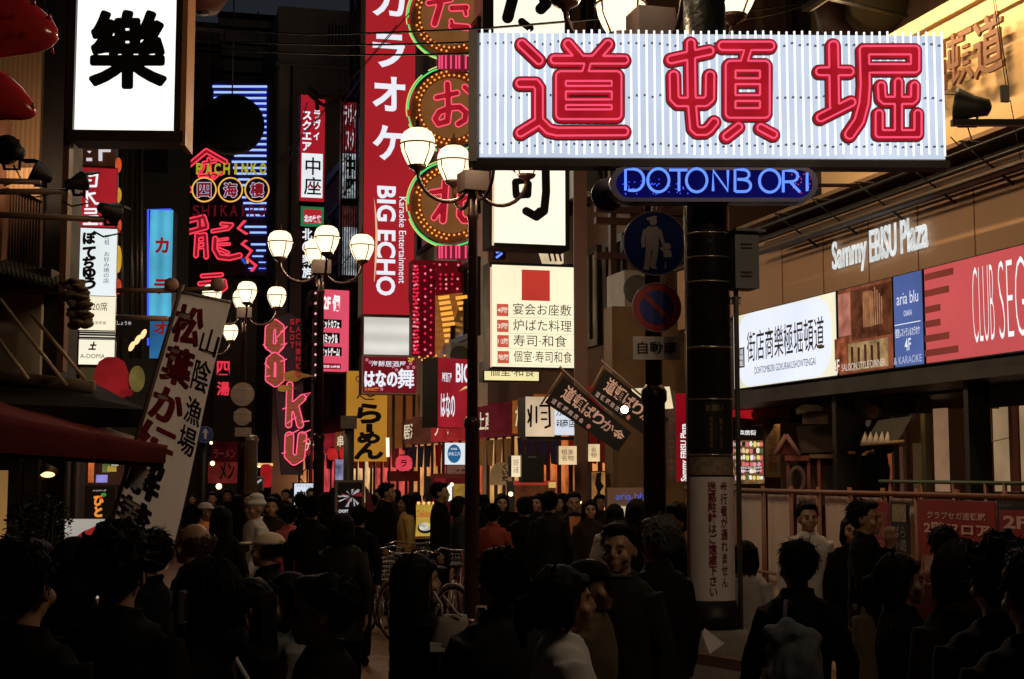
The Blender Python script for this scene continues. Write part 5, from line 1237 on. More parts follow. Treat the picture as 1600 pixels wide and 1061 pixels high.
for c_, r_ in (((456, 590), 1), ((440, 609), .62)):
    S.n += .02; S.poly([[(c_[0] - 14 * r_, c_[1] - 6 * r_), (c_[0], c_[1] - 10 * r_), (c_[0] + 14 * r_, c_[1] - 6 * r_), (c_[0] + 34 * r_, c_[1] - 1 * r_), (c_[0] + 16 * r_, c_[1] + 1 * r_), (c_[0] + 4 * r_, c_[1] + 8 * r_), (c_[0] - 12 * r_, c_[1] + 6 * r_)]], gl, 'golden_flame', .12)
for k, ch in enumerate('SLOT'): S.text(ch, (450.5, 501 + k * 12, 457.5, 510 + k * 12), em((196, 40, 44), .6), .03)
for k, ch in enumerate('PACHINKO'): S.text(ch, (459.5, 501 + k * 11.5, 466.5, 510 + k * 11.5), em((180, 36, 48), .6), .03)
# lattice mast
t = thing('lattice_mast', 'grey steel lattice mast behind the pink letter signboard', 'mast', (P(478, 700, 41.5).x, 41.5, 0)); F = Fr(478, 620, 41.5, .2)
zt = F.uv(478, 498)[1]; zb = -F.O.z; xa, xb = F.uv(469, 620)[0], F.uv(488, 620)[0]
for x in (xa, xb): obj('chord', MB().box(F.w(x, (zt + zb) / 2, 0), (.035, (zt - zb) / 2, .035), F.U, F.V), df((.15, .13, .14), .5, .3), t)
k = 0; z = zb
while z < zt - .8:
    obj('brace', MB().tube([F.w(xa, z, 0), F.w(xb, z + .45, 0), F.w(xa, z + .9, 0)], .02, 6), df((.15, .13, .14), .5, .3), t); z += .9

# ================================================================== blue neon tower, dragon neon, round characters
S = Sign('neon_tower', 'tall dark panel with rows of blue horizontal neon behind the black ball', 'neon sign', (329, 128, 420, 430), 58, df((.03, .008, .03), .6), thick=1.0, fw=1.5, frame=df((.05, .01, .03), .5))
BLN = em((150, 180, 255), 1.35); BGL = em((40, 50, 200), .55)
rows = [(332, 417, 136), (334, 416, 145), (334, 416, 154), (334, 416, 162.5), (338, 416, 171.5), (340, 416, 181), (342, 416, 190), (342, 416, 199), (342, 416, 208), (345, 416, 217), (350, 416, 226), (362, 416, 235), (366, 416, 244), (362, 416, 253.5), (364, 416, 263), (370, 416, 272), (372, 390, 281), (378, 416, 290), (378, 386, 309), (380, 416, 318), (383, 415, 327.5), (385, 413, 337), (382, 416, 355), (390, 416, 364), (392, 415, 382.5), (400, 415, 392), (394, 411, 401), (404, 415, 410.5), (388, 398, 420), (404, 415, 420)]
for xa, xb, y in rows: S.tubes([[(xa, y), (xb, y)]], .045, BLN, 'blue_tube', up=.08)
for xa, xb, y in rows: S.rect((xa - .5, y - 2.2, xb + .5, y + 2.2), BGL, 'tube_glow')  # halo of each tube painted as a glowing blue strip
S = Sign('letter_row', 'row of small yellow capital letters in front of the blue neon panel', 'neon sign', (304, 254, 417, 273), 54, None, back=False)
S.n = -.1; S.rect((303, 252, 418, 274), df((.012, .012, .012), .5), 'rail', .04) if False else None
for k, ch in enumerate('PACHINKO'): S.text(ch, (306.5 + k * 14.2 + (3 if ch == 'I' else 0), 255, 316.5 + k * 14.2 - (3 if ch == 'I' else 0), 272), lit((190, 178, 44), .85, .3, 8, sample=False), .025, ext=.12, name='letter')
for k, ch in enumerate('四海樓'):
    cx = (319, 360, 401.5)[k]
    S = Sign('round_sign', f'round dark blue sign with the red character {("for four", "for sea", "for tower")[k]} inside a yellow neon ring', 'neon sign', (cx - 18.5, 278, cx + 18.5, 315), 53.5, None, back=False, group='three round restaurant signs')
    S.n = -.3; S.disc(cx, 296.5, 19, 19, df((.012, .012, .06), .5), 'disc', .28)
    S.text(ch, (cx - 11.2, 285, cx + 11.2, 308.5), em((215, 205, 235), .85), .0, name='lettering') if False else S.fat(ch, (cx - 11.5, 284.5, cx + 11.5, 309), 1.5, em((215, 205, 235), .85)); S.fat(ch, (cx - 10.6, 285.5, cx + 10.6, 308), .75, lit((140, 24, 34), .8, .2, sample=False))
    S.tubes([ring_px(cx, 296.5, 18.6, n=30)], .028, em((240, 180, 84), 1.1), 'neon_ring')
S = Sign('dim_lettering', 'dim dark red letters between the round signs and the red dragon neon', 'lettering', (300, 320, 420, 339), 54, None, back=False)
for k, ch in enumerate('SHIKAIRO'): S.text(ch, (301 + k * 14.6 + (4 if ch == 'I' else 0), 321, 312 + k * 14.6 - (4 if ch == 'I' else 0), 338), em((118, 20, 32), .55), .0, ext=.08, name='letter')
RN = em((250, 62, 84), 1.1); RF = lit((150, 26, 38), .8, .3, 4, sample=False)
KIN = [([(322, 237), (292, 262)], 4), ([(322, 237), (352, 254)], 4), ([(318, 256), (336, 253)], 3), ([(326, 250), (328, 284)], 3.4), ([(312, 276), (346, 272)], 3), ([(318, 262), (312, 272)], 2.5), ([(334, 280), (342, 272)], 2.5), ([(292, 292), (298, 298)], 4)]
RYU = [([(294, 346), (318, 340), (322, 352)], 4), ([(312, 346), (312, 358)], 4), ([(292, 364), (322, 356)], 4.2), ([(308, 368), (306, 400)], 4), ([(308, 370), (320, 368), (322, 402)], 4), ([(312, 380), (318, 378)], 2.5), ([(312, 388), (318, 387)], 2.5),
       ([(332, 362), (356, 358), (362, 352), (346, 351)], 3.2), ([(336, 374), (335, 390), (342, 402), (358, 404), (374, 400)], 4.4), ([(342, 376), (355, 374)], 2.4), ([(342, 383), (358, 382)], 2.4), ([(342, 390), (356, 396)], 3)]
RA = [([(316, 432), (346, 430)], 3.4), ([(312, 444), (350, 440), (352, 450), (332, 464)], 3.6)]
for nm, stx, lb, b in (('red_neon_character', KIN, 'red neon character shaped like a peaked roof behind the yellow letters', (290, 234, 354, 300)), ('red_neon_character', RYU, 'big red brush style dragon character in neon under the three round signs', (290, 338, 378, 410)), ('red_neon_character', RA, 'red neon katakana character above the white fabric banner', (310, 428, 354, 468))):
    S = Sign(nm, lb, 'neon sign', b, 55, None, back=False); c1 = S.glyph(stx, RF, 0, 'character', .1, h=.4)
    S.tubes([dense(l, 4) for l in sdf_loops(stx, -.8, .4)], .034, RN, closed=True, up=.03, parent=c1)
S = Sign('neon_zigzag', 'red neon zigzag stroke with small arrowheads right of the dragon character', 'neon sign', (370, 344, 402, 426), 54.8, None, back=False)
for l in ([(382, 345), (371, 357), (385, 366)], [(384, 376), (377, 381), (392, 392), (384, 403), (399, 415), (392, 424)]): 
    S.tubes([l], .05, RN, 'neon_stroke', up=.03); S.tubes([[(x + 2.5, y) for x, y in l]], .03, RN, 'neon_stroke', up=.03)
S.tubes([[(378, 404), (384, 412)]], .06, em((40, 90, 230), .8), 'blue_stroke'); S.tubes([[(386, 404), (387, 412)]], .04, em((230, 180, 80), .8), 'yellow_stroke')
ball = thing('round_sign', 'big black unlit ball shaped sign hanging before the blue neon rows', 'sign', P(362, 250, 22))
c = P(362, 195, 22); obj('ball', MB().ell(c, (.515, .42, .48), 32, 20), df((.0012, .0012, .0014), .9, spec=.05), ball)
obj('hanger', MB().tube([c + Vector((0, 0, .45)), c + Vector((0, 0, 2.6))], .012, 6), IRON, ball)
c = P(318, -22, 16); o = thing('paper_lantern', 'dark red rounded lantern bottom at the top edge of the picture', 'lantern', c)
obj('body', MB().lathe([(.05, -.32), (.18, -.30), (.27, -.16), (.29, 0), (.25, .2), (.1, .3)], c, 24), df((.07, .015, .012), .7), o); obj('bottom_ring', MB().lathe([(.06, -.34), (.07, -.33), (.07, -.31), (.05, -.30)], c, 16), BLACK, o)
# blue karaoke lightbox
S = Sign('blue_lightbox', 'pale blue vertical lightbox with red katakana and a blue neon edge on the left', 'lightbox', (233, 328, 269, 495), 30, lit((92, 190, 226), .9, .25, 1.2, stripes=1.2), thick=.5, body=df((.03, .04, .08), .5), slope=.05)
KR = lit((150, 32, 26), .8, .3, 3, sample=False)
S.text('カ', (242, 371, 264, 396), KR, .04); S.text('ラ', (241, 436, 263, 460), KR, .04)
S.tubes([[(232, 540), (232, 328), (268, 328)]], .022, em((60, 80, 255), 1.4, sample=True), 'edge_neon', up=.03)
S = Sign('blue_lightbox', 'lower piece of the pale blue lightbox beneath a crossing pipe', 'lightbox', (234, 502, 268, 560), 30.1, lit((60, 130, 190), .6, .5, 1.2), thick=.5, body=df((.03, .04, .08), .5), slope=.05); S.text('オ', (240, 503, 262, 522), KR, .04)

# ================================================================== left lightboxes
S = Sign('white_lightbox', 'large white lightbox with a single black brushed character at the upper left', 'lightbox', (110, -40, 285, 218), 9.2, None, slope=.05, thick=.28, body=df((.03, .02, .012), .5), ay=110)
F = S.F; a0, c0, a1, c1 = F.box(121, -60, 277, 208)
obj('panel', MB().quad(F.w(a0, c0, .02), F.w(a1, c0, .02), F.w(a1, c1, .02), F.w(a0, c1, .02)), lit((255, 252, 240), 1.25, .06, 1.2), S.root)
S.n = .02
for b in ((109, 207, 288, 224), (109, -60, 121, 207), (277, -60, 287, 207)):
    a0, c0, a1, c1 = F.box(*b); obj('frame', MB().box(F.w((a0 + a1) / 2, (c0 + c1) / 2, .03), ((a1 - a0) / 2, (c1 - c0) / 2, .035), F.U, F.V), df((.035, .022, .012), .5), S.root)
a0, c0, a1, c1 = F.box(286, -60, 294, 229); obj('side_post', MB().box(F.w((a0 + a1) / 2, (c0 + c1) / 2, -.1), ((a1 - a0) / 2, (c1 - c0) / 2, .14), F.U, F.V), df((.40, .17, .06), .5), S.root)
z = lambda *pts: [(x / 3.79, y / 3.79) for x, y in pts]
RK = [(z((570, 138), (640, 195)), 7.5), (z((705, 105), (790, 125)), 9), (z((890, 112), (955, 160)), 8.5), (z((620, 200), (575, 240), (640, 265)), 8), (z((640, 265), (575, 325), (650, 345)), 8), (z((650, 345), (570, 390), (600, 400)), 8),
      (z((685, 160), (680, 330)), 9), (z((690, 145), (820, 130), (835, 330)), 9), (z((690, 238), (835, 232)), 6), (z((750, 150), (765, 230), (730, 320)), 5), (z((690, 335), (850, 325)), 5.5), (z((870, 190), (945, 235), (890, 275)), 8), (z((890, 270), (955, 330)), 8), (z((860, 290), (920, 320)), 7),
      (z((580, 400), (740, 385), (880, 375), (950, 400)), 7.5), (z((745, 330), (765, 480), (700, 495)), 9.5), (z((720, 400), (580, 480)), 7), (z((590, 420), (555, 470), (600, 490)), 6), (z((800, 400), (945, 492)), 8), (z((660, 480), (770, 500)), 6.5)]
S.fat('樂', (140, 17, 262, 141), 4.6, INK, 'brush_character')
S = Sign('brown_plate', 'small brown plate with broken white characters under the large white lightbox', 'signboard', (126, 233, 180, 259), 16.5, df((.16, .07, .05), .6), thick=.2)
for l in ([(136, 236), (143, 236), (140, 240)], [(135, 247), (144, 247), (144, 252), (135, 252)], [(154, 234), (173, 234), (173, 238), (160, 238), (160, 252), (154, 252)]): S.poly([l], em((225, 220, 225), .85), 'stroke')
S = Sign('red_lightbox', 'red lightbox with white stylised characters on top of the left stack of lightboxes', 'lightbox', (122, 262, 183, 356), 16, lit((178, 34, 44), .92, .35, 1.6), thick=.4, body=df((.12, .02, .02), .5), fw=.8, frame=df((.14, .02, .02), .5))
W2 = [([(140, 275), (152, 273), (150, 291), (136, 291)], 1.8), ([(134, 282), (142, 282)], 1.6), ([(132, 305), (148, 302)], 1.8), ([(136, 296), (136, 322)], 1.8), ([(138, 303), (149, 318), (158, 319)], 1.8), ([(133, 327), (151, 327), (150, 333), (133, 333)], 1.6), ([(131, 339), (152, 338)], 1.6), ([(131, 350), (152, 350)], 1.8), ([(140, 339), (140, 350)], 1.6)]
S.glyph(W2, em((250, 246, 248), 1), name='characters', h=.35); S.disc(157.5, 349.5, 2.6, 2.6, em((255, 170, 210), 1), 'dot')
S = Sign('white_lightbox', 'white lightbox with black brush writing, second in the left stack', 'lightbox', (122, 357, 182, 462), 16, lit((236, 244, 246), 1.0, .12, 1.2), thick=.4, body=DARKM)
for ch, y in (('ぼ', 362), ('て', 385), ('ぢ', 400), ('ゅ', 417), ('う', 433)): S.fat(ch, (129, y, 150, y + 20), 1.3, INK, 'brush_character')
S.text('元\n祖', (163, 368, 171, 383), df((.15, .15, .15), .7), 0); S.text('お\n好\nみ\n焼\nの\n店', (162, 394, 171, 443), df((.12, .12, .12), .7), 0)
S = Sign('cream_lightbox', 'cream lightbox with thin grey lettering, third in the left stack', 'lightbox', (122, 463, 180, 516), 16, lit((255, 244, 214), 1.0, .12, 1.2), thick=.4, body=DARKM)
S.text('20席', (144, 472, 168, 486), df((.25, .2, .15), .7), 0); S.text('居酒茶屋', (142, 502, 166, 507), df((.4, .33, .28), .7), 0)
for y, th in ((519, 2.2), (523, 2.2), (527, 2.0)): pass
t = thing('slatted_lightbox', 'black slats with bright gaps between the two cream lightboxes on the left', 'lightbox', P(150, 530, 16)); F = Fr(152, 522, 16.1, .25)
a0, c0, a1, c1 = F.box(124, 516, 180, 530); obj('glow_panel', MB().quad(F.w(a0, c0, 0), F.w(a1, c0, 0), F.w(a1, c1, 0), F.w(a0, c1, 0)), lit((250, 240, 214), .9, .2, 2), t)
for y in (517, 520.5, 524, 528.5): obj('slat', MB().box(F.px(152, y, .05), (.20, .0085, .02), F.U, F.V), BLACK, t)
S = Sign('cream_lightbox', 'cream lightbox with thin Latin letters at the bottom of the left stack', 'lightbox', (122, 530, 180, 571), 15.9, lit((255, 248, 222), 1.0, .12, 1.2), thick=.35, body=DARKM, fw=1.0, frame=BLACK)
S.text('A-DOMA', (125, 553, 164, 560), df((.3, .27, .22), .7), 0); S.text('土', (138, 534, 151, 547), INK, .06, shear=.3)
# coloured edge bulbs along the stack
t = thing('edge_lamps', 'column of orange and yellow half round lamps along the left lightbox stack', 'light strip', P(187, 480, 16.3))
for k, (y, c) in enumerate(((258, (236, 96, 50)), (305, (240, 180, 60)), (352, (238, 92, 60)), (405, (240, 190, 60)), (448, (236, 84, 56)))):
    obj('lamp', MB().ell(P(185, y, 16.3), (.035, .05, .09 if k != 3 else .16)), lit(c, .7, .3, 5, sample=False), t)
for x in (189, 205, 214, 220): one('wall_pipe', f'dark vertical drain pipe beside the blue lightbox, {dict(zip((189, 205, 214, 220), ("first", "second", "third", "fourth")))[x]} from the left', 'pipe', MB().tube([P(x, 560, 21), P(x, 226, 21)], .035, 8), df((.05, .045, .045), .35, .5), P(x, 560, 21))
# white fabric banner on its pole
fl = thing('fabric_banner', 'tall white leaning fabric banner with red and black brush characters', 'banner', P(200, 1000, 8.3)); F = Fr(270, 650, 8.3, -.15)
Q = [F.uv(282, 458), F.uv(360, 474), F.uv(262, 890), F.uv(172, 822)]
def flag(u, v, n):
    a = (Q[0][0] + (Q[1][0] - Q[0][0]) * u, Q[0][1] + (Q[1][1] - Q[0][1]) * u); b = (Q[3][0] + (Q[2][0] - Q[3][0]) * u, Q[3][1] + (Q[2][1] - Q[3][1]) * u)
    return F.w(b[0] + (a[0] - b[0]) * v, b[1] + (a[1] - b[1]) * v, n + .02 * math.sin(v * 7 + u * 3) + .012 * math.sin(u * 9))
nu, nv = 10, 30
obj('cloth', MB().add([flag(i / nu, j / nv, 0) for i in range(nu + 1) for j in range(nv + 1)], [(i * (nv + 1) + j, (i + 1) * (nv + 1) + j, (i + 1) * (nv + 1) + j + 1, i * (nv + 1) + j + 1) for i in range(nu) for j in range(nv)], True), cloth_mat((.86, .84, .84), .45), fl)
def fch(ch, u0, u1, va, vb, mat, bold):
    mb = MB(); mb.prism([[(x / 80, 1 - y / 440) for x, y in dense(l, 4)] for l in heavy(ch, (u0 * 80 - 2, va * 440 - 2, u1 * 80 + 2, vb * 440 + 2), bold * 55)], flag, .006, .006); obj('character', mb, mat, fl)
FRD = df((.26, .018, .02), .7)
for ch, va, vb, m_ in (('松', .045, .195, FRD), ('葉', .215, .36, FRD), ('か', .385, .515, FRD), ('に', .535, .625, FRD), ('解', .675, .82, INK), ('禁', .84, .97, INK)): fch(ch, .07, .60 if m_ is FRD else .56, va, vb, m_, .045)
for ch, va, vb in (('山', .115, .205), ('陰', .235, .345), ('漁', .38, .47), ('場', .49, .585)): fch(ch, .67, .96, va, vb, INK, .012)
obj('pole', MB().tube([F.px(287, 445, .02), F.px(150, 905, .02)], .014, 8), df((.10, .06, .045), .5), fl)
obj('cross_bar', MB().tube([F.px(279, 456, .02), F.px(362, 473, .02)], .010, 8), df((.35, .3, .27), .5), fl)
t = thing('pipe_rail', 'pale horizontal pipe with round lamps above the white fabric banner', 'pipe', P(230, 454, 12))
obj('rail', MB().tube([P(183, 454, 12), P(268, 454, 12)], .022, 8), df((.30, .18, .13), .5), t)
for x, y in ((268, 445), (340, 445)): obj('round_lamp', MB().ell(P(x, y, 12), .062), df((.34, .20, .15), .6), t)
obj('rail', MB().tube([P(268, 454, 12), P(340, 450, 12)], .02, 8), df((.16, .10, .08), .5), t)
one('crossing_pipe', 'pinkish horizontal pipe crossing the blue lightbox', 'pipe', MB().tube([P(182, 496, 15), P(262, 498, 15)], .03, 8), df((.26, .16, .13), .5), P(200, 497, 15))
# rods with floodlights on the restaurant front
for i, (xa, ya, xb, yb, Y, lb) in enumerate(((-60, 282, 62, 284, 8.9, 'upper short steel rod with a floodlight at its end, left restaurant front'), (-60, 300, 107, 299, 8.7, 'middle steel rod reaching the brown post, left restaurant front'), (-60, 333, 163, 343, 8.5, 'lowest and longest steel rod with a floodlight over the red lightbox'))):
    one('support_rod', lb, 'rod', MB().tube([P(xa, ya, Y), P(xb, yb, Y)], .019, 10), df((.30, .20, .15), .45, .3), P(xa, ya, Y))
FLK = df((.012, .011, .011), .5)
def flood(x, y, Y, s, d, label):
    t = thing('floodlight', label, 'floodlight', P(x, y, Y), 'black floodlights'); c = P(x, y, Y); d = Vector(d).normalized()
    obj('housing', MB().lathe([(.02, -.16 * s), (.06 * s, -.14 * s), (.075 * s, -.05 * s), (.12 * s, .06 * s), (.125 * s, .08 * s), (.115 * s, .08 * s)], c, 14, axis=d), FLK, t)
    obj('visor', MB().box(c + d * .12 * s + Vector((0, 0, .08 * s)), (.10 * s, .05 * s, .008), Vector((1, 0, 0)), d), FLK, t)
    obj('bracket', MB().tube([c + Vector((-.08 * s, 0, 0)), c + Vector((-.06 * s, .03, -.14 * s)), c + Vector((.06 * s, .03, -.14 * s)), c + Vector((.08 * s, 0, 0))], .012, 6), FLK, t)
    obj('cable', MB().tube([c + Vector((0, .05, -.1 * s)), c + Vector((.05, .08, -.22 * s)), c + Vector((-.06, .08, -.26 * s)), c + Vector((-.12, .08, -.2 * s))], .006, 6), FLK, t)
    return t
fl1 = flood(17, 236, 9.0, .8, (-.5, .5, .2), 'black floodlight with a looped cable before the orange lit timber wall')
flood(62, 270, 8.9, .55, (-.6, -.2, .3), 'small black floodlight at the end of the upper rod')
flood(122, 285, 8.7, .52, (.5, .4, .25), 'black floodlight overlapping the left edge of the red lightbox')
flood(172, 330, 8.5, .55, (.3, .5, -.1), 'black pointed floodlight in front of the red lightbox at the end of the longest rod')
# lamps of the lit wall
fl2 = flood(1512, 166, 11.2, 1.15, (-.75, .35, .15), 'black floodlight on a short beam before the lit stone fascia, upper right')
one('lamp_beam', 'dark beam holding the floodlight in front of the lit stone fascia', 'beam', MB().box(P(1580, 192, 11.2), (.48, .025, .03)), IRON, P(1580, 192, 11.2))
S = Sign('hanging_plate', 'small grey plate hanging on two wires before the lit stone fascia', 'plate', (1566, 133, 1577, 159), 11.3, GREYP, thick=.03)
S.tubes([[(1548, -10), (1569, 134)], [(1551, -10), (1573, 134)], [(1576, 158), (1592, 250)]], .004, IRON, 'wire')
# crab legs
cr = thing('crab_sculpture', 'glossy red giant crab legs reaching in at the top left corner', 'sculpture', P(-40, 110, 7.2))
CRB = df((.55, .03, .035), .16, var=.2, scale=3, spec=.7, bump=.04)
def leg(pts, rs):
    mb = MB(); Y = 7.2; C_ = [P(x, y, Y) for x, y in pts]; n = 20; vs = []
    for i, c in enumerate(C_):
        t = (C_[min(i + 1, len(C_) - 1)] - C_[max(i - 1, 0)]).normalized(); e1 = Vector((-t.z, 0, t.x)); r = rs[i] / FPX * Y
        for k in range(n):
            a = 2 * math.pi * k / n; vs.append(c + e1 * (r * math.cos(a)) + Vector((0, 1, 0)) * (r * .75 * math.sin(a)))
    fs = [(i * n + k, i * n + (k + 1) % n, (i + 1) * n + (k + 1) % n, (i + 1) * n + k) for i in range(len(C_) - 1) for k in range(n)]
    fs += [tuple(range(n - 1, -1, -1)), tuple((len(C_) - 1) * n + k for k in range(n))]
    return mb.add(vs, fs, True)
obj('leg', leg([(-70, 32), (-20, 36), (20, 40), (50, 48), (72, 55), (84, 59), (90, 61)], [66, 60, 52, 40, 28, 16, 4]), CRB, cr)
obj('leg', leg([(-70, 140), (-30, 146), (0, 152), (22, 162), (40, 172), (50, 178), (54, 181)], [56, 48, 40, 29, 19, 10, 3]), CRB, cr)
for x, y, r in ((52, 8, 5), (76, 30, 6), (80, 82, 5), (50, 168, 4)): obj('spine', MB().lathe([(r / FPX * 7.1, 0), (.002, .03)], P(x, y, 6.98), 8, axis=(.4, -.3, .8)), CRB, cr)
# gnarled wood under the post
t = thing('carved_ornament', 'gnarled weathered carving in front of the left lightbox stack', 'ornament', P(125, 515, 9.0)); rnd = random.Random(8); mb = MB()
for k in range(34):
    y = 438 + k * 2.2; mb.ell(P(120 + 11 * math.sin(k * 2.3) + (k - 12) * .35, y, 9.0 + .05 * math.sin(k)), (rnd.uniform(.03, .06), rnd.uniform(.03, .06), rnd.uniform(.012, .03)), 9, 6)
obj('body', mb, df((.16, .11, .06), .8, bump=.8, scale=16), t)
# cables
def cable(label, pts, r=.012, name='overhead_cable'):
    mb = MB(); C_ = [P(*p) for p in pts]; out = []
    for a, b in zip(C_[:-1], C_[1:]):
        L = (b - a).length
        for k in range(12): 
            s = k / 12; out.append(a.lerp(b, s) - Vector((0, 0, .03 * L * s * (1 - s) * .3)))
    out.append(C_[-1]); one(name, label, 'cable', mb.tube(out, r, 6), BLACK, C_[0])
cable('uppermost of the three black cables crossing before the red karaoke signboard', [(296, 40, 21), (480, 54, 18), (760, 44, 14), (1100, 14, 13)])
cable('middle black cable of three crossing before the red karaoke signboard', [(296, 62, 21), (520, 70, 17.5), (735, 66, 14.2)])
cable('lowest of the three black cables crossing before the red karaoke signboard', [(296, 74, 21), (520, 85, 17.5), (735, 84, 14.2)])
cable('black cable rising to the right above the large signboard, lower of two', [(1130, 34, 13), (1200, 24, 14), (1330, -12, 16)])
cable('black cable rising to the right above the large signboard, upper of two', [(1120, 22, 13), (1290, 0, 16), (1340, -12, 17)])
for i, (xa, ya, xb, yb) in enumerate(((430, 260, 640, 20), (440, 245, 620, 40), (448, 265, 480, 160))): cable(f'thin slanting wire over the grey tower front, {["longest", "middle", "shortest"][i]} of three', [(xa, ya, 45), (xb, yb, 30)], .012, 'thin_wire')
# bracket tree over the theatre sign
t = thing('sign_bracket', 'dark curly steel bracket holding the slender red and white signboard', 'bracket', P(496, 150, 46)); 
for pts in ([(484, 138), (494, 146), (500, 152), (540, 152)], [(484, 148), (496, 158), (506, 165), (530, 158)], [(494, 146), (496, 172)]): obj('bar', MB().tube([P(x, y, 45.6) for x, y in pts], .07, 6), df((.08, .045, .03), .6), t)

# the floodlights that are on
def spot(name, parent, at, to_, power, col, size=70, r=.06):
    L = bpy.data.lights.new(name, 'SPOT'); L.energy = power; L.color = col; L.spot_size = math.radians(size); L.spot_blend = .9; L.shadow_soft_size = r
    o = bpy.data.objects.new(name, L); COL.objects.link(o); o.parent = parent; o.location = Vector(at) - wloc(parent)
    d = Vector(to_) - Vector(at); o.rotation_euler = d.to_track_quat('-Z', 'Y').to_euler(); return o
spot('lamp_light', fl1, P(34, 262, 9.2), P(36, 200, 9.9), 12, (1, .62, .36), 150, .05)
for i, px in enumerate((1425, 1530, 1640)):
    uu = FU.uv(px, 300)[0]; vv = FU.uv(1480, -18)[1]; a = FU.w(uu, vv, .95)
    t = thing('wall_washer', f'linear wall washer lamp on arms over the lit stone fascia, {["farthest", "middle", "nearest"][i]} of three', 'lamp', a)
    obj('housing', MB().box(a + Vector((0, 0, .05)), (.35, .03, .05), FU.U, FU.V), DARKM, t); obj('arm', MB().tube([a + Vector((0, 0, .06)), FU.w(uu, vv - .05, 0)], .02, 6), DARKM, t)
    L = bpy.data.lights.new('lamp_light', 'AREA'); L.shape = 'RECTANGLE'; L.size = .6; L.size_y = .06; L.energy = 36; L.color = (1, .70, .36)
    o = bpy.data.objects.new('lamp_light', L); COL.objects.link(o); o.parent = t; o.location = (0, 0, 0); d = FU.w(uu, FU.uv(1480, 170)[1], 0) - a; o.rotation_euler = d.to_track_quat('-Z', 'Y').to_euler()
# ================================================================== street level shop things
WRM = lit((255, 214, 150), .8, .4, 3, sample=False)
S = Sign('noodle_lantern_board', 'dim red counter board under the round pink lantern', 'signboard', (608, 736, 656, 752), 34, df((.10, .02, .02), .6), thick=.3)
t = thing('paper_lantern', 'round pink glowing paper lantern with one black character', 'lantern', P(631, 735, 33.6)); c = P(631, 724, 33.6)
obj('body', MB().lathe([(.10, -.17), (.19, -.12), (.20, 0), (.18, .12), (.10, .18)], c, 20), lit((236, 72, 90), .85, .2, 6), t); F = Fr(631, 724, 33.35, 0)
mb = MB(); add_text(mb, F.w, 'ラ', -.07, -.08, .07, .08, 0, .03); obj('character', mb, INK, t); obj('top_ring', MB().lathe([(.10, .18), (.10, .21)], c, 16), BLACK, t)
S = Sign('menu_stand', 'yellow menu stand with a noodle bowl picture and a border of light bulbs', 'menu board', (642, 784, 682, 842), 19.8, lit((206, 170, 70), .8, .2, 3), thick=.15, fw=4.2, frame=df((.5, .25, .1), .5))
S.text('Delicious', (652, 797, 677, 808), em((190, 70, 40), .9), .02); S.disc(664, 825, 12, 8.5, df((.02, .02, .02), .5), 'bowl'); S.disc(664, 823, 10, 6.5, lit((225, 220, 205), .8, .6, 14, sample=False), 'noodles'); S.disc(669, 820, 3, 2.5, lit((240, 215, 90), .9, .2, sample=False), 'egg')
for k in range(5): obj('bulb', MB().ell(S.F.px(644, 790 + k * 9, .05), .022, 8, 5), em((255, 190, 110), 1.3), S.root)
for k in range(4): obj('bulb', MB().ell(S.F.px(653 + k * 8, 786, .05), .022, 8, 5), em((255, 190, 110), 1.3), S.root)
S = Sign('white_stand_sign', 'low white lightbox with a big black character in the crowd beyond the second lamp', 'lightbox', (458, 754, 498, 790), 27, lit((226, 234, 246), .95, .1, 1), thick=.2, fw=1.5)
S.text('中国', (464, 766, 492, 779), INK, .04); S.text('ラヴィスクエア', (463, 757, 494, 761), INK, 0)
S = Sign('poster_stand', 'framed black arcade poster stand with a red and white starburst in the crowd', 'poster stand', (523, 750, 569, 836), 21, df((.012, .012, .014), .3), thick=.12, fw=4, frame=df((.20, .15, .11), .4, .4))
rnd = random.Random(2)
for k in range(18):
    a = rnd.uniform(0, 6.28); r = rnd.uniform(8, 22); w = rnd.uniform(.06, .2); cx, cy_ = 548, 775
    S.poly([[(cx + 2 * math.cos(a), cy_ + 2 * math.sin(a)), (cx + r * math.cos(a - w), cy_ + r * math.sin(a - w) * .8), (cx + r * 1.1 * math.cos(a + w * .3), cy_ + r * 1.1 * math.sin(a + w * .3) * .8)]], lit(rnd.choice([(205, 50, 56), (235, 225, 225), (150, 30, 40), (190, 180, 185)]), .75, .2, sample=False), 'burst_ray')
S.poly([[(551, 778), (556, 800), (559, 820), (553, 800)]], em((225, 222, 220), .8), 'blade'); S.text('CHOPT', (528, 796, 543, 801), em((230, 230, 230), .8), .03); S.text('アーケード', (540, 803, 557, 808), em((230, 230, 230), .8), .03); S.rect((551, 822, 566, 832), lit((215, 205, 200), .8, .1, sample=False), 'white_box')
S = Sign('poster_stand', 'smaller grey framed notice stand before the far lamp post', 'poster stand', (379, 744, 412, 800), 28, df((.03, .028, .03), .4), thick=.1, fw=2.5, frame=df((.30, .27, .26), .4, .4))
S.poly([[(384, 764), (408, 748), (409, 751), (386, 767)]], em((190, 190, 190), .7), 'stripe')
S = Sign('pink_stand_sign', 'pale pinkish standing sign with blue lettering over a lit photo', 'stand sign', (949, 762, 1012, 900), 15, df((.42, .30, .29), .6), thick=.15, slope=.1)
S.text('aria blu', (962, 770, 1010, 781), lit((86, 96, 190), .8, .1, sample=False), .01); S.text('OSAKA', (979, 783, 997, 786), lit((86, 96, 190), .7, .1, sample=False), .01)
S.rect((958, 791, 1006, 818), lit((205, 190, 150), .8, .7, 7, sample=False), 'photo'); S.rect((959, 793, 969, 812), lit((90, 80, 60), .8, .8, 9, sample=False), 'photo')
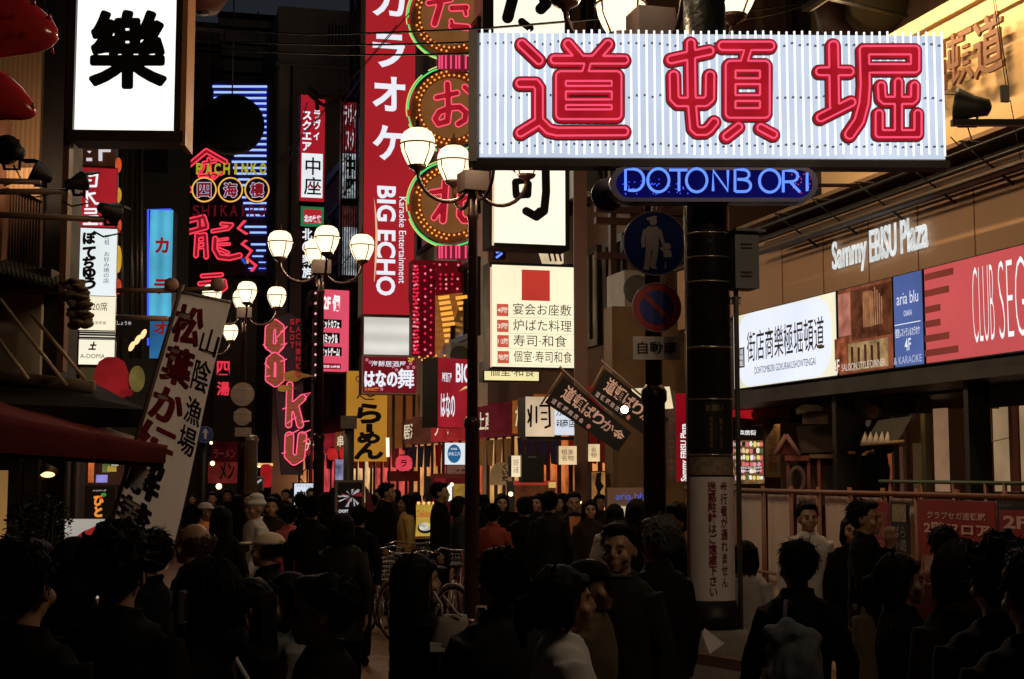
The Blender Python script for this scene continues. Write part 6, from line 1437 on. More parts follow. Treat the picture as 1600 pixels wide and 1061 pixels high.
S = Sign('small_lightbox', 'narrow glowing cream lightbox hanging left of the black cabinet', 'lightbox', (799, 712, 813, 745), 20.5, lit((255, 232, 190), .95, .15, 3), thick=.2); S.text('お好\nみ焼', (802, 717, 810, 740), df((.3, .2, .12), .7), 0)
S = Sign('black_cabinet', 'plain black loudspeaker like cabinet above the red counter', 'cabinet', (815, 709, 850, 754), 20.4, df((.008, .008, .008), .5), thick=.4, slope=.1)
S.rect((825, 713, 838, 715), df((.2, .2, .2), .5), 'handle')
S = Sign('arched_board', 'dim cream arched board with black brush lettering low behind the crowd', 'signboard', (768, 722, 800, 758), 22.5, None, back=False)
S.n = -.1; S.poly([[(768 + 16 - 16 * math.cos(a), 742 - 20 * math.sin(a)) for a in np.linspace(0, math.pi, 14)] + [(800, 758), (768, 758)]], lit((150, 112, 74), .55, .3, 3, sample=False), 'board', .1); S.text('く\nい\nだ', (784, 725, 794, 752), INK, .05)
for i, (b, Y, lb) in enumerate((((873, 697, 901, 726), 19.4, 'glowing paper sign with red and black writing, larger of two beneath the tilted banners'), ((919, 694, 937, 721), 19.2, 'glowing paper sign with faint writing, smaller of two beneath the tilted banners'))):
    S = Sign('paper_sign', lb, 'paper sign', b, Y, lit((255, 222, 168), .85, .3, 3), thick=.12); S.text('極楽\n名物' if i == 0 else '名\n物', (b[0] + 4, b[1] + 5, b[2] - 5, b[3] - 6), df((.35, .10, .06), .7), 0)
S = Sign('lit_doorway', 'warm lit doorway with a dark plant silhouette behind the standing men', 'doorway', (922, 736, 947, 792), 21.5, lit((226, 158, 92), .6, .7, 3), thick=.2, fw=1.5, frame=DBROWN)
S.poly([[(932, 740), (938, 738), (937, 752), (942, 760), (936, 768), (938, 786), (931, 786), (933, 768), (929, 756)]], df((.03, .03, .015), .8), 'plant_silhouette', .05)
S = Sign('shop_counter', 'red edged shop counter lit from inside behind the group of people', 'counter', (804, 752, 868, 800), 21, lit((120, 64, 36), .5, .6, 3), thick=.5); S.rect((802, 751, 866, 758), lit((176, 58, 44), .7, .2, 3, sample=False), 'red_edge', .1); S.rect((854, 753, 864, 762), lit((240, 200, 110), .7, .2, sample=False), 'price_card', .05)
S = Sign('souvenir_stall', 'small red stall front with a white lit notice behind the walking couple', 'stall', (675, 744, 732, 850), 23.5, lit((96, 26, 26), .55, .4, 2), thick=.6); S.rect((679, 746, 696, 772), lit((156, 36, 42), .7, .3, sample=False), 'red_panel'); S.rect((698, 758, 706, 783), em((255, 250, 240), 1), 'notice'); S.rect((708, 756, 727, 790), lit((196, 150, 60), .55, .6, 5, sample=False), 'yellow_cloth'); S.rect((672, 740, 732, 747), df((.25, .04, .04), .6), 'lintel', .2)
for k, (x, y, Y, s) in enumerate(((706, 757, 23.2, .03), (798, 772, 18, .03), (905, 784, 17, .03), (332, 724, 36, .06), (342, 760, 38, .08), (405, 727, 32, .05), (330, 692, 36, .04))):
    one('bare_bulb', ['small bare bulb on the red stall front', 'small glowing bulb over the crowd by the shop counter', 'small bright bulb behind the man with the orange tie', 'bright lamp above the far left crowd', 'low lamp just over the far left crowd heads', 'orange bulb at the top of the far red lantern', 'tiny orange bulb beside the blue guide sign'][k], 'light bulb', MB().ell(P(x, y, Y), s, 10, 6), em((255, 220, 160), 3), P(x, y, Y))
for i, (ch, y) in enumerate((('四', 575), ('湯', 607))): 
    S = Sign('red_neon_sign', f'small glowing red character sign, {["upper", "lower"][i]} of two right of the fabric banner', 'neon sign', (337, y - 13, 361, y + 13), 44, None, back=False); S.n = -.1; S.rect((338, y - 12, 360, y + 12), df((.05, .008, .012), .6), 'backing'); S.text(ch, (339, y - 11, 359, y + 11), em((236, 52, 74), .95), .03)
S = Sign('red_shop_sign', 'dim red shop sign with black brush strokes over the far left crowd', 'signboard', (325, 722, 377, 755), 40, lit((124, 40, 34), .5, .5, 2, sample=False), thick=.3); S.text('メン', (343, 722, 366, 750), INK, .04)
S = Sign('dim_red_board', 'very dim red board with ghostly lettering left of the far lamp post', 'signboard', (330, 690, 372, 730), 42, lit((60, 12, 14), .5, .5, 2, sample=False), thick=.3); S.text('ラーメン', (334, 702, 368, 716), lit((110, 44, 40), .5, .2, sample=False), .02)
t = thing('red_lantern', 'tall cylindrical red lantern with an orange top right of the far lamp post', 'lantern', P(416, 760, 32)); c = P(416, 742, 32); obj('body', MB().lathe([(.08, -.28), (.13, -.24), (.13, .20), (.08, .24)], c, 16), lit((180, 30, 34), .7, .3, 5), t); obj('top_light', MB().box(P(412, 726, 32), (.2, .03, .05)), em((255, 190, 120), 1), t)
t = thing('bollard', 'grey metal bollard with banded cap beside the far lamp post', 'bollard', (P(394, 700, 25.6).x, 25.6, 0)); zt = P(394, 680, 25.6).z
obj('post', MB().lathe([(.11, 0), (.10, zt - .12), (.12, zt - .11), (.12, zt - .05), (.09, zt - .04), (.08, zt)], (P(394, 700, 25.6).x, 25.6, 0), 18), df((.40, .36, .32), .35, .7), t); obj('sleeve', MB().lathe([(.115, 1.2), (.118, 1.22), (.118, 1.5), (.115, 1.52)], (P(394, 700, 25.6).x, 25.6, 0), 18), df((.30, .27, .24), .4, .6), t)
S = Sign('red_flag', 'narrow dark red flag beside the arcade poster stand', 'flag', (571, 762, 584, 800), 20, None, back=False); S.n = 0; S.poly([[(571, 762), (575, 764), (585, 796), (582, 800), (573, 798)]], df((.22, .03, .05), .7), 'cloth', .01); S.tubes([[(571, 760), (572, 836)]], .012, DARKM, 'stick')
S = Sign('glowing_wall', 'warm ochre wall strip lit beside the yellow noodle signboard', 'wall', (606, 616, 656, 700), 38.3, lit((150, 84, 38), .5, .5, .6, sample=False), thick=.2, slope=.3)  # light falling on the wall is put into its emission
for x in (612, 627, 640, 652): S.rect((x, 616, x + 3, 704), df((.05, .03, .02), .6), 'mullion', .15)
S = Sign('shop_window', 'cool white lit window slit under the dim corner left of the yellow signboard', 'shop window', (524, 718, 538, 750), 37, lit((170, 170, 205), .6, .7, 4, sample=False), thick=.2)
t = thing('speaker_post', 'grey post with a small junction box before the yellow noodle signboard', 'post', (P(545, 700, 27).x, 27, 0)); X = P(545, 700, 27).x; obj('post', MB().lathe([(.10, 0), (.10, P(545, 660, 27).z)], (X, 27, 0), 12), df((.05, .045, .04), .5), t); obj('junction_box', MB().box(P(545, 660, 26.9), (.14, .12, .12)), df((.12, .10, .09), .5), t)
# left, below the awning
t = thing('pendant_lamp', 'small lit cone lamp in the dark shop under the red awning', 'lamp', P(73, 738, 10)); c = P(73, 736, 9.9)
obj('shade', MB().lathe([(.015, .05), (.03, .04), (.075, -.03), (.07, -.03), (.02, .03)], c, 16, axis=(-.45, .25, .8)), df((.10, .07, .05), .4, .5), t); obj('bulb', MB().ell(c + Vector((.014, -.02, -.025)), (.05, .03, .02)), em((255, 200, 140), 2.2, True), t)
S = Sign('menu_case', 'colourful lit food picture case seen between awning and fabric banner', 'display', (124, 716, 192, 758), 12, lit((70, 40, 30), .5, .8, 5), thick=.3)
for b, c in (((138, 718, 147, 754), (230, 120, 60)), ((150, 742, 168, 754), (160, 150, 230)), ((160, 725, 172, 738), (110, 120, 70)), ((174, 720, 185, 728), (210, 200, 190)), ((126, 738, 133, 752), (190, 180, 190)), ((168, 728, 182, 737), (190, 160, 60))): S.rect(b, lit(c, .8, .6, 9, sample=False), 'dish_photo')
S = Sign('orange_letter_board', 'black board with glowing orange rounded letters left of the fabric banner', 'signboard', (124, 760, 180, 820), 11.5, df((.03, .02, .014), .6), thick=.2, body=df((.03, .02, .014), .6))
S.text('ひ\nと', (146, 774, 162, 808), em((240, 150, 60), .9), .07); S.text('ハンバーグ', (145, 765, 166, 768), em((220, 210, 200), .8), .02); S.disc(162, 773, 4, 3, em((70, 150, 50), .8), 'leaf'); S.disc(158, 778, 2.5, 2.5, em((220, 50, 40), .8), 'cherry')
S = Sign('crab_poster_board', 'white standing board with red crab leg strokes behind the spiky haired person', 'poster board', (100, 811, 215, 935), 9.6, lit((205, 196, 184), .62, .15, 1.5), thick=.06, slope=-.1)
for p in (((120, 838), (134, 828), (150, 836), (136, 840)), ((128, 832), (150, 822), (160, 830), (140, 836)), ((76, 872), (84, 878), (98, 898), (90, 902)), ((185, 845), (205, 830), (208, 838), (190, 850))): S.poly([list(p)], lit((170, 40, 44), .7, .2, sample=False), 'crab_stroke')
pl = thing('potted_shrub', 'leafy green potted shrub under the red awning', 'plant', P(62, 850, 8.6) * Vector((1, 1, 0))); c0 = P(60, 812, 8.6); rnd = random.Random(21); mb = MB()
for k in range(1500):
    d = Vector((rnd.gauss(0, 1), rnd.gauss(0, 1), rnd.gauss(0, 1))).normalized() * (rnd.random() ** .45); p = c0 + Vector((d.x * .20, d.y * .18, d.z * .19 - .02))
    if math.sin(p.x * 31 + 2) + math.sin(p.z * 27) + math.sin(p.y * 22) < -.9: continue
    a = Vector((rnd.gauss(0, 1), rnd.gauss(0, 1), rnd.gauss(0, .6))).normalized(); b = a.orthogonal().normalized(); L = rnd.uniform(.018, .034)
    mb.add([p, p + a * L * .5 + b * L * .28, p + a * L, p + a * L * .5 - b * L * .28], [(0, 1, 2, 3)])
obj('foliage', mb, df((.13, .19, .05), .45, var=.5, scale=12), pl); mb = MB()
for k in range(7): mb.tube([Vector((c0.x, 8.6, .35)), Vector((c0.x + .04 * math.sin(k), 8.6 + .04 * math.cos(k), 1.0)), c0 + Vector((.12 * math.sin(k * 2.1), .1 * math.cos(k * 2.1), .08))], .010, 5)
obj('stem', mb, df((.06, .04, .025), .8), pl); obj('pot', MB().lathe([(.13, 0), (.19, .36), (.20, .38), (.17, .38)], (c0.x, 8.6, 0), 20), df((.10, .06, .045), .6), pl)
t = thing('shop_dome', 'plain rounded red ornament with a pale lobe beside it above the dark tiled roof', 'ornament', P(172, 612, 12.5)); obj('dome', MB().lathe([(.12, -.16), (.15, -.08), (.145, .06), (.11, .15), (.05, .19)], P(174, 592, 12.5), 20), lit((186, 40, 42), .42, .3, 5, sample=False), t)
mb = MB()
for k in range(6): mb.ell(P(150 + k * 10, 613, 12.45), (.045, .04, .035), 9, 6)
obj('base_rim', mb, lit((150, 30, 34), .5, .3, 8, sample=False), t); obj('pale_lobe', MB().ell(P(214, 592, 12.8), (.07, .08, .12)), lit((150, 130, 70), .4, .4, 6, sample=False), t); pass
# three small lamps over it
t = thing('lamp_cluster', 'three warm oval lamps in a slanting row under the white lettered black strip', 'lamp', P(214, 536, 13))
for x, y in ((206, 541), (215, 531), (224, 522)): obj('lamp', MB().ell(P(x, y, 13), (.022, .03, .05), R=Matrix.Rotation(.45, 3, 'Y')), em((255, 200, 140), 1.5, True), t)
S = Sign('black_strip', 'black strip sign with tiny white lettering behind the end of the pipe', 'signboard', (182, 500, 234, 526), 13.4, df((.008, .008, .009), .5), thick=.1); S.text('しょうゆ', (183, 502, 205, 508), em((230, 230, 230), .8), .0)

# ================================================================== bicycles
def make_bicycle(label):
    t = thing('bicycle', label, 'bicycle', (0, 0, 0), 'bicycles parked in the street')
    for x in (-.52, .52):
        w = MB(); ring = [Vector((x + .33 * math.cos(a), 0, .34 + .33 * math.sin(a))) for a in np.linspace(0, 2 * math.pi, 33)[:-1]]
        w.tube(ring, .016, 7, closed=True); wo = obj('wheel', w, df((.012, .012, .012), .7), t)
        r = MB(); r.tube([Vector((x + .31 * math.cos(a), 0, .34 + .31 * math.sin(a))) for a in np.linspace(0, 2 * math.pi, 33)[:-1]], .009, 6, closed=True)
        for k in range(14): a = k * 2 * math.pi / 14; r.tube([(x, .02 * (-1) ** k, .34), (x + .31 * math.cos(a), 0, .34 + .31 * math.sin(a))], .0022, 4)
        obj('rim', r, df((.55, .55, .55), .25, .9), wo)
        m = MB(); m.tube([Vector((x + .365 * math.cos(a), 0, .34 + .365 * math.sin(a))) for a in np.linspace(math.radians(30), math.radians(185 if x > 0 else 160), 14)], .018, 6); obj('mudguard', m, df((.4, .4, .4), .3, .8), t)
    f = MB(); f.tube([(-.50, 0, .34), (-.1, 0, .32), (.36, 0, .80)], .017, 8); f.tube([(-.1, 0, .32), (-.22, 0, .82)], .016, 8); f.tube([(-.52, 0, .34), (-.20, 0, .70)], .012, 7); f.tube([(.52, .045, .34), (.43, .04, .62), (.40, 0, .72), (.34, 0, .98)], .014, 8); f.tube([(.52, -.045, .34), (.43, -.04, .62), (.40, 0, .72)], .012, 8)
    obj('frame', f, df((.16, .02, .03), .3, .3), t)
    h = MB(); h.tube([(.16, .28, 1.0), (.30, .25, 1.03), (.34, .1, 1.0), (.34, -.1, 1.0), (.30, -.25, 1.03), (.16, -.28, 1.0)], .011, 8); hb = obj('handlebar', h, df((.6, .6, .6), .2, .9), t)
    for s in (-1, 1): obj('grip', MB().tube([(.17, .28 * s, 1.002), (.08, .285 * s, .99)], .016, 8), BLACK, hb)
    obj('saddle', MB().ell((-.24, 0, .86), (.13, .085, .035)), df((.02, .018, .016), .5), t)
    b = MB(); b0, b1 = (.42, .62), (.74, .95)
    for z in np.linspace(.70, .94, 6): g = .02 * (z - .7) / .24; b.tube([(.42, -.14 - g, z), (.68 + g, -.14 - g, z), (.68 + g, .14 + g, z), (.42, .14 + g, z)], .004, 5, closed=True)
    for k in range(9):
        yk = -.14 + .28 * k / 8; b.tube([(.42, yk, .70), (.68, yk, .70), (.70, yk * 1.12, .94)], .003, 4)
    obj('basket', b, df((.45, .45, .45), .3, .8), t)
    c = MB(); c.lathe([(.09, -.01), (.09, .01)], (-.1, .05, .32), 20, axis=(0, 1, 0)); c.tube([(-.1, .07, .32), (-.02, .09, .18)], .008, 6); c.tube([(-.1, -.07, .32), (-.18, -.09, .46)], .008, 6); obj('crankset', c, df((.4, .4, .4), .3, .8), t)
    obj('headlight', MB().lathe([(.025, -.02), (.035, .02), (.03, .03)], (.60, 0, .68), 12, axis=(1, 0, 0)), df((.6, .6, .6), .2, .7), t)
    return t
bike = make_bicycle('parked bicycle nearest the walking woman with the shoulder bag, basket towards her')
BK = [(600, 17.0, 2.0), (632, 18.2, 1.2), (664, 16.0, 2.3), (700, 18.6, .9), (718, 16.6, 1.5), (770, 18.0, 2.1), (815, 16.8, 1.2), (850, 18.4, 1.9), (905, 17.2, 2.4)]
BL_ = ['parked bicycle at the left end of the row beside the patch of lit paving', 'parked bicycle second from the left end, behind the woman with the bag', 'parked bicycle under the bulb framed menu stand, turned askew', 'parked bicycle just left of the near lamp post, further back', 'parked bicycle leaning against the near lamp post', 'parked bicycle right of the near lamp post by the dark red jacket', 'parked bicycle in front of the group by the counter', 'parked bicycle behind the person in the white coat', 'parked bicycle at the right end of the row before the man with the orange tie']
for i, (x, Y, r) in enumerate(BK):
    X = (x - CXP) / FPX * Y
    if i == 0: bike.location = (X, Y, 0); bike.rotation_euler = (0, 0, r); bike['label'] = BL_[0]
    else: dup(bike, (X, Y, 0), r, BL_[i])

# ================================================================== people
from mathutils import noise
_PM = {}
def remesh(mb, vox, fold=0.0, smooth=2, seed=0):
    me = mb.mesh('tmp'); o = bpy.data.objects.new('tmp', me); COL.objects.link(o)
    m = o.modifiers.new('r', 'REMESH'); m.mode = 'VOXEL'; m.voxel_size = vox
    if smooth: s = o.modifiers.new('s', 'SMOOTH'); s.iterations = smooth; s.factor = .5
    bpy.context.view_layer.update()
    out = bpy.data.meshes.new_from_object(o.evaluated_get(bpy.context.evaluated_depsgraph_get()))
    bpy.data.objects.remove(o); bpy.data.meshes.remove(me)
    if fold:
        out.update(); nn = [v.normal.copy() for v in out.vertices]
        for v, n in zip(out.vertices, nn):
            c = v.co; q = noise.noise(Vector((c.x * 9 + seed, c.y * 9, c.z * 5))) + .5 * noise.noise(Vector((c.x * 22, c.y * 22, c.z * 13 + seed)))
            v.co = c + n * (fold * q)
    out.polygons.foreach_set('use_smooth', [True] * len(out.polygons)); out.materials.clear(); out.materials.append(None); out.update()
    return out
POSE = {  # elbows and wrists (left, right), knees and ankles (left, right); the figure faces -Y
 'stand': ([(-.212, .03, 1.11), (.212, .03, 1.11)], [(-.220, -.03, .87), (.220, -.03, .87)], [(-.09, -.01, .48), (.09, -.02, .48)], [(-.10, .02, .085), (.10, .02, .085)]),
 'walk': ([(-.212, .12, 1.13), (.212, -.06, 1.12)], [(-.21, .10, .89), (.205, -.20, .93)], [(-.085, -.17, .50), (.085, -.02, .47)], [(-.085, -.16, .09), (.085, .28, .17)]),
 'phone': ([(-.212, .03, 1.11), (.20, -.03, 1.12)], [(-.220, -.03, .87), (.09, -.26, 1.20)], [(-.09, -.01, .48), (.09, -.02, .48)], [(-.10, .02, .085), (.10, .02, .085)]),
 'chin': ([(-.205, -.02, 1.11), (.20, -.12, 1.13)], [(-.02, -.19, 1.10), (.055, -.15, 1.39)], [(-.09, -.01, .48), (.10, -.02, .48)], [(-.10, .02, .085), (.13, .02, .085)]),
 'hold': ([(-.212, -.02, 1.11), (.212, -.02, 1.11)], [(-.13, -.26, 1.07), (.12, -.27, 1.08)], [(-.09, -.01, .48), (.09, -.02, .48)], [(-.10, .02, .085), (.10, .02, .085)])}
def hand(mb, w, e, s):
    f = (Vector(w) - Vector(e)).normalized(); side = Vector((0, 1, 0)) if abs(f.y) < .75 else Vector((1, 0, 0)); side = (side - f * side.dot(f)).normalized(); pn = f.cross(side) * s
    w = Vector(w); c = w + f * .052
    for k in range(-1, 2): mb.tube([w + f * .0 + side * k * .012, c + side * k * .020 + f * .035], .016, 7)
    for k, L in enumerate((.066, .076, .072, .056)):
        a = c + f * .036 + side * ((1.5 - k) * -.0215); b = a + f * L * .5 + pn * -.010; d = b + f * L * .36 - pn * .026
        mb.tube([a - f * .01, b, d], .0092, 6, rs=[.0095, .009, .0075])
    a = w + f * .025 - side * .028; b = a - side * .026 + f * .03 - pn * .008; mb.tube([a + side * .01, b, b + f * .03 - pn * .008], .011, 6, rs=[.013, .0105, .009])
def body_mesh(pose):
    if ('b', pose) in _PM: return _PM[('b', pose)]
    el, wr, kn, an = POSE[pose]; m = MB()
    m.ell((0, .012, 1.607), (.076, .097, .100), 20, 14); m.ell((0, -.02, 1.545), (.060, .072, .072), 18, 12); m.ell((0, -.070, 1.497), (.028, .024, .024)); m.ell((0, -.078, 1.525), (.034, .020, .022))
    m.tube([(0, -.088, 1.600), (0, -.104, 1.565), (0, -.100, 1.556)], .01, 8, rs=[.009, .0135, .014]); m.ell((-.013, -.090, 1.556), (.010, .010, .008)); m.ell((.013, -.090, 1.556), (.010, .010, .008))
    m.ell((0, -.096, 1.531), (.022, .008, .0062)); m.ell((0, -.094, 1.520), (.020, .009, .0072)); m.ell((0, -.078, 1.613), (.056, .011, .010))
    for s in (-1, 1): m.ell((.077 * s, .012, 1.572), (.010, .022, .032)); m.ell((.045 * s, -.062, 1.553), (.024, .024, .026))
    m.tube([(0, .022, 1.38), (0, .012, 1.45), (0, .004, 1.53)], .055, 14, rs=[.068, .056, .052])
    m.ell((0, .012, 1.26), (.148, .100, .19)); m.ell((0, .01, 1.08), (.135, .095, .18)); m.ell((0, .01, .93), (.150, .105, .13)); m.tube([(-.14, .012, 1.36), (.14, .012, 1.36)], .045, 12)
    for i, s in enumerate((-1, 1)):
        m.tube([(.150 * s, .012, 1.36), el[i]], .05, 12, rs=[.046, .040]); m.ell(el[i], .042); m.tube([el[i], wr[i]], .04, 12, rs=[.042, .027]); hand(m, wr[i], el[i], s)
        m.tube([(.085 * s, .005, .92), kn[i]], .07, 14, rs=[.085, .056]); m.ell(kn[i], .056); a = Vector(an[i]); k = Vector(kn[i]); m.tube([k, k.lerp(a, .35) + Vector((0, .012, 0)), a], .05, 12, rs=[.054, .056, .036]); m.ell(a + Vector((0, -.045, -.045)), (.042, .115, .036)); m.ell(a + Vector((0, .02, -.03)), (.036, .045, .05))
    _PM[('b', pose)] = remesh(m, .0095, 0, 2); return _PM[('b', pose)]
def loft(mb, prof, n=24):
    vs = []
    for z, rx, ry, cy_ in prof: vs += [(rx * math.cos(2 * math.pi * k / n), cy_ + ry * math.sin(2 * math.pi * k / n), z) for k in range(n)]
    fs = [(i * n + k, (i + 1) * n + k, (i + 1) * n + (k + 1) % n, i * n + (k + 1) % n) for i in range(len(prof) - 1) for k in range(n)]
    fs += [tuple(range(n)), tuple((len(prof) - 1) * n + k for k in reversed(range(n)))]; mb.add(vs, fs, True)
def jacket_mesh(pose, cut):
    if ('j', pose, cut) in _PM: return _PM[('j', pose, cut)]
    el, wr, kn, an = POSE[pose]; m = MB()
    pr = [(1.475, .070, .068, .012), (1.450, .100, .080, .014), (1.425, .150, .096, .014), (1.40, .180, .104, .014), (1.37, .188, .112, .012), (1.28, .192, .132, .010), (1.14, .178, .130, .010), (1.02, .176, .128, .010), (.92, .186, .136, .010)]
    if cut == 'coat': pr += [(.80, .196, .150, .012), (.66, .205, .160, .012)]
    else: pr += [(.82, .186, .140, .010)]
    pr = [(z, rx * .89, ry * .95, c_) for z, rx, ry, c_ in pr]
    loft(m, pr[::-1]); m.tube([(-.14, .012, 1.37), (.14, .012, 1.37)], .070, 14)
    for i, s in enumerate((-1, 1)):
        e = Vector(el[i]); w = Vector(wr[i]); m.tube([(.140 * s, .012, 1.375), e], .06, 14, rs=[.072, .055]); m.ell(e, .056); m.tube([e, e.lerp(w, .5), w], .05, 14, rs=[.055, .050, .041])
    if cut == 'hood': m.ell((0, .085, 1.46), (.12, .085, .07)); m.tube([(-.09, .0, 1.44), (-.06, .10, 1.47), (.06, .10, 1.47), (.09, .0, 1.44)], .04, 10)
    else: m.tube([(-.055, -.055, 1.44), (-.075, .02, 1.475), (0, .085, 1.49), (.075, .02, 1.475), (.055, -.055, 1.44)], .018, 8)
    _PM[('j', pose, cut)] = remesh(m, .013, .011, 2, seed=len(_PM)); return _PM[('j', pose, cut)]
def trouser_mesh(pose, kind):
    if ('t', pose, kind) in _PM: return _PM[('t', pose, kind)]
    el, wr, kn, an = POSE[pose]; m = MB(); loft(m, [(.80, .165, .125, .01), (.88, .172, .13, .01), (1.0, .155, .118, .01)])
    if kind == 'skirt': loft(m, [(.52, .21, .19, .01), (.7, .19, .16, .01), (.92, .165, .125, .01)])
    else:
        for i, s in enumerate((-1, 1)):
            k = Vector(kn[i]); a = Vector(an[i]) + Vector((0, 0, .01)); m.tube([(.085 * s, .008, .90), k, k.lerp(a, .5), a], .08, 16, rs=[.098, .074, .068, .064])
    _PM[('t', pose, kind)] = remesh(m, .014, .010, 2, seed=3); return _PM[('t', pose, kind)]
def shoe_mesh(pose):
    if ('s', pose) in _PM: return _PM[('s', pose)]
    an = POSE[pose][3]; m = MB()
    for a in an: a = Vector(a); m.ell(a + Vector((0, -.05, -.045)), (.050, .135, .044)); m.ell(a + Vector((0, .03, -.035)), (.045, .055, .060))
    _PM[('s', pose)] = remesh(m, .012, 0, 1); return _PM[('s', pose)]
def hair_mesh(kind):
    if ('h', kind) in _PM: return _PM[('h', kind)]
    m = MB(); rnd = random.Random(hash(kind) % 100 if False else len(kind)); vox = .010
    if kind in ('short', 'spiky', 'grey'):
        m.ell((0, .030, 1.635), (.086, .098, .088), 18, 12); m.ell((0, .055, 1.585), (.080, .070, .075)); m.ell((0, -.03, 1.685), (.066, .062, .03))
        n = 120 if kind == 'spiky' else 70
        for k in range(n):
            d = Vector((rnd.gauss(0, 1), rnd.gauss(.3, 1), rnd.gauss(.5, .8))).normalized()
            if d.z < -.35 or (d.y < -.5 and d.z < .45): continue
            b = Vector((0, .022, 1.628)) + Vector((d.x * .08, d.y * .094, d.z * .086)); L = rnd.uniform(.03, .065) if kind == 'spiky' else rnd.uniform(.008, .016)
            t = (d + Vector((rnd.gauss(0, .4), rnd.gauss(0, .4), rnd.gauss(.2, .4)))).normalized(); m.tube([b - d * .012, b + t * L * .6, b + t * L], .01, 5, rs=[.017, .011, .005])
    elif kind in ('long', 'bob', 'tied', 'hooded'):
        m.ell((0, .026, 1.630), (.089, .102, .092), 18, 12); m.ell((0, .055, 1.575), (.088, .072, .09)); m.tube([(-.062, -.062, 1.650), (.0, -.074, 1.672), (.062, -.062, 1.650)], .014, 8)
        if kind == 'hooded': m.ell((0, .04, 1.61), (.115, .115, .125), 18, 12)
        end = {'long': 1.24, 'bob': 1.475, 'tied': 1.50, 'hooded': 1.42}[kind]
        for k in range(30):
            a = math.radians(-20 + 220 * k / 29); r = .082
            x, y = r * math.cos(a), .03 + r * .95 * math.sin(a); z1 = end + rnd.uniform(-.03, .03); m.tube([(x * .9, y * .9, 1.66), (x * 1.06, y * 1.05, 1.58), (x * 1.16, y * 1.12 + .005, (1.55 + z1) / 2), (x * 1.05, y * 1.1 + .012, z1)], .02, 6, rs=[.022, .021, .020, .009])
        if kind == 'tied': m.tube([(0, .12, 1.60), (0, .165, 1.58), (0, .17, 1.50), (0, .155, 1.42)], .03, 8, rs=[.03, .036, .03, .012])
    elif kind == 'bald':
        for k in range(22):
            a = math.radians(-15 + 210 * k / 21); x, y = .074 * math.cos(a), .02 + .09 * math.sin(a); m.tube([(x, y, 1.63), (x * 1.06, y * 1.04, 1.59), (x, y, 1.54)], .018, 6, rs=[.014, .018, .012])
    elif kind in ('cap', 'beanie'):
        m.ell((0, .018, 1.640), (.088, .106, .066), 18, 12); m.tube([Vector((.088 * math.cos(a), .016 + .106 * math.sin(a), 1.635)) for a in np.linspace(0, 2 * math.pi, 25)[:-1]], .012, 6, closed=True)
        if kind == 'cap': m.ell((0, -.125, 1.628), (.066, .075, .012))
        else: m.ell((0, .018, 1.70), (.075, .085, .05))
    if kind not in ('cap', 'beanie', 'bald', 'spiky'):          # loose locks break the outline
        for k in range(46):
            d = Vector((rnd.gauss(0, 1), rnd.gauss(.4, 1), rnd.gauss(.4, .9))).normalized()
            if d.z < -.2 or (d.y < -.45 and d.z < .5): continue
            b = Vector((0, .026, 1.628)) + Vector((d.x * .083, d.y * .098, d.z * .088)); q = Vector((-d.y, d.x, -.5 + rnd.gauss(0, .5))).normalized(); L = rnd.uniform(.03, .06)
            m.tube([b - d * .008, b + d * .006 + q * L * .5, b + d * rnd.uniform(-.004, .012) + q * L], .01, 5, rs=[.012, .010, .006])
        vox = .0078
    base = remesh(m, vox, .004 if kind not in ('cap', 'beanie') else .002, 1, seed=1)
    if kind not in ('cap', 'beanie'):                     # single strands over the mass of hair
        q = MB(); q.add([v.co[:] for v in base.vertices], [tuple(p.vertices) for p in base.polygons], True)
        end = {'long': 1.20, 'bob': 1.46, 'tied': 1.50, 'hooded': 1.40}.get(kind, 0); n = 0; R_ = (.092, .107, .096) if kind != 'hooded' else (.117, .119, .13)
        while n < (420 if kind != 'bald' else 160):
            d = Vector((rnd.gauss(0, 1), rnd.gauss(.35, 1), rnd.gauss(.35, 1))).normalized()
            if d.z < -.3 or (d.y < -.35 and d.z < .55) or (kind == 'bald' and d.z > .25): continue
            n += 1; p = Vector((d.x * R_[0], .028 + d.y * R_[1], 1.628 + d.z * R_[2])) * 1.0; g = Vector((d.x * .5 + rnd.gauss(0, .5), d.y * .4 + rnd.gauss(.1, .5), -1 + d.z * .9 + rnd.gauss(0, .35))) if not end else Vector((d.x * .4 + rnd.gauss(0, .12), d.y * .3 + rnd.gauss(.1, .12), -1))
            L = rnd.uniform(.03, .07) if not end else max(.06, (p.z - end) * rnd.uniform(.5, 1.05)); pts = [p - d * .006]; k = 4 if not end else max(3, int(L / .032)); nrm = d.copy()
            for i in range(k):
                t = (g - nrm * g.dot(nrm) * .7 + nrm * (rnd.uniform(-.05, .26) if not end else rnd.uniform(-.12, .06))).normalized() if (not end or pts[-1].z > 1.56) else Vector((rnd.gauss(0, .10) - pts[-1].x * .5, rnd.gauss(.0, .10), -1)).normalized()
                c = pts[-1] + t * (L / k); pts.append(c); nrm = Vector((c.x / R_[0], (c.y - .028) / R_[1], (c.z - 1.628) / R_[2])).normalized()
            q.tube(pts, .002, 4, rs=[.0034 - .0026 * i / k for i in range(k + 1)])
        base = q.mesh('hair'); base.materials.append(None)
    _PM[('h', kind)] = base; return base
_e = MB()
for s in (-1, 1): pass
def eye_mesh(s):
    if ('e', s) not in _PM: m = MB().ell((.031 * s, -.0835, 1.580), (.0115, .009, .0042), 10, 6); me = m.mesh('eye'); me.materials.append(None); _PM[('e', s)] = me
    return _PM[('e', s)]
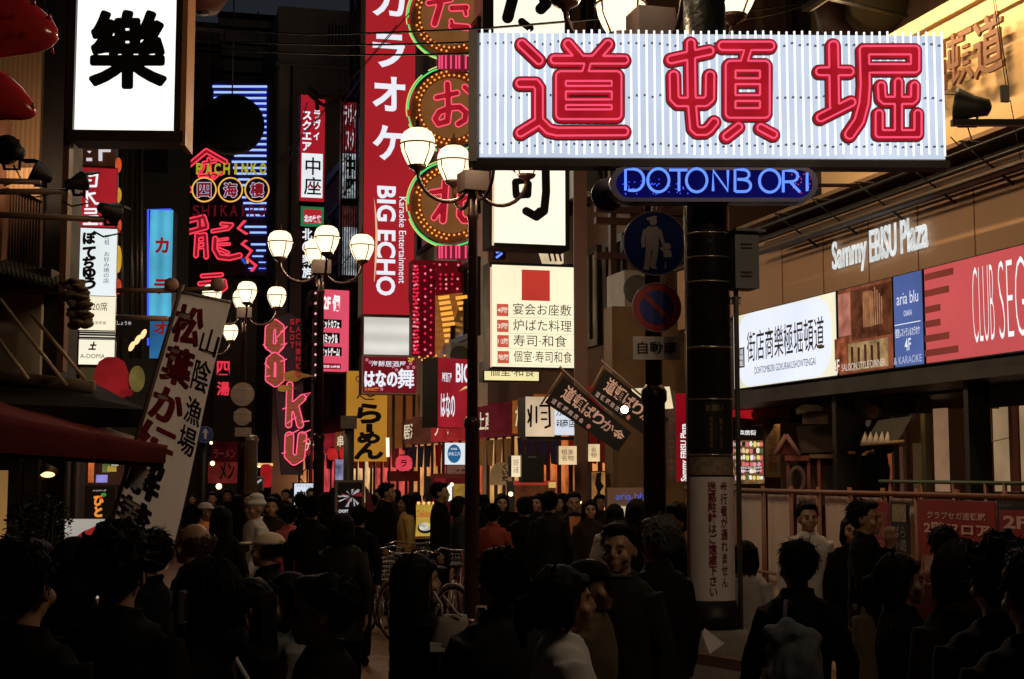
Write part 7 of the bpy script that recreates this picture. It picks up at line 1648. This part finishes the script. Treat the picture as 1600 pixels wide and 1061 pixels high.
def brow_mesh(s):
    if ('w', s) not in _PM: m = MB().tube([(.014 * s, -.094, 1.600), (.032 * s, -.090, 1.606), (.050 * s, -.078, 1.600)], .0026, 5); me = m.mesh('eyebrow'); me.materials.append(None); _PM[('w', s)] = me
    return _PM[('w', s)]
def link(name, me, mat, parent):
    o = bpy.data.objects.new(name, me); COL.objects.link(o); o.parent = parent
    o.material_slots[0].link = 'OBJECT'; o.material_slots[0].material = mat; return o
SKIN = df((.28, .165, .105), .5, var=.12, scale=9); SKIN2 = df((.36, .21, .14), .5, var=.12, scale=9)
HAIRM = df((.0022, .0018, .0016), .7, var=.3, scale=30, spec=.12); HBROWN = df((.03, .016, .010), .45, var=.3, scale=30); HGREY = df((.055, .053, .05), .7, var=.4, scale=30)
CL = {'black': df((.0032, .0032, .0035), .9, spec=.1), 'navy': df((.004, .005, .008), .9, spec=.1), 'grey': df((.17, .175, .19), .85), 'white': df((.5, .5, .51), .85), 'pink': df((.42, .08, .10), .8), 'red': df((.20, .028, .018), .8), 'olive': df((.012, .012, .007), .85, spec=.15), 'yellow': df((.45, .30, .09), .8),
      'khaki': df((.07, .055, .03), .85), 'denim': df((.11, .14, .19), .85), 'cream': df((.60, .50, .38), .8), 'dgrey': df((.016, .016, .018), .85, spec=.15), 'brown': df((.016, .010, .006), .85, spec=.15), 'jeans': df((.012, .016, .03), .85, spec=.15), 'suit': df((.005, .005, .006), .8, spec=.15), 'lgrey': df((.38, .36, .36), .8), 'darkred': df((.10, .015, .018), .8), 'orange': df((.55, .20, .07), .7)}
PEOPLE = {}
def person(x, y, Y, face, pose, hair, top, bottom, label, cut='jacket', hairm=None, shoes='black', skin=SKIN, eyes=False, legs='trousers', extra=()):
    h = P(x, y, Y).z; extra_h = {'spiky': .055, 'cap': .015, 'beanie': .03}.get(hair, .012); s = h / (1.712 + extra_h); X = P(x, 800, Y).x
    t = thing('person', label, 'person', (X, Y, 0)); t.rotation_euler = (0, 0, math.radians(face)); t.scale = (s, s, s)
    b = link('body', body_mesh(pose), skin, t); link('coat' if cut == 'coat' else 'jacket', jacket_mesh(pose, cut), CL[top], t); link(legs, trouser_mesh(pose, legs), CL[bottom], t); link('shoes', shoe_mesh(pose), CL[shoes], t)
    link({'cap': 'cap', 'beanie': 'beanie'}.get(hair, 'hair'), hair_mesh(hair), hairm or HAIRM, t)
    if hair in ('cap',): link('hair', hair_mesh('bald'), HAIRM, t)
    if eyes:
        for q in (-1, 1): link('eye', eye_mesh(q), BLACK, t); link('eyebrow', brow_mesh(q), HAIRM, t)
    for nm, mb, m_ in extra:
        me = mb.mesh(nm); me.materials.append(None); link(nm, me, m_, t)
    if not (1.4 < h < 1.95): print('PERSON height', round(h, 2), label)
    return t
def strap(): return MB().tube([(-.10, -.125, 1.12), (-.11, -.13, 1.30), (-.10, -.06, 1.445), (-.10, .05, 1.45), (-.11, .14, 1.3), (-.10, .145, 1.1)], .012, 6)
def tie(): return MB().add([(-.022, -.138, 1.42), (.022, -.138, 1.42), (.035, -.152, 1.05), (0, -.152, 1.0), (-.035, -.152, 1.05)], [(0, 1, 2, 3, 4)]).add([(-.07, -.120, 1.43), (.07, -.120, 1.43), (.05, -.145, 1.15), (-.05, -.145, 1.15)], [(0, 1, 2, 3)])
def shirt(): return MB().add([(-.055, -.100, 1.45), (.055, -.100, 1.45), (.045, -.146, 1.25), (0, -.148, 1.12), (-.045, -.146, 1.25)], [(0, 1, 2, 3, 4)])
# -- the near, dark crowd
person(38, 836, 3.9, 172, 'stand', 'short', 'black', 'black', 'person in black seen from behind at the left edge of the picture')
person(186, 803, 4.4, 185, 'walk', 'spiky', 'black', 'black', 'tall person with spiky hair seen from behind under the white fabric banner')
person(124, 836, 5.5, 170, 'stand', 'bob', 'black', 'navy', 'dark haired person between the left edge and the spiky haired one')
person(230, 826, 6.8, 255, 'walk', 'short', 'navy', 'black', 'person in dark jacket in profile at the foot of the white fabric banner')
person(302, 814, 8.0, 262, 'walk', 'bald', 'olive', 'black', 'older balding man in olive jacket facing left beside the fabric banner', hairm=HBROWN, eyes=True)
person(318, 879, 4.7, 264, 'phone', 'hooded', 'black', 'jeans', 'woman in profile facing left with a pale strap over her dark jacket', cut='hood', eyes=True, extra=(('strap', strap(), CL['lgrey']),))
person(418, 826, 8.7, 262, 'walk', 'cap', 'navy', 'dgrey', 'man in a beige cap facing left in the middle of the left crowd', hairm=CL['cream'], eyes=True)
person(386, 901, 5.3, 322, 'walk', 'long', 'black', 'black', 'long haired woman with a dim face near the bottom left of centre', cut='coat', eyes=True)
person(446, 892, 5.6, 300, 'walk', 'bob', 'grey', 'jeans', 'person in a pale grey hooded jacket beside the dark coated man in profile', cut='hood')
person(503, 894, 4.6, 268, 'walk', 'short', 'black', 'black', 'dark haired man in black coat facing left with open collar, bottom centre left', cut='coat', eyes=True)
person(655, 862, 6.3, 112, 'stand', 'long', 'black', 'black', 'dark woman with long hair carrying the pale shoulder bag', cut='coat')
person(783, 852, 5.2, 205, 'walk', 'short', 'dgrey', 'jeans', 'man in a dark grey jacket from behind, right of the near lamp post', eyes=True)
person(884, 880, 4.9, 100, 'hold', 'tied', 'white', 'jeans', 'woman with dark tied hair in a white coat', cut='coat')
person(924, 866, 5.9, 70, 'stand', 'cap', 'khaki', 'black', 'person with dim yellowish clothes and dark cap next to the white coat', hairm=CL['black'], eyes=True)
person(967, 813, 6.7, 338, 'stand', 'short', 'olive', 'black', 'man in dark coat facing the camera left of the black pole', cut='coat', eyes=True)
person(1026, 806, 7.4, 215, 'stand', 'grey', 'suit', 'suit', 'grey haired man in a dark suit turned away beside the black pole', hairm=HGREY, cut='coat')
person(1052, 786, 9.9, 300, 'stand', 'short', 'suit', 'suit', 'man in black suit with white shirt half hidden behind the road sign post', extra=(('shirt', shirt(), CL['white']),), eyes=True)
person(1166, 843, 9.6, 150, 'stand', 'bob', 'lgrey', 'khaki', 'short person in pale top just right of the black pole base')
person(1262, 783, 11.6, 4, 'stand', 'short', 'lgrey', 'black', 'man in a pale grey top facing the camera before the white fence', eyes=True)
person(1331, 803, 11.4, 350, 'stand', 'bob', 'black', 'black', 'dark haired woman close behind the man with his hand at his chin', eyes=True)
person(1353, 780, 10.2, 62, 'chin', 'short', 'black', 'khaki', 'man in black jacket and khaki trousers holding a hand to his chin', eyes=True)
person(1243, 842, 6.6, 188, 'walk', 'short', 'black', 'denim', 'person in black jacket seen from behind with the grey blue denim bag')
person(1408, 862, 6.3, 84, 'stand', 'tied', 'black', 'black', 'woman in profile facing right with a cigarette between her lips', cut='coat', eyes=True)
person(1471, 821, 8.6, 176, 'stand', 'short', 'darkred', 'black', 'person with short hair seen from behind before the red poster')
person(1496, 850, 5.6, 190, 'stand', 'hooded', 'brown', 'black', 'hooded dark figure seen from behind under the red poster', cut='hood', hairm=CL['brown'])
person(1556, 822, 4.5, 182, 'stand', 'spiky', 'black', 'black', 'large black figure seen from behind near the right edge')
person(1612, 850, 3.9, 182, 'stand', 'short', 'black', 'black', 'black figure cut by the right edge of the picture')
# -- the middle distance
person(689, 753, 18.4, 78, 'stand', 'short', 'black', 'black', 'tall dark man in profile just left of the near lamp post', cut='coat')
person(720, 774, 17.6, 100, 'stand', 'bob', 'dgrey', 'black', 'smaller dark companion standing against the near lamp post')
person(606, 754, 19.6, 76, 'stand', 'short', 'black', 'black', 'dark coated man in profile between the poster stand and the menu stand', cut='coat')
person(634, 771, 18.9, 285, 'stand', 'long', 'yellow', 'black', 'long haired woman in a yellow jacket beside the bulb framed menu stand')
person(770, 786, 15.4, 178, 'stand', 'short', 'red', 'black', 'person in a rust red jacket seen from behind right of the near lamp post')
person(784, 770, 18.6, 8, 'stand', 'bob', 'black', 'black', 'woman with bobbed hair facing the camera behind the rust red jacket', eyes=True)
person(819, 776, 16.0, 184, 'stand', 'short', 'black', 'black', 'man in black from behind, left of the man in black suit')
person(841, 770, 18.5, 330, 'stand', 'bob', 'navy', 'black', 'person facing the camera between the two black backs at the counter', eyes=True)
person(859, 767, 15.6, 176, 'stand', 'short', 'suit', 'suit', 'man in black suit with pale collar seen from behind at the counter')
person(896, 768, 16.8, 6, 'stand', 'short', 'suit', 'suit', 'man in dark suit with a long orange tie facing the camera', extra=(('tie', tie(), CL['orange']),), eyes=True)
person(922, 779, 16.6, 2, 'stand', 'bob', 'brown', 'black', 'woman with pinned hair facing the camera beside the orange tie', eyes=True)
person(996, 778, 12.6, 160, 'stand', 'long', 'black', 'black', 'dark figure standing before the pale pinkish standing sign')
_j = MB(); add_text(_j, lambda u, v, n: (u, v, n), 'De', -.115, 1.14, .115, 1.27, 0, .03); _j.v = [(x, -.142 - .012 * math.cos(x * 9), z) if False else (x, -math.sqrt(max(.0, 1 - (x / .192) ** 2)) * .134 - .014, y) for x, y, z in [(p[0], p[1], p[2]) for p in _j.v]]
person(398, 771, 14.6, 310, 'walk', 'beanie', 'white', 'dgrey', 'man in white lettered jersey and white knitted hat facing left', hairm=CL['white'], eyes=True, extra=(('lettering', _j, INK),))
person(452, 788, 14.8, 186, 'walk', 'short', 'pink', 'black', 'person in a pink jacket seen from behind')
person(487, 774, 13.6, 190, 'walk', 'short', 'black', 'black', 'broad person in black seen from behind right of the pink jacket')
person(536, 800, 11.2, 182, 'walk', 'bob', 'olive', 'black', 'person in dark olive coat from behind below the arcade poster stand', cut='coat')
person(346, 790, 12.4, 188, 'walk', 'long', 'black', 'black', 'long haired person in black from behind right of the balding man', cut='coat')
person(322, 782, 16.5, 60, 'walk', 'cap', 'orange', 'black', 'person with pale cap and orange jacket at the edge of the fabric banner', hairm=CL['lgrey'])
FAR = [(331, 768, 24, 0, 'short', 'dgrey', 'distant person facing the camera left of the notice stand'), (355, 764, 27, 350, 'short', 'navy', 'distant man with pale face just left of the far lamp post'), (372, 772, 22, 180, 'bob', 'black', 'distant dark head right under the far lamp post'),
       (412, 766, 25, 180, 'short', 'black', 'distant dark head right of the white jersey man'), (430, 770, 21, 184, 'bob', 'dgrey', 'distant dark head left of the pink jacket'), (446, 764, 28, 0, 'short', 'brown', 'distant person facing the camera over the pink jacket'), (470, 770, 20, 176, 'short', 'black', 'dark head before the low white lightbox'),
       (486, 762, 25, 10, 'short', 'lgrey', 'distant person whose face shows against the low white lightbox'), (510, 768, 19.5, 182, 'long', 'black', 'dark long haired head right of the low white lightbox'), (582, 772, 21.5, 178, 'short', 'black', 'dark head between the arcade poster stand and the dark coated man'),
       (560, 790, 14.2, 186, 'short', 'navy', 'dark head low before the arcade poster stand'), (386, 768, 23, 20, 'bob', 'brown', 'distant woman facing the camera behind the white knitted hat'), (745, 770, 19, 180, 'short', 'black', 'dark head half hidden behind the near lamp post'), (872, 772, 19.5, 0, 'short', 'dgrey', 'distant person between the black suit and the orange tie')]
FAR += [(x, y, Y, 180 if k % 3 else 5, ('short', 'bob', 'long')[k % 3], ('black', 'dgrey', 'navy', 'brown', 'lgrey', 'black')[k % 6], 'distant walker ' + w) for k, (x, y, Y, w) in enumerate((
    (300, 772, 30, 'farthest left, beside the lower end of the fabric banner'), (342, 770, 33, 'under the dim red shop sign'), (404, 762, 36, 'under the cylindrical red lantern'), (424, 776, 17.2, 'close behind the white jersey'), (458, 762, 34, 'left of the low white lightbox, far off'), (520, 762, 33, 'left of the arcade poster stand, far off'),
    (590, 764, 28, 'left of the warm ochre strip, far off'), (620, 764, 31, 'under the round pink lantern'), (650, 768, 24, 'above the bulb framed menu stand'), (668, 770, 26, 'left of the small red stall'), (708, 766, 28, 'in front of the small red stall'), (756, 772, 21, 'right of the near lamp post under the arched board'),
    (800, 768, 23, 'under the narrow glowing lightbox'), (832, 774, 20.5, 'under the black cabinet'), (880, 770, 23, 'under the larger glowing paper sign'), (938, 772, 20, 'before the warm lit doorway'), (960, 786, 14.2, 'beside the pale pinkish standing sign')))]
for x, y, Y, fc, hr, cl, lb in FAR: person(x, y, Y, fc, 'walk' if fc > 90 and fc < 270 else 'stand', hr, cl, 'black', lb)
# upstairs figure among the shop things
person(1366, 622, 15.2, 300, 'hold', 'short', 'suit', 'suit', 'dark suited figure standing high in the shop front behind the fence', hairm=HBROWN) if False else None
Yp = 16.6; zt = P(1366, 624, Yp).z; zb = P(1366, 760, Yp).z - .9
t = thing('person', 'dark suited figure standing raised in the shop front behind the fence', 'person', (P(1366, 700, Yp).x, Yp, zt - 1.66)); t.rotation_euler = (0, 0, math.radians(318)); t.scale = (.97,) * 3
link('body', body_mesh('hold'), SKIN2, t); link('jacket', jacket_mesh('hold', 'jacket'), CL['black'], t); link('trousers', trouser_mesh('hold', 'trousers'), CL['black'], t); link('shoes', shoe_mesh('hold'), CL['black'], t); link('hair', hair_mesh('short'), HBROWN, t)
me = MB().add([(-.03, -.125, 1.46), (.04, -.125, 1.46), (.035, -.150, 1.40), (0, -.155, 1.37), (-.03, -.15, 1.40)], [(0, 1, 2, 3, 4)]).mesh('scarf'); me.materials.append(None); link('scarf', me, CL['grey'], t)
pf = thing('platform', 'low dark platform under the raised suited figure', 'platform', (P(1366, 700, Yp).x, Yp, 0)); q = (zt - 1.66)
obj('deck', MB().box((P(1366, 700, Yp).x, Yp, q - .03), (.5, .03, .4)), DBROWN, pf)
for a in (-.4, .4):
    for b in (-.3, .3): obj('leg', MB().box((P(1366, 700, Yp).x + a, Yp + b, (q - .06) / 2), (.04, (q - .06) / 2, .04)), DBROWN, pf)
# what they carry
bg = thing('shoulder_bag', 'pale shoulder bag with two straps hanging beside the long haired woman', 'bag', P(704, 1010, 6.1)); c = P(705, 985, 6.05)
m = MB(); loft_ = [(-.075, .075, .035), (-.06, .080, .04), (.03, .068, .03), (.065, .055, .016)]
vs = []; n = 20
for z, rx, ry in loft_: vs += [c + Vector((rx * math.cos(2 * math.pi * k / n) + z * .15, ry * math.sin(2 * math.pi * k / n), z)) for k in range(n)]
m.add(vs, [(i * n + k, i * n + (k + 1) % n, (i + 1) * n + (k + 1) % n, (i + 1) * n + k) for i in range(3) for k in range(n)] + [tuple(range(n - 1, -1, -1)), tuple(3 * n + k for k in range(n))], True)
obj('bag_body', m, df((.26, .23, .20), .6, bump=.2), bg); obj('pale_base', MB().box(c + Vector((-.015, 0, -.066)), (.072, .018, .036)), df((.45, .42, .38), .6), bg)
for d in (-.03, .03): obj('strap', MB().tube([c + Vector((-.04, d, .06)), P(690, 945, 6.05 + d), P(678, 925, 6.1 + d)], .006, 6), df((.40, .37, .34), .6), bg); obj('strap', MB().tube([c + Vector((.045, d, .06)), P(714, 958, 6.05 + d), P(692, 930, 6.08 + d)], .005, 6), df((.40, .37, .34), .6), bg)
pb = thing('paper_bag', 'brown paper carrier bag with a reddish rim near the bottom centre', 'bag', P(752, 1030, 6.6)); c = P(752, 1000, 6.6)
obj('bag_body', MB().box(c, (.055, .085, .03), Vector((.96, .28, 0)), Vector((0, 0, 1))), df((.16, .11, .075), .7, bump=.1), pb); obj('rim', MB().box(c + Vector((0, 0, .088)), (.055, .004, .031), Vector((.96, .28, 0))), df((.36, .09, .10), .6), pb)
for s in (-.03, .03): obj('handle', MB().tube([c + Vector((-.03, s, .085)), c + Vector((-.02, s, .15)), c + Vector((.02, s, .15)), c + Vector((.03, s, .085))], .004, 5), df((.4, .36, .32), .6), pb)
db = thing('denim_bag', 'grey blue denim bag hanging low by the person in black before the fence', 'bag', P(1244, 1061, 6.3)); c = P(1244, 1030, 6.25)
m = MB(); m.ell(c + Vector((0, 0, -.05)), (.135, .08, .17), 18, 12); m.ell(c + Vector((.03, -.03, -.02)), (.08, .06, .13)); m.tube([c + Vector((-.10, 0, .08)), c + Vector((-.02, -.02, .12)), c + Vector((.09, 0, .07))], .05, 10); rm = remesh(m, .009, .030, 1); rm.materials[0] = df((.085, .10, .125), .85, bump=.3, scale=14)
o = bpy.data.objects.new('bag_body', rm); COL.objects.link(o); o.parent = db; o.location = -Vector(db.location)
obj('strap', MB().tube([c + Vector((-.05, .0, .12)), c + Vector((-.02, .10, .24)), c + Vector((.03, .2, .2))], .010, 6), df((.05, .055, .065), .8), db)
ph = thing('mobile_phone', 'small phone in the hand of the woman with the pale strap', 'phone', P(286, 950, 4.55)); c = P(286, 948, 4.55); obj('case', MB().box(c, (.008, .05, .025)), df((.3, .3, .32), .3, .5), ph); obj('screen', MB().box(c + Vector((.0095, 0, .0)), (.001, .042, .021)), df((.02, .02, .025), .1), ph)
cg = thing('cigarette', 'white cigarette between the lips of the woman in profile', 'cigarette', P(1452, 913, 6.3)); a, b = P(1446, 914, 6.28), P(1463, 912, 6.22)
obj('paper', MB().tube([a.lerp(b, .3), b], .004, 8), df((.75, .72, .68), .7), cg); obj('filter', MB().tube([a, a.lerp(b, .3)], .0041, 8), df((.4, .2, .08), .7), cg)
